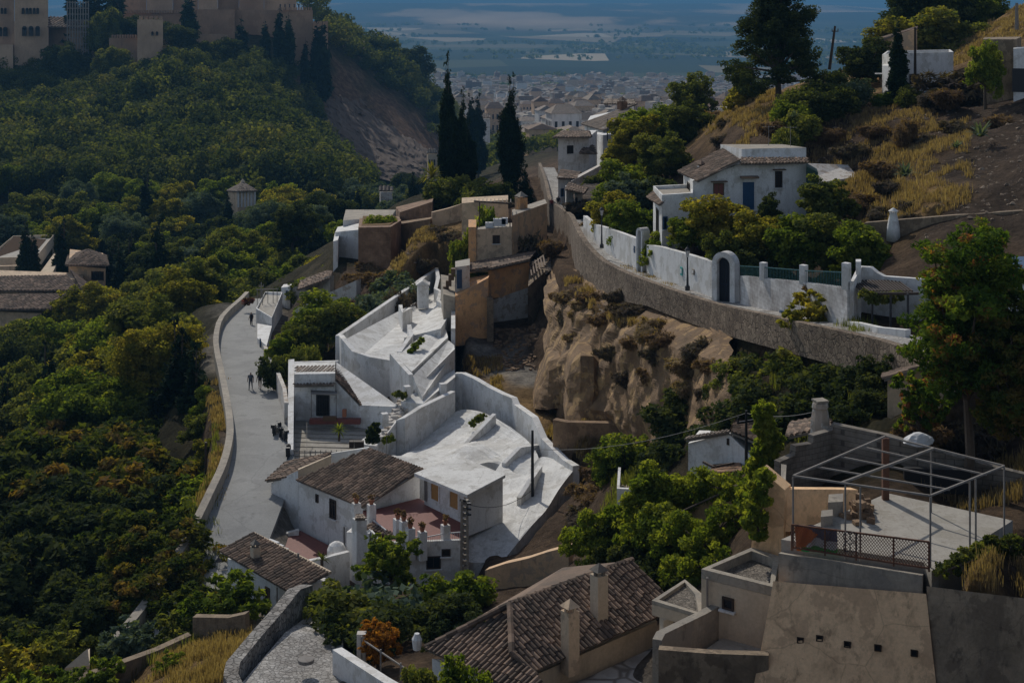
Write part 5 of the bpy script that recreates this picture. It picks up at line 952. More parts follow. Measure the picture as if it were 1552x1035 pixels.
# ---------------------------------------------------------------- road side walls and fittings
rr_ = [q for q in RR][::2]; b = MB(); b.wallstrip(rr_[::-1], .5, [q.z-2.2 for q in rr_][::-1], [q.z+.85 for q in rr_][::-1]); tag(b.build('road_parapet', 'concrete'), 'long grey concrete parapet wall along the outer edge of the curving road', 'wall')
h = thing('roadside_house', 'narrow white roadside house front with a small terrace at the top of the road', 'house', base_at(420, 160, -34))
blk(h, 'wall', W_, [(388, 152), (412, 147), (428, 160), (402, 166)], -36.5, [472, 486, 447, 446], 'terrace_floor', .3); blk(h, 'tower', W_, [(426, 166), (440, 164), (445, 172), (430, 174)], -36.5, [436, 434, 430, 431]); opening(h, (426, 166), (440, 164), 436, 447, .6, .9, frame='blue_paint')
blk(h, 'lower_wall', W_, [(390, 140), (404, 135), (412, 146.6), (390, 150)], -35.5, [512, 524, 494, 490]); opening(h, (388, 140), (404, 135), 395, 520, .4, .9, frame='blue_paint'); b = MB(); [b.bar(P(x, 438, 156), P(x, 466, 156), .06) for x in (390, 398, 406, 414, 420)]; b.bar(P(388, 439, 156), P(422, 438, 156), .08); b.build('railing', 'metal_grey', h)
b = MB(); wl = [(404, 134, 524), (425, 119, 566), (434, 113, 588), (437, 109, 610)]; b.wallstrip([W(q[0], q[1]) for q in wl][::-1], .3, [-35]*4, [ZP(q[2], q[1]) for q in wl][::-1]); tag(b.build('roadside_wall', 'white_worn'), 'low worn white wall along the inner side of the road below the garden', 'wall')
for k, (ps, lb) in enumerate((([(398, 172, 452), (430, 166, 440), (470, 160, 428), (500, 156, 418)], 'grey terrace wall climbing from the road towards the spur'), ([(445, 150, 470), (480, 148, 452), (540, 146, 425)], 'pale sloping path wall crossing the scrub on the spur'))):
    b = MB(); b.wallstrip([W(q[0], q[1]) for q in ps], .9 if k else .5, [ZP(q[2], q[1])-3 for q in ps], [ZP(q[2], q[1]) for q in ps]); tag(b.build('terrace_wall', 'concrete' if k == 0 else 'white_worn'), lb, 'wall')
roofing_o = roofing('shed_roof', None, [(452, 440, 158), (500, 420, 156), (505, 408, 166), (455, 424, 168)], 'roof_tile', .4, .8); tag(roofing_o, 'dark tiled shed roof at the top of the road', 'roof')
# ---------------------------------------------------------------- upper right hillside houses
h = thing('hilltop_house', 'white flat roofed house on the upper right hillside behind a dark cypress', 'house', base_at(1390, 138, -8.8))
blk(h, 'wall', W_, [(1337, 137), (1350, 133), (1445, 136), (1440, 144), (1345, 144)], -10, [88, 86, 84, 80, 82], 'concrete', .3); opening(h, (1350, 133), (1445, 136), 1385, 122, 1.2, 1.2, frame='metal_grey'); opening(h, (1337, 137), (1350, 133), 1341, 124, .7, 1.5); b = MB(); b.box(P(1337, 112, 134), (1.2, .6, .08), 0); b.build('door_canopy', 'cloth_white', h)
blk(h, 'lower_room', W_, [(1337, 133), (1352, 130), (1360, 132.9), (1340, 136.5)], -10, [100, 100, 97, 97])
h = thing('brown_gable_house', 'brown gable house behind the white flat roofed one on the upper right hillside', 'house', base_at(1360, 155, -8)); blk(h, 'wall', 'ochre_pale', [(1332, 152), (1388, 150), (1390, 158), (1334, 158)], -9.5, [62, 44, 42, 58]); roofing('roof', h, [(1328, 63, 151), (1331, 60, 159), (1391, 42, 159), (1390, 44, 151)], 'roof_tile', .4, .8)
h = thing('hillside_ruin', 'stone walled ruin with a dark gate at the right edge of the upper hillside', 'ruin', base_at(1515, 120, -7)); blk(h, 'wall', 'ruin_wall', [(1490, 121), (1540, 118), (1548, 124), (1492, 127)], -9.5, [60, 60, 56, 57]); blk(h, 'white_wall', 'whitewash', [(1536, 117), (1600, 116), (1600, 118), (1536, 119)], -9.5, [74, 70, 69, 72]); opening(h, (1536, 117), (1600, 116), 1547, 122, 1.3, 1.9, 'gate', 'iron', 'iron', sill=None, bars=True)
b = MB(); b.wallstrip([W(1310, 89), W(1440, 86.5), W(1600, 84)], .5, [-15]*3, [ZP(338, 89), ZP(327, 86.5), ZP(316, 84)]); tag(b.build('hill_wall', 'ruin_wall'), 'low grey stone terrace wall crossing the dark slope on the right', 'wall')
h = thing('blue_roof_hut', 'small white hut with a dark blue roof at the right edge beyond the big tree', 'hut', base_at(1550, 70, -14)); blk(h, 'wall', W_, [(1515, 68), (1610, 68), (1610, 73), (1515, 73)], -15.5, [412, 412, 404, 404]); b = MB(); b.prism([W(1510, 67.6), W(1615, 67.6), W(1615, 73), W(1520, 73)], -12.9, [ZP(402, 67.6), ZP(415, 67.6), ZP(402, 73), ZP(394, 73)]); b.build('roof', 'blue_paint', h); opening(h, (1515, 68), (1610, 68), 1530, 424, .5, .5)
pole('utility_pole', 'leaning dark utility pole right of the tall pine', 'utility pole', 1257, 40, 98, 140, .14, 'wood_dark', .55, .8); pole('utility_pole', 'straight brown utility pole in front of the white hilltop house', 'utility pole', 1387, 42, 130, 132, .13, 'wood_dark')
pole('utility_pole', 'pale grey pole at the top right corner of the hillside', 'utility pole', 1541, 5, 38, 150, .2, 'metal_grey'); pole('utility_pole', 'thin brown pole among the trees below the road bend', 'utility pole', 312, 670, 752, 100, .10, 'wood_dark')
# ---------------------------------------------------------------- fortress on the opposite hill
def ft(parent, name, px0, px1, d0, d1, top, bot, dep=14, mat='fortress', side=None):
    return blk(parent, name, mat, [(px0, d0), (px1, d1), (px1-(px1-CX)*dep/d1*.0, d1+dep), (px0, d0+dep)], ZP(bot, (d0+d1)/2), [top, top, top-(top)*dep/d0*.0, top])
def slits(parent, px_list, py, d, w, h):
    for px in px_list:
        q = P(px, py, d); b = MB(); b.box(q, (w, .5, h)); hw = w/2
        b.tube([q+Vector((0, -.25, h/2)), q+Vector((0, .25, h/2))], hw, 10); b.build('window', 'black', parent)
def merlons(parent, px0, px1, py, d, n): 
    b = MB(); [b.box(P(px0+(px1-px0)*(i+.5)/n, py, d)+Vector((0, .6, .5)), ((px1-px0)*d/F/n*.55, 1.0, 1.4)) for i in range(n)]; b.build('battlements', 'fortress', parent)
t = thing('palace_tower', 'huge square palace tower with rows of arched windows at the far left', 'tower', base_at(40, 600, -36))
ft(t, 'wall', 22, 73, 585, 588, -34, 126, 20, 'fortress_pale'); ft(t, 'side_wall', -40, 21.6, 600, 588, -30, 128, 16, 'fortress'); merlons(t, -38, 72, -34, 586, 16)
slits(t, [35, 41, 46, 52, 57], 18, 584.8, 1.0, 2.0); slits(t, [37, 47, 57], 49, 584.8, 1.7, 3.2); slits(t, [3, 8], 18, 588, 1.0, 2.0); slits(t, [0, 8], 50, 588, 1.7, 3.0); ft(t, 'buttress', -40, 20, 584, 582, 68, 128, 8, 'fortress_pale')
t = thing('square_tower', 'lone pale square tower standing in the palace wall above the wood', 'tower', base_at(228, 566, -26)); ft(t, 'wall', 208, 247, 560, 561, 30, 102, 10, 'fortress_pale'); slits(t, [231, 238], 52, 559.6, .8, 1.2); merlons(t, 209, 247, 30, 560.5, 5)
t = thing('palace_wall', 'long brick palace wall with small windows between the two towers', 'wall', base_at(140, 575, -28))
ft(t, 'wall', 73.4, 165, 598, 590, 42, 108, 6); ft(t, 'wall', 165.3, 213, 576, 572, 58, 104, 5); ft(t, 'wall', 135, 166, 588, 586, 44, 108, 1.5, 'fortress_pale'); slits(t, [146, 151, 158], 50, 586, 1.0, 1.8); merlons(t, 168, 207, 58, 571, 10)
o = roofing('roof', t, [(73, 42, 588), (168, 46, 585), (150, 30, 600), (75, 28, 604)], 'roof_tile', 1.5, 3.0)
t = thing('scaffold_screen', 'grey scaffold netting over the palace wing beside the big tower', 'scaffolding', base_at(115, 585, -26)); b = MB(); [b.bar(P(102+i*4, 2, 582), P(102+i*4, 92, 582), .35) for i in range(9)]; [b.bar(P(102, 4+j*9, 582), P(134, 4+j*9, 582), .3) for j in range(10)]; b.build('poles', 'metal_grey', t)
t = thing('fortress', 'reddish stone fortress with stepped curtain walls crowning the wooded hill', 'fortress', base_at(380, 620, -18))
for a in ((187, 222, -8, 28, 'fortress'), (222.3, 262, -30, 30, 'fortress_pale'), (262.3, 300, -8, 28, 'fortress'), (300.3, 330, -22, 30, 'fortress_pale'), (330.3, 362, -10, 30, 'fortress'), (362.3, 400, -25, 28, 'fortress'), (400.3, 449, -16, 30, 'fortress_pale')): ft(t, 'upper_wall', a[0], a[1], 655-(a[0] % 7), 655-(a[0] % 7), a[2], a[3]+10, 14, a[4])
ft(t, 'curtain_wall', 180, 298, 640, 638, 20, 60, 6); ft(t, 'curtain_wall', 298.3, 356, 628, 626, 15, 80, 16); ft(t, 'curtain_wall', 356.3, 420, 634, 632, 16, 80, 8); ft(t, 'bastion', 420.3, 474, 618, 616, 16, 100, 20, 'fortress'); ft(t, 'bastion', 474.3, 497, 630, 632, 33, 90, 16)
ft(t, 'lower_wall', 247.6, 300, 580, 590, 60, 92, 3); ft(t, 'lower_wall', 300.3, 345, 592, 596, 52, 88, 3, 'fortress'); merlons(t, 182, 298, 20, 637.5, 30); merlons(t, 421, 473, 16, 616, 14)
b = MB(); [b.box(P(425+i*7, 12, 620), (.5, .5, 3)) for i in range(7)]; b.build('lamp_masts', 'iron', t)
b = MB(); b.box(P(530, 68, 700), (14, 5, 4)); b.box(P(508, 66, 698), (6, 4, 5)); tag(b.build('ruined_wall', 'fortress'), 'low ruined wall on the hill crest right of the fortress', 'wall')
# ---------------------------------------------------------------- buildings in the valley
h = thing('convent', 'long low building with a brown tiled roof at the left edge of the valley', 'building', base_at(60, 235, -50)); blk(h, 'wall', 'tan', [(-60, 232), (130, 228), (125, 246), (-60, 250)], -54, ZP(441, 231)); roofing('roof', h, [(-62, 442, 230), (122, 438, 227), (100, 418, 240), (-62, 418, 242)], 'roof_tile', .6, 1.2, slab='concrete_dark'); roofing('roof_end', h, [(122, 438, 227), (136, 432, 240), (106, 410, 242)], 'roof_tile', .6, 1.2); blk(h, 'lower_wing', 'tan', [(-60, 220), (105, 217), (118, 226), (-60, 230)], -54, ZP(470, 220)); roofing('lower_roof', h, [(-62, 470, 218.5), (106, 468, 215.5), (118, 446, 226), (-62, 446, 229)], 'roof_tile', .6, 1.2)
h = thing('square_pavilion', 'square ochre building with a pyramid tiled roof beside the long convent roof', 'building', base_at(133, 250, -50)); blk(h, 'wall', 'ochre_pale', [(104, 246), (160, 243), (156, 258), (106, 262)], -54, ZP(404, 245)); a, b_, c, d_ = (100, 403, 244), (164, 403, 241), (160, 388, 260), (104, 388, 264); ap = (133, 379, 252)
roofing('roof', h, [a, b_, ap], 'roof_tile', .6, 1.2); roofing('roof', h, [b_, c, ap], 'roof_tile', .6, 1.2); roofing('roof', h, [d_, a, ap], 'roof_tile', .6, 1.2); roofing('roof', h, [c, d_, ap], 'roof_tile', .6, 1.2)
for px in (142, 148, 154): opening(h, (104, 246), (160, 243), px, 418, .9, 1.5, sill=None, panes=False)
h = thing('garden_building', 'modern pale building with a long green flat roof beyond the convent', 'building', base_at(40, 290, -50)); blk(h, 'wall', 'cream', [(-20, 272), (55, 268), (82, 300), (20, 306)], -56, [396, 394, 360, 362], 'terrace_floor', .6); blk(h, 'side_wing', 'cream', [(60, 262), (80, 258), (96, 284), (82, 286)], -56, [414, 412, 382, 384]); blk(h, 'front_wall', 'tan', [(-20, 266), (54, 262), (55, 264), (-20, 268)], -56, [404, 402, 401, 403]); b = MB(); b.prism([W(52, 266.5), W(79, 296), W(79.6, 296), W(53, 266)], -54, [ZP(416, 267), ZP(376, 296), ZP(376, 296), ZP(416, 266)]); b.build('window_band', 'glass', h)
b = MB(); b.prism([W(-10, 276), W(48, 273), W(70, 297), W(22, 301)], -49, [ZP(392, 276), ZP(389, 273), ZP(363, 297), ZP(365, 301)]); b.build('green_roof', 'leaf_dry', h)
h = thing('water_tower_house', 'pale stone pavilion with tall pilasters and a low hipped roof among the valley trees', 'building', base_at(368, 330, -46)); blk(h, 'wall', 'tan', [(346, 330), (360, 324), (387, 328), (372, 338)], -52, ZP(290, 327)); b = MB(); [b.box(P(361+i*5, 302, 324.3+i*.7), (.45, .5, 3.6)) for i in range(6)]; b.build('pilasters', 'cloth_white', h)
a, b_, c, d_ = (344, 290, 330), (360, 291, 322.5), (389, 290, 327), (372, 286, 340); ap = (368, 277, 330)
for e_ in ((a, b_, ap), (b_, c, ap), (c, d_, ap), (d_, a, ap)): roofing('roof', h, list(e_), 'roof_tile_pale', .7, 1.4)
b = MB(); b.lathe(P(368, 279, 330), [(.6, 0), (.5, .6), (.1, 1.1)], 8); b.build('finial', 'cream', h)
for i_, (px, py, w_, d, lb, mt) in enumerate(((655, 240, 14, 470, 'small cream villa between the tall cypresses and the bare cliff', 'cream'), (728, 185, 26, 620, 'white villa with an arcade behind the tall cypress pair', 'whitewash'), (585, 300, 18, 330, 'grey roofed valley house right of the dark trees', 'white_worn'))):
    h = thing('villa', lb, 'house', base_at(px, d)); z = ZP(py, d); u = w_*d/F; c = W(px, d); b = MB(); b.box(Vector((c.x, c.y, z-4)), (u, u*.8, 11), .2); b.build('wall', mt, h); x0 = px-w_*.62; x1 = px+w_*.62
    zt = z+1.5; tp = -zt*F/d; roofing('roof', h, [(x0, tp, d-u*.45), (x1, tp, d-u*.40), (x1-3, tp-7, d+u*.1), (x0+3, tp-7, d+u*.1)], 'roof_tile_pale', .9, 1.8); 
    for k in (-1, 0, 1): box_part(h, 'window', 'black', Vector((c.x+k*u*.27, c.y-u*.43, z-1.2)), (u*.12, .6, 1.8), .2)
# ---------------------------------------------------------------- town on the plain
leaf_m = None
def town():
    protos = []
    for k, (wm, rm) in enumerate((('cream', 'roof_tile_pale'), ('whitewash', 'roof_tile_pale'), ('ochre_pale', 'roof_tile'), ('tan', 'roof_tile_pale'), ('white_worn', 'concrete'), ('earth_wall', 'concrete'))):
        b = MB(); b.prism([Vector((x, y, 0)) for x, y in ((-.5, -.5), (.5, -.5), (.5, .5), (-.5, .5))], -.6, .8, 0)
        if k < 4:
            r = [Vector((x, y, .8)) for x, y in ((-.55, -.55), (.55, -.55), (.55, .55), (-.55, .55))]; e0 = Vector((-.25, 0, .94)); e1 = Vector((.25, 0, .94))
            b.face([r[0], r[1], e1, e0], 1, .7); b.face([r[1], r[2], e1], 1, .4); b.face([r[2], r[3], e0, e1], 1, .6); b.face([r[3], r[0], e0], 1, .5); b.face(r[::-1], 1)
        else: b.box((.1, .1, .86), (.3, .3, .12), mi=0); b.box((0, 0, .81), (.9, .9, .02), mi=1)
        for f in range(3):
            for i in range(4):
                for (s_, ax) in ((-1, 0), (1, 1)):
                    p = -.36+i*.24; z = .08+f*.26
                    if ax == 0: b.box((p, -.503, z), (.09, .01, .12), mi=2)
                    else: b.box((-.503, p, z), (.01, .09, .12), mi=2)
        me = bpy.data.meshes.new('town_house'); me.from_pydata(b.v, [], b.f); [me.materials.append(MATS[m]) for m in (wm, rm, 'black')]; me.polygons.foreach_set('material_index', b.m)
        a = me.attributes.new('rnd', 'FLOAT', 'FACE'); a.data.foreach_set('value', b.r); protos.append((me, b))
    spots = []
    rd = random.Random(4)
    for i in range(9000):
        d = math.exp(rd.uniform(math.log(560), math.log(3000))); px = rd.uniform(640, 1240)
        if d < 900 and px < 800: continue
        if px < 640+(d-900)*-.0: continue
        x = (px-CX)*d/F; sp = 11 if d < 1200 else 15
        x = round(x/sp)*sp+rd.uniform(-1.5, 1.5); y = round(d/sp)*sp+rd.uniform(-1.5, 1.5)
        if fbm(np.array([x/90.]), np.array([y/90.]), 2, 5)[0] > .24: continue
        spots.append((x, y, (round(x/sp), round(d/sp), sp)))
    seen = set(); sp2 = []
    for s in spots:
        if s[2] in seen: continue
        seen.add(s[2]); sp2.append(s)
    for d in (620, 680, 760): pass
    sp2.sort(key=lambda s: s[1]); names = ['cream town house with a pale tiled hip roof in the distant town', 'white town house with a pale tiled hip roof in the distant town', 'ochre town house with a brown tiled roof in the distant town', 'tan town house with a pale tiled roof in the distant town', 'off white flat roofed block in the distant town', 'brown flat roofed block in the distant town']
    V = []; FF = []; Mi = []; Rr = []; off = 0; mats = ['cream', 'roof_tile_pale', 'black', 'whitewash', 'ochre_pale', 'roof_tile', 'tan', 'white_worn', 'concrete', 'earth_wall']
    for i, (x, y, _) in enumerate(sp2):
        k = rd.randrange(6); me, b = protos[k]; z = gz(x, y); w_ = rd.uniform(8, 14)*(1 if y < 1300 else 1.35); l_ = rd.uniform(8, 13); hh = rd.uniform(7, 15)*(1.8 if rd.random() < .10 else 1); rz = rd.choice((.15, .15, 1.72, .4))+.3*math.sin(x/140)
        if i < 290:
            o = link('town_house', me, (x, y, z)); o.scale = (w_, l_, hh); o.rotation_euler = (0, 0, rz); tag(o, names[k], 'house', 'town houses of kind %s' % names[k].split(' in ')[0])
        else:
            c, s_ = math.cos(rz), math.sin(rz); M = [mats.index(m.name) for m in me.materials]
            nf = [(f, m, r) for f, m, r in zip(b.f, b.m, b.r) if not (m == 2 and y > 1700)]
            for v in b.v: X, Y = v[0]*w_, v[1]*l_; V.append((x+X*c-Y*s_, y+X*s_+Y*c, z+v[2]*hh))
            for f, m, r in nf: FF.append([off+q for q in f]); Mi.append(M[m]); Rr.append(r)
            off += len(b.v)
    me = bpy.data.meshes.new('distant_town'); me.from_pydata(V, [], FF); [me.materials.append(MATS[m]) for m in mats]; me.polygons.foreach_set('material_index', Mi); a = me.attributes.new('rnd', 'FLOAT', 'FACE'); a.data.foreach_set('value', Rr)
    o = link('distant_town', me); tag(o, 'mass of small pale town houses spreading over the plain', 'town', kind='stuff'); print('town', len(sp2))
    # a church tower or two
    for px, d, hh, lb in ((727, 700, 20, 'white bell tower with a small roof below the cypress pair in the town'), (712, 1500, 26, 'slender brown tower rising from the distant town')):
        g = base_at(px, d); t_ = thing('bell_tower', lb, 'tower', g); b = MB(); b.box(g+Vector((0, 0, hh/2)), (5, 5, hh), .3); b.build('shaft', 'cream', t_); b = MB(); q = g+Vector((0, 0, hh)); [b.face([q+Vector((3.3*math.cos(.3+math.pi*(.25+.5*k)+0), 3.3*math.sin(.3+math.pi*(.25+.5*k)), 0)), q+Vector((3.3*math.cos(.3+math.pi*(.75+.5*k)), 3.3*math.sin(.3+math.pi*(.75+.5*k)), 0)), q+Vector((0, 0, 3))]) for k in range(4)]; b.build('roof', 'roof_tile', t_)
town()
# far groves on the plain and in the town
def blobs_stuff(name, label, pts, mat, seed, n_each=26, leaf=.35, rv=.85):
    """a mass of trees as leaf clump faces; pts rows x,y,z,r"""
    rng = np.random.default_rng(seed); pts = np.array(pts); m = len(pts); tot = m*n_each
    pi = np.repeat(np.arange(m), n_each); tv = rng.random(m); nc = 7
    cd = rng.normal(size=(m, nc, 3)); cd /= np.linalg.norm(cd, axis=2)[:, :, None]; cd[:, :, 2] = np.abs(cd[:, :, 2])*1.0-.25; ck = rng.integers(0, nc, tot)
    d = rng.normal(size=(tot, 3)); d /= np.linalg.norm(d, axis=1)[:, None]
    r = pts[pi, 3]; cen = pts[pi, :3]+cd[pi, ck]*(r*.62)[:, None]*np.array([1, 1, rv]); pos = cen+d*(r*.42*rng.uniform(.7, 1.05, tot))[:, None]
    nrm = d*1.0+rng.normal(size=(tot, 3))*.28+np.array([0, 0, .1]); nrm /= np.linalg.norm(nrm, axis=1)[:, None]
    t = rng.normal(size=(tot, 3)); t -= nrm*(t*nrm).sum(1)[:, None]; t /= np.linalg.norm(t, axis=1)[:, None]; bt = np.cross(nrm, t); sz = (leaf*r*rng.uniform(.6, 1.3, tot))[:, None]*.5
    V = np.stack([pos-t*sz, pos+bt*sz, pos+t*sz, pos-bt*sz], 1).reshape(-1, 3); rn = np.clip(tv[pi]*.62+rng.random((m, nc))[pi, ck]*.28+rng.random(tot)*.12, 0, 1)
    o = link(name, npmesh(name, V, np.arange(4*tot).reshape(tot, 4), rn, [mat])); tag(o, label, name.replace('_', ' '), kind='stuff'); return o
def wood():
    pts = []; rd = random.Random(12)
    def poly_in(x, y, poly):
        c = False; n = len(poly)
        for i in range(n):
            (x0, y0), (x1, y1) = poly[i], poly[i-1]
            if (y0 > y) != (y1 > y) and x < (x1-x0)*(y-y0)/(y1-y0)+x0: c = not c
        return c
    # region on the ground as (px, d)
    regs = [([(-160, 385), (-160, 580), (110, 588), (215, 552), (260, 560), (350, 590), (420, 600), (470, 600), (500, 540), (560, 450), (520, 390), (400, 385), (300, 390)], 1250), ([(500, 655), (470, 700), (520, 800), (600, 860), (680, 820), (700, 700), (650, 700), (560, 690)], 420)]
    for rg, n in regs:
        k = 0; tries = 0; xs = [q[0] for q in rg]; ds = [q[1] for q in rg]; got = []
        while k < n and tries < 60000:
            tries += 1; px = rd.uniform(min(xs), max(xs)); d = rd.uniform(min(ds), max(ds))
            if not poly_in(px, d, rg): continue
            g = G(px, d); r = rd.uniform(4.6, 10.0)*(d/520)**.5*(.6 if rg is regs[0][0] and d > 520 else 1)
            if any((g.x-q[0])**2+(g.y-q[1])**2 < (.85*(r+q[3])*.62)**2 for q in got[-400:]): continue
            pts.append((g.x, g.y, g.z+r*.45+rd.uniform(0, 5), r)); got.append(pts[-1]); k += 1
    print('wood', len(pts)); blobs_stuff('wood', 'dense mixed wood covering the hillside below the fortress', pts, 'leaf_wood', 3, 620, .13)
wood()
pts = []; rd = random.Random(2)
for i in range(7500):
    d = math.exp(rd.uniform(math.log(1700), math.log(7500))); px = rd.uniform(380, 1500); x = (px-CX)*d/F
    if fbm(np.array([x/420.]), np.array([d/260.]), 3, 31)[0] < (.02 if d > 2600 else .10): continue
    pts.append((x, d, gz(x, d)+5, rd.uniform(5, 12)*(d/3500)**.5))
blobs_stuff('groves', 'dark groves scattered over the distant plain', pts, 'leaf_mid', 6, 30, .55, .6)
pts = []
for i in range(420):
    d = math.exp(rd.uniform(math.log(480), math.log(1500))); px = rd.uniform(655, 860); g = G(px, d)
    if d > 800 and rd.random() < .6: continue
    pts.append((g.x, g.y, g.z+4, rd.uniform(3, 6)))
blobs_stuff('town_trees', 'green treetops among the houses at the edge of the town', pts, 'leaf_mid', 16, 160, .25)
# ---------------------------------------------------------------- valley trees, each its own
def T(k, px, t, d, w, m, **kw): return tree(k, px, t, d, w, m, **kw)
rd = random.Random(33)
HUE = {'leaf_mid': 'green', 'leaf_dark': 'dark green', 'leaf_yellow': 'yellow green', 'leaf_bright': 'bright green', 'leaf_rust': 'rusty green', 'leaf_blue': 'grey green'}
# explicit rows: (px, top, d, width, material)
near_trees = [(20, 640, 125, 11, 'leaf_rust'), (75, 655, 112, 12, 'leaf_rust'), (140, 632, 118, 12, 'leaf_rust'), (195, 640, 122, 11, 'leaf_rust'), (235, 672, 108, 11, 'leaf_rust'), (60, 700, 100, 11, 'leaf_dark'), (130, 715, 98, 12, 'leaf_rust'), (195, 740, 95, 10, 'leaf_dark'), (270, 735, 97, 8, 'leaf_bright'), (235, 770, 89, 8.5, 'leaf_rust'),
 (10, 745, 95, 10, 'leaf_dark'), (90, 780, 90, 10, 'leaf_dark'), (30, 830, 88, 9, 'leaf_dark'), (140, 830, 87, 8, 'leaf_dark'), (255, 800, 84, 6.5, 'leaf_rust'), (230, 850, 81, 6, 'leaf_rust'), (-30, 700, 105, 12, 'leaf_dark'), (-40, 800, 92, 11, 'leaf_dark'), (170, 880, 80, 6, 'leaf_dark'), (90, 890, 82, 7, 'leaf_dark'), (276, 690, 112, 4, 'leaf_mid')]
for i, (px, t, d, w, m) in enumerate(near_trees):
    T(('ail1', 'ail2')[i % 2], px, t, d, w, m, name='tree_of_heaven', label='%s broad tree massed with others on the bank left of the road' % HUE[m], group='trees on the bank, %s' % HUE[m])
for px, t, d, w, m in ((30, 975, 72, 4, 'leaf_yellow'), (200, 935, 72, 2.8, 'leaf_blue'), (345, 870, 73, 3.6, 'leaf_bright'), (300, 880, 76, 3.4, 'leaf_rust'), (15, 950, 76, 4, 'leaf_rust'), (270, 930, 72, 2.6, 'leaf_mid'), (95, 945, 74, 3, 'leaf_mid'), (140, 1000, 66, 2.6, 'leaf_bright'), (60, 1010, 66, 3, 'leaf_bright'), (262, 985, 66, 1.4, 'leaf_bright')):
    T('airy', px, t, d, w, m, hmin=2.2, name='young_tree', label='%s airy young tree on the lower left bank' % HUE[m], group='young trees at bottom left, %s' % HUE[m])
mid = [(45, 640, 128, 9, 'leaf_mid'), (110, 545, 170, 10, 'leaf_mid'), (30, 560, 170, 11, 'leaf_dark'), (170, 470, 185, 12, 'leaf_yellow'), (225, 465, 175, 12, 'leaf_mid'), (285, 440, 185, 12, 'leaf_bright'), (250, 520, 155, 11, 'leaf_mid'), (180, 560, 150, 10, 'leaf_dark'), (215, 580, 140, 9, 'leaf_mid'), (130, 430, 215, 10, 'leaf_yellow'), (160, 428, 212, 9, 'leaf_yellow'), (45, 480, 205, 12, 'leaf_mid'), (0, 490, 200, 12, 'leaf_mid'), (95, 475, 200, 9, 'leaf_bright'), (15, 440+60, 190, 10, 'leaf_dark'),
 (280, 395, 215, 12, 'leaf_mid'), (330, 400, 220, 13, 'leaf_bright'), (390, 385, 240, 13, 'leaf_mid'), (310, 455, 180, 11, 'leaf_bright'), (322, 492, 172, 5, 'leaf_yellow'), (285, 500, 158, 8, 'leaf_mid'), (345, 330, 290, 13, 'leaf_dark'), (300, 325, 300, 13, 'leaf_dark'), (395, 335, 280, 13, 'leaf_mid'), (440, 330, 270, 13, 'leaf_yellow'), (475, 325, 260, 13, 'leaf_bright'), (450, 280, 330, 15, 'leaf_yellow'), (425, 300, 310, 12, 'leaf_mid'), (495, 335, 250, 9, 'leaf_bright'), (250, 365, 250, 9, 'leaf_dark'),
 (360, 350, 262, 12, 'leaf_dark'), (415, 360, 250, 12, 'leaf_mid'), (450, 372, 235, 11, 'leaf_mid'), (330, 365, 245, 10, 'leaf_dark'), (110, 290, 370, 16, 'leaf_dark'), (140, 300, 355, 14, 'leaf_mid'), (185, 330, 320, 12, 'leaf_mid'), (195, 270, 385, 15, 'leaf_mid'), (15, 300, 365, 15, 'leaf_dark'), (-20, 310, 355, 14, 'leaf_dark'), (270, 310, 330, 12, 'leaf_mid'), (245, 270, 380, 11, 'leaf_mid'), (285, 290, 345, 12, 'leaf_blue'), (330, 310, 330, 11, 'leaf_mid'), (210, 345, 300, 11, 'leaf_dark'), (165, 335, 315, 11, 'leaf_dark'),
  (60, 470, 215, 8, 'leaf_mid'), (590, 275, 360, 12, 'leaf_blue'), (560, 285, 350, 11, 'leaf_mid'), (540, 270, 380, 12, 'leaf_blue'), (620, 260, 420, 11, 'leaf_dark'), (500, 300, 320, 9, 'leaf_mid'), (640, 285, 340, 9, 'leaf_mid'), (600, 300, 300, 9, 'leaf_blue'), (385, 415, 215, 10, 'leaf_mid'), (420, 400, 205, 9, 'leaf_mid'), (360, 430, 195, 9, 'leaf_mid'), (90, 600, 140, 9, 'leaf_mid'), (0, 600, 145, 10, 'leaf_dark'), (292, 566, 138, 3.5, 'leaf_mid'), (245, 565, 140, 7, 'leaf_dark'), (240, 600, 128, 5, 'leaf_mid'), (530, 330, 235, 7, 'leaf_bright'), (445, 385, 205, 8, 'leaf_bright'), (478, 378, 200, 7, 'leaf_mid'), (500, 385, 190, 6, 'leaf_yellow'), (455, 405, 192, 6, 'leaf_mid'), 
 (140, 505, 175, 10, 'leaf_mid'), (60, 540, 165, 9, 'leaf_mid'), (205, 505, 165, 9, 'leaf_mid'), (255, 480, 168, 9, 'leaf_bright'), (75, 330, 335, 13, 'leaf_dark'), (35, 330, 330, 12, 'leaf_dark'), (260, 410, 205, 8, 'leaf_mid'), (245, 350, 270, 10, 'leaf_dark'), (225, 300, 350, 12, 'leaf_mid')]
for i, (px, t, d, w, m) in enumerate(mid):
    zone = 'valley floor near the road' if d < 200 else ('middle of the valley' if d < 300 else 'foot of the wooded hill')
    T(('broad1', 'broad2', 'broad3')[i % 3], px, t, d, w, m, label='%s round crowned tree in the grove at the %s' % (HUE[m], zone), group='%s trees at the %s' % (HUE[m], zone))
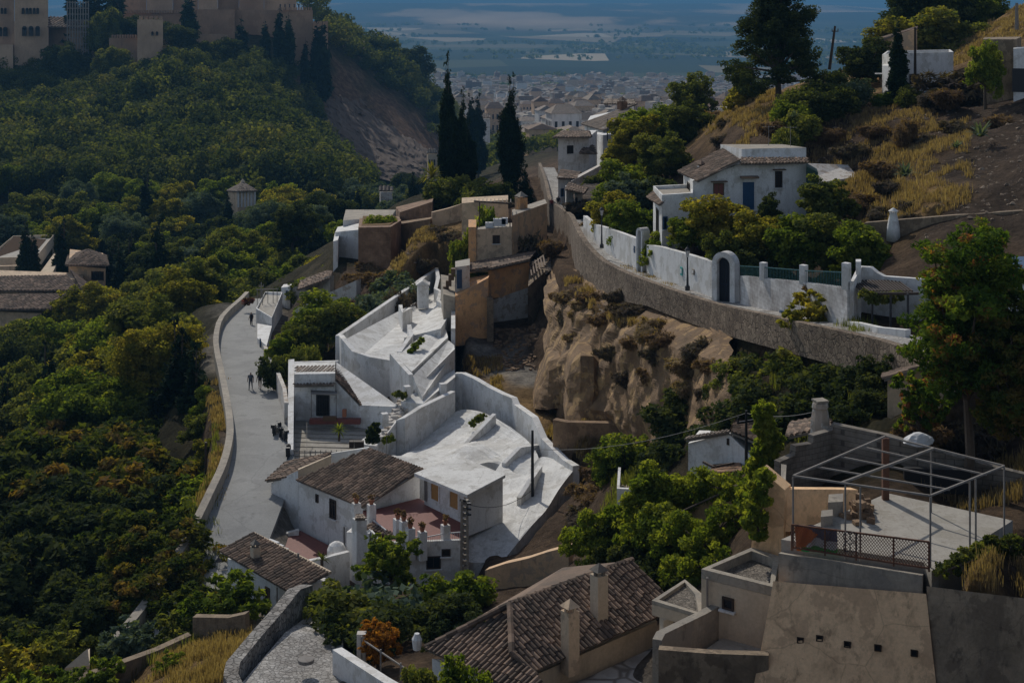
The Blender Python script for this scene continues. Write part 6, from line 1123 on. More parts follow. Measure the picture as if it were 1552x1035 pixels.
# scattered fill behind
for i in range(130):
    d = math.exp(rd.uniform(math.log(130), math.log(400))); px = rd.uniform(-60, 500 if d > 230 else 320)
    if d < 300 and d > 205 and px < 175: continue
    if d < 175 and px > 245: continue
    if 300 < d < 345 and 330 < px < 400: continue
    m = rd.choice(['leaf_mid', 'leaf_mid', 'leaf_blue', 'leaf_bright', 'leaf_yellow', 'leaf_dark']); g = G(px, d); hh = rd.uniform(7, 10.5); w = rd.uniform(7, 10)
    zone = 'valley floor near the road' if d < 200 else ('middle of the valley' if d < 300 else 'foot of the wooded hill')
    T(('broad1', 'broad2', 'broad3')[i % 3], px, -(g.z+hh)*F/d, d, w, m, label='%s round crowned tree in the grove at the %s' % (HUE[m], zone), group='%s trees at the %s' % (HUE[m], zone))
# cypresses
cy = [(112, 525, 158, 3.4, 'cyp2', 'tallest of the slender valley cypresses above the rusty trees'), (8, 560, 150, 3.2, 'cyp2', 'dark cypress at the left edge of the picture in the valley'), (213, 400, 240, 3.4, 'cyp2', 'thick cypress between the pyramid roof and the massive dark cypress'), (160, 560, 140, 2.8, 'cyp1', 'lone slim cypress among the bright trees near the road bank'), (680, 76, 185, 2.3, 'cypbig', 'tallest dark cypress of the close group on the spur'), (699, 130, 186, 1.9, 'cypbig', 'second cypress leaning against the tallest one on the spur'), (711, 178, 187, 1.6, 'cypbig', 'shortest cypress at the right of the close group on the spur'), (774, 108, 180, 2.5, 'cypbig', 'ragged lone cypress above the ochre house terrace'), (796, 248, 178, 2.6, 'cyp2', 'low dark cypress bush right of the ragged lone cypress'),
 (713, 140, 420, 4.5, 'cyp2', 'left of two distant cypresses behind the tallest cypress'), (725, 140, 430, 4, 'cyp2', 'right of two distant cypresses behind the tallest cypress'), (1361, 26, 130, 1.5, 'cyp1', 'narrow cypress in front of the white hilltop house'), (345, 292, 318, 2.8, 'cyp2', 'small dark cypress left of the stone pavilion'), (222, 253, 330, 4.3, 'cyp1', 'slim dark cypress rising in the middle of the valley'),
 (271, 478, 128, 4.3, 'cyp2', 'broad dark cypress standing close to the road parapet'), (294, 513, 124, 4.1, 'cyp2', 'second dark cypress close to the road parapet'), (240, 323, 235, 8.1, 'cyp2', 'massive dark cypress left of the bright trees in the valley'), (72, 508, 150, 4.3, 'cyp1', 'left of the slender valley cypresses above the rusty trees'), (130, 523, 150, 3.8, 'cyp1', 'middle slender valley cypress above the rusty trees'),
 (40, 330, 262, 3.5, 'cyp1', 'dark cypress in front of the pale modern building'), (50, 350, 260, 2.4, 'cyp1', 'thin low cypress right beside the one before the modern building'), (95, 323, 268, 4.1, 'cyp1', 'dark cypress beside the pyramid roof'), (182, 360, 245, 3.5, 'cyp1', 'cypress just right of the pyramid roofed building'), (197, 348, 248, 3.5, 'cyp1', 'tall cypress right of the pyramid roofed building'), (170, 363, 252, 3.0, 'cyp1', 'narrow cypress touching the pyramid roofed building'),
 (512, 290, 300, 2.4, 'cyp2', 'leftmost of three small cypresses below the bare cliff'), (527, 285, 300, 2.2, 'cyp2', 'middle of three small cypresses below the bare cliff'), (542, 282, 300, 2.4, 'cyp2', 'rightmost of three small cypresses below the bare cliff'), (626, 260, 300, 2.8, 'cyp2', 'dark conifer left of the tall cypress group'),
 (944, 675, 82, 1.1, 'cyp1', 'small narrow cypress in the bright bush below the earth wall')]
for px, t, d, w, k, lb in cy: T(k, px, t, d, w, 'leaf_cypress', label=lb)
far = [(110, -25, 600, 8), (130, -25, 600, 8), (150, -20, 600, 8), (165, -20, 600, 10), (178, -25, 600, 9), (287, -12, 600, 7), (365, 28, 590, 7), (424, 12, 600, 5), (437, 22, 600, 5), (480, 30, 610, 5), (489, 26, 610, 6), (245, 75, 555, 5), (463, 60, 600, 4), (402, 32, 600, 4), (284, -8, 606, 5)]
for i, (px, t, d, w) in enumerate(far): T('cypfar', px, t, d, w, 'leaf_cypress', label='far dark cypress against the fortress walls', group='cypresses along the fortress walls')
for px, t, d, w, m in ((157, 8, 585, 14, 'leaf_mid'), (215, 22, 600, 18, 'leaf_dark'), (170, 68, 560, 12, 'leaf_mid'), (95, 62, 570, 14, 'leaf_dark'), (265, 32, 585, 16, 'leaf_dark'), (330, 55, 580, 18, 'leaf_dark'), (295, 60, 580, 12, 'leaf_dark'), (570, 55, 740, 18, 'leaf_dark'), (622, 68, 760, 22, 'leaf_dark'), (120, 75, 572, 10, 'leaf_dark')):
    T('broad3', px, t, d, w, m, label='%s bushy tree growing beneath the fortress walls' % HUE[m], group='bushy trees under the fortress, %s' % HUE[m])
# hillside on the right
T('pine', 1180, -24, 140, 9.6, 'leaf_blue' and 'leaf_dark', label='tall spreading pine on the ridge above the blue door cottage')
for i, (px, t, d, w) in enumerate([(872, 432, 119, 2.6), (905, 440, 113, 2.4), (950, 455, 104, 2.4), (985, 480, 97, 2.6), (1010, 500, 93.5, 2.2), (925, 520, 102, 1.6), (880, 470, 113, 1.6), (960, 505, 99, 1.8), (1060, 510, 88.5, 2.2), (1040, 540, 88.5, 2.0), (1085, 540, 84.5, 1.8), (858, 470, 117, 1.8), (890, 450, 114, 2.2), (920, 470, 107, 2.0), (1000, 525, 93, 2.0), (1040, 575, 87.5, 1.6), (905, 575, 105, 1.4), (950, 560, 98.5, 1.5), (875, 500, 112, 1.5), (985, 555, 94, 1.5), (1075, 580, 84.5, 1.6)]):
    tree('twiggy', px, t, d-4.5, w, ('grass_dry', 'leaf_dry', 'leaf_twig')[i % 3], name='dry_bush', label='dry straw coloured bush clinging to the earth cliff', group='dry bushes on the earth cliff', cat='bush', base=ZP(t, d-4.5)-1.4)
R_ = [('garden1', 1312, 55, 150, 5.2, 'leaf_dark', 'dark rounded tree between the pine and the hilltop house'), ('broad3', 1410, -38, 185, 11, 'leaf_dark', 'dark tree at the top edge above the brown gable house'), ('garden1', 1395, 8, 172, 9, 'leaf_yellow', 'yellow green tree behind the brown gable house'), ('garden1', 1345, 28, 175, 5, 'leaf_yellow', 'small yellow green tree left of the brown gable house'), ('garden1', 1440, 12, 170, 8, 'leaf_mid', 'mid green tree on the skyline right of the yellow green one'), ('broad3', 1455, -40, 190, 11, 'leaf_mid', 'large green tree at the top edge on the skyline'), ('garden1', 1490, -12, 185, 5, 'leaf_bright', 'bright green tree near the top right corner'),
 ('garden1', 1493, 58, 118, 2.6, 'leaf_bright', 'small bright tree against the hillside ruin'), ('garden1', 1048, 108, 190, 5.4, 'leaf_mid', 'dull green tree on the slope left of the pine'), ('garden2', 1124, 118, 150, 3.2, 'leaf_yellow', 'little yellow tree on the grass left of the pine trunk'), ('broad3', 985, 155, 165, 6.5, 'leaf_bright', 'bright leaning tree beside the large upper house'), ('broad1', 1035, 150, 160, 6, 'leaf_mid', 'tall mid green tree between the upper house and the dry slope'), ('broad2', 960, 170, 158, 6, 'leaf_yellow', 'yellow green tree in front of the large upper house'), ('broad1', 1005, 195, 145, 6, 'leaf_mid', 'mid green tree above the dark garden pergola'), ('garden1', 945, 240, 140, 4.6, 'leaf_bright', 'bright garden tree behind the lane wall'), ('garden2', 960, 262, 128, 4.5, 'leaf_blue', 'silvery olive tree among the brighter garden trees'), ('garden1', 930, 290, 122, 3.8, 'leaf_yellow', 'yellow leaved garden tree just above the lane'), ('garden1', 962, 300, 115, 4, 'leaf_bright', 'bright bushy tree behind the left part of the garden wall'), ('garden2', 1015, 265, 128, 5, 'leaf_dark', 'shady dark tree left of the blue door cottage'), ('garden2', 900, 262, 165, 2.5, 'leaf_mid', 'small green plant clump on the lane house roof'),
 ('garden1', 1078, 290, 99, 4.3, 'leaf_yellow', 'bright yellow green tree in the garden in front of the cottage'), ('garden1', 1048, 318, 99, 2.8, 'leaf_bright', 'lower green tree at the left side of the yellow green garden tree'), ('garden2', 1163, 290, 98, 1.7, 'leaf_dark', 'dark upright shrub against the cottage wall'), ('garden2', 1254, 264, 98, 3.7, 'leaf_mid', 'dense round tree right of the cottage'), ('garden1', 1210, 325, 90, 3.6, 'leaf_bright', 'branching garden tree right of the arched gateway'), ('garden1', 1255, 318, 90, 4, 'leaf_mid', 'large shady garden tree behind the railing'), ('garden2', 1308, 330, 86, 3.6, 'leaf_bright', 'round bright tree at the right end of the garden'), ('garden1', 1150, 318, 92, 3.2, 'leaf_yellow', 'low yellowish tree between the arch and the cottage'), ('garden2', 1155, 368, 90, 3, 'leaf_dark', 'dark clipped shrub behind the railing'), ('garden2', 1100, 345, 92, 2.6, 'leaf_mid', 'small green tree just behind the arched gateway'), ('garden2', 1000, 345, 103, 2.4, 'leaf_bright', 'small plant beside the narrow gateway pillar')]
for k, px, t, d, w, m, lb in R_: T(k, px, t, d, w, m, label=lb, hmin=2.2)
sh = [(455, 425, 165, 4, 'leaf_mid'), (480, 414, 168, 4, 'leaf_bright'), (503, 402, 171, 4, 'leaf_mid'), (430, 432, 172, 3.4, 'leaf_dark'), (1215, 128, 128, 4.5, 'leaf_mid'), (1245, 118, 130, 5, 'leaf_dark'), (1265, 130, 126, 4, 'leaf_dark'), (1210, 165, 122, 3.2, 'leaf_mid'), (1190, 190, 118, 2.6, 'leaf_mid'), (1300, 118, 132, 3.6, 'leaf_blue'), (1195, 150, 125, 3, 'leaf_bright'), (1342, 138, 130, 2, 'leaf_bright'), (1378, 128, 128, 2.4, 'leaf_mid')]
for i, (px, t, d, w, m) in enumerate(sh): T('hedge', px, t, d, w, m, hmin=1.6, name='hedge_shrub', label='%s hedge shrub %s' % (HUE[m], 'of the dark clump on the slope below the pine' if px > 1000 else 'above the sheds at the top of the road'), group='%s hedge shrubs %s' % (HUE[m], 'below the pine' if px > 1000 else 'above the road'), cat='shrub')
dr = [(1440, 300, 92, 1.8), (1500, 290, 93, 2), (1350, 270, 100, 2.2), (1410, 225, 108, 2.2), (1470, 270, 97, 1.8), (1530, 220, 103, 2.4), (1330, 310, 94, 1.8), (1500, 240, 100, 1.8), (1380, 320, 90, 1.6), (560, 395, 158, 3), (520, 410, 162, 3), (500, 425, 160, 2.6), (470, 440, 165, 3), (545, 410, 152, 3), (1400, 200, 112, 3), (1330, 185, 118, 2.6), (1290, 215, 115, 2.4), (1340, 240, 105, 2.6), (1420, 250, 102, 2.6), (1300, 290, 100, 2.4), (1390, 300, 93, 2), (1250, 190, 121, 2.6), (1450, 180, 113, 2.4), (1520, 170, 112, 2.6), (1100, 200, 140, 2.4), (960, 540, 98, 2), (1020, 560, 92, 2), (880, 500, 110, 2), (990, 600, 92, 1.8), (1050, 520, 90, 2), (1462, 100, 124, 6.5), (1435, 130, 120, 3), (1410, 135, 122, 2.4), (1180, 180, 122, 3), (1130, 170, 145, 4), (1085, 165, 165, 4), (885, 300, 150, 3.4), (898, 330, 138, 2.5), (812, 345, 140, 3.4), (835, 360, 135, 2.4), (655, 340, 158, 4), (540, 450, 140, 4), (600, 430, 140, 4), (580, 410, 146, 4), (690, 345, 155, 3.5), (520, 470, 136, 3.5), (630, 385, 150, 3), (900, 730, 84, 2.6), (880, 770, 80, 2.4), (920, 700, 86, 2.4), (940, 435, 104, 1.8), (860, 440, 116, 2.4), (1100, 790, 62, 2.2), (1370, 175, 112, 2), (1480, 630, 58, 2), (1400, 640, 57, 1.6)]
for i, (px, t, d, w) in enumerate(dr): T('twiggy', px, t, d, w, ('leaf_twig', 'leaf_dry')[i % 2], hmin=1.2, name='dry_bush', label='dry brown twiggy bush on the bare slope', group='dry bushes on the slopes', cat='bush')
T('shrub2', 575, 326, 163, 3.4, 'leaf_bright', base=-25.5, name='roof_plants', label='patch of green plants growing on the brick outhouse roof', cat='plant'); T('shrub1', 600, 415, 143, 5, 'leaf_blue', hmin=1.6, name='broom_bush', label='olive green broom bush above the long cave house wall', cat='bush'); T('shrub1', 575, 440, 140, 4, 'leaf_blue', hmin=1.6, name='broom_bush', label='lower olive broom bush left of the one above the cave wall', cat='bush')
mis = [('garden1', 322, 585, 121, 3, 'leaf_bright', 'small bright tree on the bank just outside the road parapet'), ('garden1', 306, 622, 117, 3, 'leaf_mid', 'mid green bushy tree below the bright one outside the parapet'), ('garden2', 318, 660, 109, 2.2, 'leaf_yellow', 'yellowish low tree on the dry bank outside the parapet'), ('garden1', 300, 570, 130, 3.4, 'leaf_mid', 'green tree right of the cypresses beside the parapet'), ('garden2', 340, 545, 134, 1.6, 'leaf_blue', 'grey green shrub hugging the outer side of the parapet'), ('garden1', 490, 440, 134, 5.4, 'leaf_bright', 'bright green tree behind the courtyard house'), ('garden1', 515, 455, 132, 4, 'leaf_mid', 'mid green tree touching the long cave house wall'), ('garden1', 462, 478, 130, 3.6, 'leaf_mid', 'green tree above the roadside wall'), ('garden2', 425, 500, 128, 2.6, 'leaf_bright', 'small bright garden tree beside the road'), ('shrub1', 415, 540, 120, 2, 'leaf_dark', 'dark clipped bush on the inner side of the road'), ('shrub1', 440, 525, 122, 2.6, 'leaf_mid', 'flowering green bush above the courtyard wall'), ('shrub2', 470, 520, 124, 3, 'leaf_mid', 'low green bush behind the courtyard house roof'), ('garden1', 700, 350, 142, 2.4, 'leaf_bright', 'green tree at the left corner of the ochre house'), ('shrub1', 725, 312, 143, 2.6, 'leaf_bright', 'leafy potted plant on the left of the ochre house terrace'), ('shrub1', 748, 310, 143, 2.8, 'leaf_bright', 'leafy potted plant in the middle of the ochre house terrace'), ('hedge', 690, 262, 180, 6, 'leaf_mid', 'dark green hedge at the foot of the tall cypresses'), ('hedge', 730, 270, 176, 6, 'leaf_mid', 'dense green bush between the two cypress groups'), ('hedge', 660, 280, 182, 4, 'leaf_dark', 'dark bush left of the tallest cypress base'), ('hedge', 755, 275, 172, 4, 'leaf_dark', 'dark bush at the foot of the lone cypress'),
 ('garden1', 610, 868, 68, 7.2, 'leaf_blue', 'broad feathery bush spreading over the alley in the foreground'), ('garden2', 530, 880, 64, 4.2, 'leaf_mid', 'left part of the foreground bushes hanging over the alley wall'), ('garden2', 650, 900, 64, 5, 'leaf_dark', 'dark foreground bush left of the tiled roof'), ('garden1', 560, 905, 62, 4.5, 'leaf_dark', 'shaded bush below the feathery one in the foreground'), ('garden2', 700, 855, 68, 3.2, 'leaf_bright', 'bright leaved bush below the pale utility pylon'), ('garden2', 690, 905, 60, 2.4, 'leaf_dark', 'small dark bush against the left tip of the tiled roof'), ('airy', 590, 805, 72, 2.6, 'leaf_bright', 'open branching magnolia tree in front of the red terrace'), ('airy', 573, 940, 58, 1.5, 'leaf_orange', 'orange leaved sapling in the foreground garden'),
 ('shrub1', 705, 1000, 47.5, 1.5, 'leaf_bright', 'bright green bush at the bottom edge before the tiled roof'), ('shrub1', 640, 1000, 50, 1.2, 'leaf_mid', 'small green bush at the bottom edge beside the tiled roof tip'),
 ('garden1', 960, 655, 84, 3.4, 'leaf_bright', 'bright green tree under the crumbling earth wall'), ('garden1', 925, 668, 83, 2.4, 'leaf_bright', 'smaller bright tree left of the narrow little cypress'), ('airy', 1232, 440, 75, 2.9, 'leaf_yellow', 'yellow tipped sapling growing up against the white garden wall')]
for k, px, t, d, w, m, lb in mis: T(k, px, t, d, w, m, label=lb, hmin=1.6)
rv = [(1128, 535, 78, 3.4, 'leaf_mid'), (1108, 575, 78, 3.2, 'leaf_dark'), (1150, 565, 75, 3.2, 'leaf_mid'), (1040, 595, 82, 4.5, 'leaf_dark'), (1090, 560, 84, 5, 'leaf_dark'), (1130, 530, 80, 5, 'leaf_dark'), (1170, 520, 77, 4.5, 'leaf_dark'), (1215, 505, 74, 4, 'leaf_mid'), (1250, 540, 70, 4.5, 'leaf_dark'), (1300, 545, 66, 4, 'leaf_dark'), (1180, 575, 72, 4.5, 'leaf_dark'), (1110, 620, 76, 4.5, 'leaf_dark'), (1050, 640, 80, 4, 'leaf_dark'), (1230, 590, 66, 4, 'leaf_dark'), (1290, 590, 62, 3, 'leaf_dark'), (1000, 660, 82, 3.5, 'leaf_dark'), (1140, 480+70, 78, 4, 'leaf_mid'), (1350, 530, 64, 2.5, 'leaf_dark'), (1150, 600, 72, 4, 'leaf_dark'), (1000, 700, 78, 3, 'leaf_dark'), (1330, 570, 62.5, 2.2, 'leaf_dark')]
for i, (px, t, d, w, m) in enumerate(rv): T(('garden1', 'garden2')[i % 2], px, t, d, w, m, hmin=2, name='ravine_bush', label='%s bush in the shaded thicket of the ravine' % HUE[m], group='%s bushes of the ravine thicket' % HUE[m], cat='bush')
# big tree at the right edge
big = [(1480, 345, 47, 4.2), (1530, 480, 43, 4.4), (1420, 430, 47, 3.4), (1560, 400, 46, 3.6)]
T('near', 1470, 332, 54, 4.2, 'leaf_seed', name='tree_of_heaven', label='big tree with rust coloured seed clusters overhanging the right edge'); T('near', 1556, 445, 52, 3.6, 'leaf_rust', name='tree_of_heaven', label='lower reddish tinged tree filling the right edge under the big one')
T('airy', 1395, 560, 57, 1.8, 'leaf_seed', name='tree_of_heaven', label='small overhanging tree in front of the beige house', hmin=2.6)
# ---------------------------------------------------------------- vines
def vine(name, label, blobs, n, size, mat, seed, cat='vine'):
    rng = np.random.default_rng(seed); bl = [tuple(P(px, py, d))+(r*(.72 if 'creeper_mass' in name else 1), .9) for px, py, d, r in blobs]; c = np.array(bl)[:, :3].mean(0)
    V, Fq, r = leaves(bl, n, size, rng, clumps=22, cr=.34, shell=.8); o = link(name, npmesh(name, V-c, Fq, r, [mat]), tuple(c)); tag(o, label, cat)
    s = MB(); prev = bl[0]
    for q in bl[1:]: s.tube([Vector(prev[:3]), Vector(q[:3])], .04, 5) if (Vector(prev[:3])-Vector(q[:3])).length < 4 else None; prev = q
    so = s.build('stem', 'bark', o); so.matrix_parent_inverse = Matrix.Translation(-Vector(c)); return o
facing('vine_wall', 'ruin_plaster', [(905, 806, 64.2), (1130, 738, 60.8), (1130, 860, 59.5), (905, 900, 62.5)], .8, None, 30, 16, .22, 11)[0].update_tag(); tag(bpy.data.objects['vine_wall'], 'old stained plaster wall mostly hidden behind the thick bright creeper', 'wall')
vine('vine_post', 'pole wrapped in bright green vine hanging like a column right of the white shed', [(1160, 618, 58, .42), (1157, 632, 58, .5), (1160, 648, 58, .5), (1164, 665, 58, .5), (1160, 682, 58, .55), (1158, 700, 58, .6), (1150, 718, 58, .6), (1145, 738, 58, .6), (1175, 672, 58, .5), (1140, 760, 57.5, .6), (1150, 735, 50, .45), (1146, 760, 49.9, .5), (1142, 785, 49.9, .5), (1150, 805, 49.8, .4), (1160, 722, 50.2, .4)], 13000, .12, 'leaf_bright', 41)
vine('creeper_mass', 'thick bright creeper spilling down the ravine wall behind the foreground roof', [(870, 820, 63, 1.2), (905, 800, 63, 1.3), (940, 790, 63, 1.3), (975, 760, 62, 1.4), (1000, 735, 62.5, 1.5), (1030, 745, 62, 1.3), (1060, 735, 61.5, 1.2), (1090, 740, 61, 1.2), (1120, 735, 60, 1.1), (1000, 790, 60.5, 1.5), (1010, 830, 59.5, 1.4), (975, 820, 61, 1.5), (930, 830, 62, 1.3), (1035, 800, 59, 1.3), (1065, 830, 57.5, 1.3), (1090, 800, 58, 1.2), (1110, 770, 59, 1.1), (1050, 865, 56.5, 1.1), (1020, 870, 57.5, 1.1), (1085, 850, 55.5, 1.0), (890, 850, 62, .9)], 46000, .105, 'leaf_bright', 42)
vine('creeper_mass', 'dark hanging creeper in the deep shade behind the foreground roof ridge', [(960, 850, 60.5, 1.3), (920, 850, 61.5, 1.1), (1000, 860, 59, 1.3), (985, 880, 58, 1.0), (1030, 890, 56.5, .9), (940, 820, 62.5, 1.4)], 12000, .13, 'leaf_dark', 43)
vine('patio_vine', 'thin vine trailing over the patio pergola at the end of the garden wall', [(1310, 448, 70.5, .35), (1325, 452, 70.5, .4), (1340, 452, 70.5, .4), (1356, 450, 70.2, .4)], 1600, .1, 'leaf_mid', 44)
vine('roof_creeper', 'green creeper streak on the middle cave house roof', [(622, 532, 116, .28), (628, 526, 116.6, .32), (634, 520, 117.2, .3), (639, 515, 117.8, .25)], 1400, .12, 'leaf_bright', 45)
vine('roof_creeper', 'dark green creeper patch on the big white bowl roof', [(716, 642, 105.2, .3), (724, 635, 105.6, .38), (731, 632, 106, .3)], 1400, .12, 'leaf_mid', 46)
vine('roof_creeper', 'small green creeper on the white cave house stairs', [(603, 597, 108, .3), (611, 599, 108, .32), (598, 597, 108.6, .25)], 1000, .11, 'leaf_mid', 47); vine('wall_creeper', 'bougainvillea with pink flowers beside the roadside terrace', [(372, 458, 160, .5), (380, 455, 160, .5)], 500, .16, 'leaf_pink', 48)
vine('wall_creeper', 'green bushy creeper beside the steps of the courtyard house', [(566, 655, 101.3, .5), (564, 664, 101, .5), (568, 646, 101.8, .4)], 2200, .12, 'leaf_dark', 49); vine('wall_creeper', 'bright green clump at the foot of the middle cave house parapet', [(592, 664, 101.5, .35), (585, 667, 101.3, .3)], 900, .11, 'leaf_bright', 50); vine('wall_creeper', 'small dry creeper trailing from the white railing post', [(1222, 437, 76.8, .25), (1232, 442, 76, .25), (1242, 446, 75.4, .22)], 500, .08, 'leaf_dry', 51); vine('wall_creeper', 'green garden plants in front of the pergola terrace bank', [(1450, 855, 44.6, .4), (1475, 845, 45, .5), (1500, 835, 45.5, .5), (1530, 830, 45.5, .5), (1430, 865, 44, .3)], 4200, .09, 'leaf_mid', 52)
# ---------------------------------------------------------------- agaves, palm-like plants
def agave(px, py, d, r, label, mat='leaf_blue', n=34, up=.5, name='agave', trunk=0):
    c = P(px, py, d); root = thing(name, label, 'plant', c); b = MB(); rd = random.Random(int(px))
    for i in range(n):
        a = i*2.4; el = rd.uniform(.15, 1.25) if not trunk else rd.uniform(-.4, 1.3); L = r*rd.uniform(.75, 1.1); dr = Vector((math.cos(a)*math.cos(el), math.sin(a)*math.cos(el), math.sin(el))); s = dr.cross(Vector((0, 0, 1))).normalized(); w = r*.075; p0 = c+Vector((0, 0, trunk)); p1 = p0+dr*L*.5+Vector((0, 0, L*.08)); p2 = p0+dr*L-Vector((0, 0, L*.12*(1-el*.5)))
        b.face([p0-s*w*.6, p0+s*w*.6, p1+s*w, p1-s*w], r=rd.random()); b.face([p1-s*w, p1+s*w, p2], r=rd.random())
    b.build('leaves', mat, root)
    if trunk: b = MB(); b.tube([c-Vector((0, 0, .2)), c+Vector((0, 0, trunk))], .09, 7); b.build('trunk', 'bark', root)
agave(1372, 268, 92, 1.1, 'blue green agave on the dark slope above the round trees'); agave(1486, 208, 104, 1.5, 'larger spiky agave high on the dark right slope'); agave(1450, 225, 101, .8, 'small pale agave left of the larger spiky one'); agave(1204, 178, 119, .7, 'pale spiky plant on the hedge clump below the pine'); agave(514, 664, 101.2, .75, 'spiky yucca in a pot on the courtyard terrace', 'leaf_bright', 40, name='yucca', trunk=.5); agave(1325, 790, 48.5, .01, 'tiny dry weed on the terrace', 'leaf_dry', 4) if False else None
agave(655, 280, 183, 2.4, 'feathery palm left of the tall cypress group', 'leaf_yellow', 44, name='palm', trunk=1.0); agave(488, 853, 80.5, .6, 'potted spiky plant behind the low roof ridge', 'leaf_mid', 26, name='yucca', trunk=.2)
# ---------------------------------------------------------------- dry grass
def grass(name, label, regs, mat, seed, blade=.34):
    rng = np.random.default_rng(seed); P0 = []
    for (a, b, d0, d1, n) in regs:
        px = rng.uniform(a, b, n); d = np.exp(rng.uniform(math.log(d0), math.log(d1), n)); x = (px-CX)*d/F; k = fbm(x/1.7, d/1.7, 3, seed) > -.06
        for xx, yy in zip(x[k], d[k]):
            z = gz(xx, yy)
            if abs(gz(xx, yy+.5)-z) < .42 and abs(gz(xx+.5, yy)-z) < .42: P0.append((xx, yy, z))
    P0 = np.array(P0); n = len(P0); nb = 7; base = np.repeat(P0, nb, 0)+rng.normal(size=(n*nb, 3))*np.array([.12, .12, .02]); m = n*nb
    az = rng.uniform(0, 6.28, m); w = .028*(base[:, 1:2]/90); side = np.stack([np.cos(az), np.sin(az), np.zeros(m)], 1)*w; hh = (blade*rng.uniform(.5, 1.3, m))[:, None]; tip = base+np.concatenate([rng.normal(size=(m, 2))*.13, np.ones((m, 1))], 1)*hh
    V = np.stack([base-side-[0, 0, .05], base+side-[0, 0, .05], tip+side*.35, tip-side*.35], 1).reshape(-1, 3); rn = np.clip(np.repeat(rng.random(n), nb)*.6+rng.random(m)*.4, 0, 1)
    o = link(name, npmesh(name, V, np.arange(4*m).reshape(m, 4), rn, [mat])); tag(o, label, 'grass', kind='stuff')
grass('dry_grass', 'golden dry grass tufts on the slopes and ledges', [(860, 960, 94, 100, 1500), (830, 900, 96, 118, 1500), (920, 1030, 96, 108, 900), (560, 660, 142, 162, 2600), (1060, 1180, 125, 165, 2600), (1390, 1560, 145, 178, 2600), (1230, 1420, 108, 130, 1500), (1300, 1470, 88, 116, 2200), (1200, 1330, 100, 125, 1200), (190, 380, 60, 72, 2600), (300, 345, 92, 125, 1300), (1415, 1600, 42.0, 45.5, 1500), (1400, 1560, 52, 62, 1000), (700, 760, 112, 122, 500)], 'grass_dry', 60)
grass('green_weeds', 'green weeds scattered over the lower bank and thicket floor', [(0, 330, 68, 110, 5000), (1020, 1330, 62, 72, 2500), (440, 520, 120, 150, 1200), (890, 1000, 62, 86, 1800)], 'leaf_mid', 61, .5)
# rocks on cliff and slopes
b = MB(); rd = random.Random(9)
for k in range(2200):
    rg = rd.choice(((1200, 1420, 100, 128), (820, 1000, 96, 114), (1400, 1560, 84, 120), (1180, 1300, 115, 128), (860, 1100, 88, 112), (540, 660, 138, 152))); px = rd.uniform(rg[0], rg[1]); d = rd.uniform(rg[2], rg[3]); g = G(px, d); s_ = rd.uniform(.05, .30)*rd.uniform(.4, 1.2); vs = [g+Vector((rd.uniform(-1, 1), rd.uniform(-1, 1), rd.uniform(-.6, .8)))*s_ for _ in range(4)]
    c = g; up = c+Vector((rd.uniform(-.4, .4), rd.uniform(-.4, .4), .4))*s_; ring = [c+Vector((math.cos(t*1.256)*s_*rd.uniform(.7, 1.1), math.sin(t*1.256)*s_*rd.uniform(.7, 1.1), -.1*s_)) for t in range(5)]
    for t in range(5): b.face([ring[t], ring[(t+1) % 5], up])
tag(b.build('scattered_rocks', 'rubble'), 'loose stones scattered over the bare brown slopes', 'rocks', kind='stuff')
# ---------------------------------------------------------------- cliff body under the path
def cliff(name, label, mat, rows, amp, seed, nx=60, ny=34, fwd=0):
    grid = [[P(q[0], q[1], q[2]-(fwd if ri else .6*min(fwd, 1))) for q in r] for ri, r in enumerate(rows)]; Rn, Cn = len(rows), len(rows[0]); b = MB(); out = np.empty((ny+1, nx+1, 3))
    for v in range(ny+1):
        for u in range(nx+1):
            y = v/ny*(Rn-1); x = u/nx*(Cn-1); i = min(int(y), Rn-2); j = min(int(x), Cn-2); fy = y-i; fx = x-j
            out[v, u] = (grid[i][j]*(1-fx)+grid[i][j+1]*fx)*(1-fy)+(grid[i+1][j]*(1-fx)+grid[i+1][j+1]*fx)*fy
    k = fbm(out[:, :, 0]*.45, out[:, :, 2]*.55+out[:, :, 1]*.2, 5, seed)*2*amp; k = k+np.abs(fbm(out[:, :, 0]*.8+4, out[:, :, 2]*1.1, 4, seed+5))*amp*1.5; out[:, :, 1] -= k; out[:, :, 0] += fbm(out[:, :, 1]*.6, out[:, :, 2]*.6, 3, seed+2)*amp
    for v in range(ny):
        for u in range(nx): b.face([out[v, u], out[v, u+1], out[v+1, u+1], out[v+1, u]], r=.5)
    top = [Vector(out[0, u]) for u in range(nx+1)]; bot = [Vector(out[ny, u]) for u in range(nx+1)]; bk = Vector((0, 4, 0))
    for u in range(nx): b.face([top[u+1], top[u], top[u]+bk, top[u+1]+bk], r=.5)
    for c_ in (0, nx):
        for v in range(ny): p, q = Vector(out[v, c_]), Vector(out[v+1, c_]); b.face([p, q, q+bk, p+bk], r=.5)
    o = b.build(name, mat); tag(o, label, 'cliff'); return o
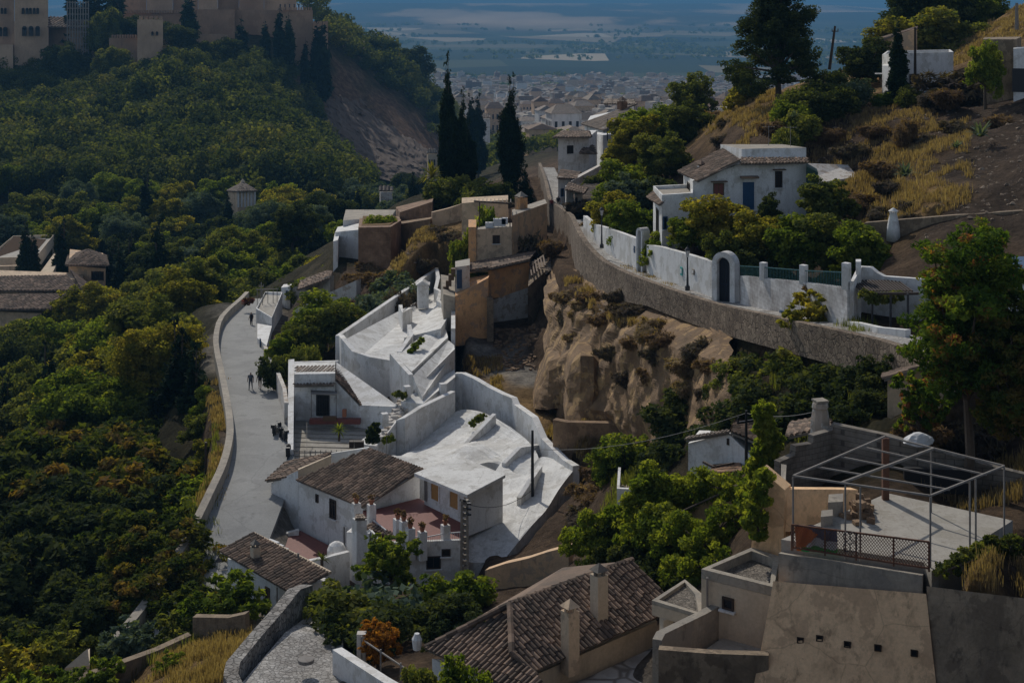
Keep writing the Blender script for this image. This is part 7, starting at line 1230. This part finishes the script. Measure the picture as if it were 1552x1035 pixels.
cliff('cliff', 'crumbling brown earth cliff with hollows dropping from the stone path wall to the gravel yard', 'cliff_earth', [[(838, 400, 134), (862, 418, 123.5), (900, 428, 115), (940, 444, 107), (990, 470, 98.2), (1040, 490, 91.5), (1110, 512, 83.5)], [(828, 460, 124), (855, 470, 116.5), (895, 476, 110.5), (935, 496, 103.5), (985, 516, 95.8), (1040, 530, 90), (1110, 550, 82)], [(828, 530, 118), (850, 555, 110), (890, 545, 107), (930, 560, 101), (975, 575, 94.5), (1040, 580, 88), (1110, 600, 79.5)], [(838, 585, 113), (860, 604, 107.5), (885, 620, 103), (930, 622, 99.5), (975, 628, 93.5), (1035, 645, 86.5), (1105, 660, 77)], [(838, 640, 113), (860, 655, 107.5), (885, 668, 103), (930, 672, 99.5), (975, 680, 93.5), (1035, 700, 86.5), (1105, 720, 77)]], 1.1, 5, 130, 80, 4.6)
cliff('earth_buttress', 'squat brown earth buttress standing below the cliff', 'cliff_earth', [[(864, 552, 101), (880, 538, 100), (900, 540, 99.6), (914, 556, 99.6)], [(862, 600, 99.6), (880, 595, 98.6), (900, 595, 98.2), (916, 600, 98.6)], [(858, 660, 98), (880, 660, 97), (900, 660, 96.6), (920, 660, 97)]], .6, 31, 24, 20)
cliff('earth_stump', 'rounded earth stump left of the squat buttress', 'cliff_earth', [[(816, 572, 108.5), (830, 548, 107), (846, 542, 106.6), (860, 556, 106)], [(812, 590, 107.5), (830, 585, 106), (846, 580, 105.4), (860, 584, 105)], [(808, 618, 106.5), (830, 620, 105), (846, 620, 104.4), (862, 615, 104)]], .6, 37, 24, 18)
cliff('bare_cliff', 'bare reddish cliff scar on the far hill right of the fortress', 'earth_cliff', [[(470, 108, 640), (500, 118, 645), (540, 140, 650), (590, 178, 655), (625, 205, 655), (660, 235, 650)], [(480, 160, 610), (510, 170, 610), (550, 190, 610), (600, 215, 615), (635, 240, 615), (662, 258, 620)], [(490, 210, 570), (530, 222, 570), (570, 240, 575), (610, 255, 580), (640, 265, 590), (664, 275, 600)], [(510, 250, 545), (545, 262, 545), (580, 272, 555), (615, 282, 565), (642, 288, 575), (666, 292, 590)]], 3.5, 12)
# ---------------------------------------------------------------- people
def person(px, py, d, hpx, label, top, bottom, face=math.pi, stride=.0, bag=None, hat=None):
    s = hpx*d/F/1.72; base = P(px, py, d); root = thing('person', label, 'person', base); root.rotation_euler = (0, 0, face); root.scale = (s*1.2, s*1.2, s)
    J = {'pel': (0, 0, .95, .13), 'sp': (0, .01, 1.15, .12), 'ch': (0, 0, 1.36, .145), 'nk': (0, 0, 1.48, .055), 'hd0': (0, .01, 1.56, .075), 'hd': (0, .01, 1.64, .092), 'top': (0, 0, 1.70, .06),
         'hl': (.09, 0, .90, .095), 'kl': (.10, stride*.5+.02, .50, .062), 'al': (.10, stride-.03*abs(stride), .09, .042), 'tl': (.11, stride+.16, .035, .035),
         'hr': (-.09, 0, .90, .095), 'kr': (-.10, -stride*.3+.03, .50, .062), 'ar': (-.10, -stride-.05*abs(stride), .09, .042), 'tr': (-.11, -stride+.16, .035, .035),
         'sl': (.17, 0, 1.41, .062), 'el': (.24, -stride*.4-.02, 1.13, .045), 'wl': (.26, -stride*.5+.1, .89, .032), 'ml': (.26, -stride*.5+.13, .80, .035),
         'sr': (-.17, 0, 1.41, .062), 'er': (-.24, stride*.4-.02, 1.13, .045), 'wr': (-.26, stride*.5+.1, .89, .032), 'mr': (-.26, stride*.5+.13, .80, .035), 'fl': (.27, -stride*.5+.15, .74, .018), 'fr': (-.27, stride*.5+.15, .74, .018), 'ns': (0, .11, 1.63, .02)}
    E = [('pel', 'sp'), ('sp', 'ch'), ('ch', 'nk'), ('nk', 'hd0'), ('hd0', 'hd'), ('hd', 'top'), ('hd', 'ns'), ('pel', 'hl'), ('hl', 'kl'), ('kl', 'al'), ('al', 'tl'), ('pel', 'hr'), ('hr', 'kr'), ('kr', 'ar'), ('ar', 'tr'), ('ch', 'sl'), ('sl', 'el'), ('el', 'wl'), ('wl', 'ml'), ('ml', 'fl'), ('ch', 'sr'), ('sr', 'er'), ('er', 'wr'), ('wr', 'mr'), ('mr', 'fr')]
    ks = list(J); me = bpy.data.meshes.new('body'); me.from_pydata([J[k][:3] for k in ks], [(ks.index(a), ks.index(b)) for a, b in E], []); o = bpy.data.objects.new('body', me); COL.objects.link(o)
    sk = o.modifiers.new('skin', 'SKIN'); L = me.skin_vertices[0].data
    for i, k in enumerate(ks): L[i].radius = (J[k][3], J[k][3]*(.78 if k in ('pel', 'sp', 'ch') else 1)); L[i].use_root = (i == 0)
    sb = o.modifiers.new('sub', 'SUBSURF'); sb.levels = 1; sb.render_levels = 1
    dg = bpy.context.evaluated_depsgraph_get(); m2 = bpy.data.meshes.new_from_object(o.evaluated_get(dg)); bpy.data.objects.remove(o); m2.materials.clear()
    for m_ in ('skin', top, bottom, 'hair', 'rubber'): m2.materials.append(MATS[m_])
    for p in m2.polygons:
        c = p.center; p.use_smooth = True
        p.material_index = 3 if (c.z > 1.655 or (c.z > 1.55 and c.y < -.03)) else (0 if c.z > 1.47 or (abs(c.x) > .2 and c.z < 1.2) or (.15 < c.z < .45 and bottom == 'cloth_tan') else (4 if c.z < .1 else (2 if c.z < .98 else 1)))
    bo = link('body', m2, parent=root)
    b = MB(); b.tube([(0, 0, 1.46), (0, 0, 1.30), (0, 0, 1.1), (0, 0, .93)], [.10, .185, .16, .175], 12); b.build('shirt', top, root, True, local=True)
    if hat: b = MB(); b.lathe((0, .01, 1.66), [(.17, 0), (.10, .02), (.09, .09), (.03, .12)], 12); b.build('hat', hat, root, local=True)
    if bag: b = MB(); b.box((0, -.2, 1.22), (.30, .16, .40)); b.tube([(-.1, -.12, 1.4), (-.12, .1, 1.3), (-.1, .1, 1.1)], .02, 5); b.build('backpack', bag, root, local=True)
    return root
person(380, 590, 120.4, 26, 'person in grey top walking down the middle of the road', 'cloth_grey', 'cloth_grey', math.pi, .18); person(394, 589, 120.6, 25, 'person in dark top and shorts walking on the right of the road', 'cloth_dark', 'cloth_tan', math.pi, -.16, bag='cloth_dark')
person(381, 494, 151, 21, 'person in black standing by the white wall at the top of the road', 'cloth_dark', 'cloth_dark', 2.6); person(836, 318, 166, 17, 'person in a dark red top on the far bend of the cobbled path', 'cloth_red', 'cloth_dark', 0, .1); person(846, 316, 166, 19, 'person in black with a backpack on the far bend of the cobbled path', 'cloth_dark', 'cloth_tan', 0, -.1, bag='cloth_dark')
# ---------------------------------------------------------------- scooters
def scooter(px, py, d, rz, label, col='black'):
    c = P(px, py, d); root = thing('scooter', label, 'scooter', c); root.rotation_euler = (0, 0, rz); root.scale = (.85,)*3
    for y in (-.62, .62):
        b = MB(); n = 16; b.tube([Vector((0, y+.22*math.cos(t*2*math.pi/n), .26+.22*math.sin(t*2*math.pi/n))) for t in range(n+1)], .06, 8); w_ = b.build('wheel', 'rubber', root, local=True); b = MB(); b.tube([(-.04, y, .26), (.04, y, .26)], .13, 12); b.build('hub', 'chrome', w_, local=True)
    b = MB(); b.prism([Vector((x, y, 0)) for x, y in ((-.17, -.75), (.17, -.75), (.15, -.1), (-.15, -.1))], .32, [.82, .82, .68, .68]); b.prism([Vector((x, y, 0)) for x, y in ((-.16, -.1), (.16, -.1), (.16, .35), (-.16, .35))], .22, .32); b.prism([Vector((x, y, 0)) for x, y in ((-.19, .35), (.19, .35), (.1, .5), (-.1, .5))], .22, [.95, .95, 1.0, 1.0]); b.prism([Vector((x, y, 0)) for x, y in ((-.08, .45), (.08, .45), (.06, .85), (-.06, .85))], .46, [.55, .55, .5, .5]); b.build('body', col, root, local=True)
    b = MB(); b.prism([Vector((x, y, 0)) for x, y in ((-.14, -.78), (.14, -.78), (.12, -.05), (-.12, -.05))], .82, [.92, .92, .84, .84]); b.build('seat', 'rubber', root, local=True)
    b = MB(); b.tube([(0, .6, .3), (0, .46, 1.02)], .03, 6); b.tube([(-.33, .36, 1.06), (0, .46, 1.03), (.33, .36, 1.06)], .02, 6); b.build('handlebar', 'chrome', root, local=True); b = MB(); b.lathe((0, .5, .86), [(.03, 0), (.08, .04), (.08, .1), (.03, .14)], 8); b.build('headlight', 'glass_lamp', root, local=True)
    b = MB(); b.box((0, -.85, .98), (.34, .3, .28)); b.build('top_case', 'black', root, local=True)
scooter(429, 668, 104.6, .5, 'dark scooter parked against the white wall by the courtyard terrace'); scooter(437, 694, 100.8, .1, 'second scooter with pale lamp parked nearer the big white house'); scooter(421, 659, 106.2, -.3, 'black scooter standing out from the wall beside the other parked one')
# street lamp on the far road, bottles, pots
pole('street_lamp', 'grey street lamp above the outer parapet at the top of the road', 'street lamp', 396, 428, 462, 172, .08, 'metal_grey', 0, .6)
b = MB(); b.tube([P(1065, 655, 60), P(1068, 700, 60)], .02) if False else None
def cable(pts, label, sag=.6, r=.016):
    b = MB(); 
    for a, c in zip(pts, pts[1:]): A1 = P(*a); C1 = P(*c); b.tube([A1.lerp(C1, t/10)-Vector((0, 0, sag*4*(t/10)*(1-t/10))) for t in range(11)], r, 4)
    tag(b.build('cable', 'black'), label, 'cable')
cable([(807, 680, 90), (1131, 626, 66)], 'thin black cable strung from the black pole across the ravine to the shed pole'); cable([(704, 762, 79.8), (807, 742, 90)], 'thin black cable between the pale pylon and the black pole'); cable([(1131, 626, 66), (1243, 622, 58)], 'thin black cable from the shed pole towards the stubby chimney', .2)
# white covered heap near the block wall, and items in the foreground garden
b = MB(); c = P(1392, 664, 54.8); n = 10
for i in range(n):
    for j in range(5):
        def s_(i, j): t = 2*math.pi*i/n; e = j/5*math.pi/2; k = 1+.18*math.sin(3*t+j); return c+Vector((.55*k*math.cos(t)*math.cos(e), .4*k*math.sin(t)*math.cos(e), .42*math.sin(e)-.2))
        b.face([s_(i, j), s_(i+1, j), s_(i+1, j+1), s_(i, j+1)])
tag(b.build('covered_heap', 'cloth_white'), 'small heap under a white sheet on top of the block wall', 'heap')
b = MB(); q = P(632, 972, 56); b.lathe(q, [(.15, -.3), (.2, .1), (.12, .25), (.1, .32)], 8); tag(b.build('garden_urn', 'cloth_white'), 'small white garden urn in the dark foreground garden', 'urn')
# ---------------------------------------------------------------- light, air, sky, camera
SUN_EL, SUN_AZ = R(36), R(-22)
w = bpy.data.worlds.new('World'); SC.world = w; w.use_nodes = True; t = w.node_tree; t.nodes.clear(); sky = N(t, 'ShaderNodeTexSky'); sky.sky_type = 'NISHITA'; sky.sun_disc = False; sky.sun_elevation = SUN_EL; sky.sun_rotation = SUN_AZ % (2*math.pi); sky.altitude = 700; sky.dust_density = 1.2
bg = N(t, 'ShaderNodeBackground', i_Strength=.115); hs = N(t, 'ShaderNodeHueSaturation', i_Saturation=.72); t.links.new(sky.outputs[0], hs.inputs['Color']); t.links.new(hs.outputs[0], bg.inputs[0]); o = N(t, 'ShaderNodeOutputWorld'); t.links.new(bg.outputs[0], o.inputs[0])
sl = bpy.data.lights.new('sun', 'SUN'); sl.energy = 3.1; sl.angle = R(.5); sl.color = (1, .94, .84); so = bpy.data.objects.new('sun', sl); COL.objects.link(so)
sd = Vector((math.sin(SUN_AZ)*math.cos(SUN_EL), math.cos(SUN_AZ)*math.cos(SUN_EL), math.sin(SUN_EL))); so.rotation_euler = sd.to_track_quat('Z', 'Y').to_euler(); so.location = sd*100
m = bpy.data.materials.new('haze_air'); m.use_nodes = True; t = m.node_tree; t.nodes.clear(); pv = N(t, 'ShaderNodeVolumePrincipled'); pv.inputs['Density'].default_value = HAZE; pv.inputs['Color'].default_value = (.14, .35, .60, 1); pv.inputs['Anisotropy'].default_value = .0; oo = N(t, 'ShaderNodeOutputMaterial'); t.links.new(pv.outputs[0], oo.inputs['Volume']); MATS['haze_air'] = m
b = MB(); zmin = float(H.min())-5; b.box((0, 22000, (zmin+45)/2), (140000, 48200, 45-zmin)); b.box; hz = b.build('haze', 'haze_air'); tag(hz, 'blue haze filling the air over the valley and plain', 'haze', kind='stuff')
cam = bpy.data.cameras.new('camera'); co = bpy.data.objects.new('camera', cam); COL.objects.link(co); SC.camera = co; co.location = (0, 0, 0); co.rotation_euler = (R(90), 0, 0)
cam.sensor_width = 36; cam.lens = F/1552*36; cam.shift_y = -(517.5)/1552; cam.clip_end = 90000; cam.clip_start = .5
SC.view_settings.view_transform = 'Standard'; SC.view_settings.look = 'None'; SC.view_settings.gamma = 1; SC.view_settings.exposure = EXPO
SC.cycles.max_bounces = 5; SC.cycles.diffuse_bounces = 2; SC.cycles.volume_bounces = 0; SC.cycles.transparent_max_bounces = 4; SC.cycles.use_denoising = True
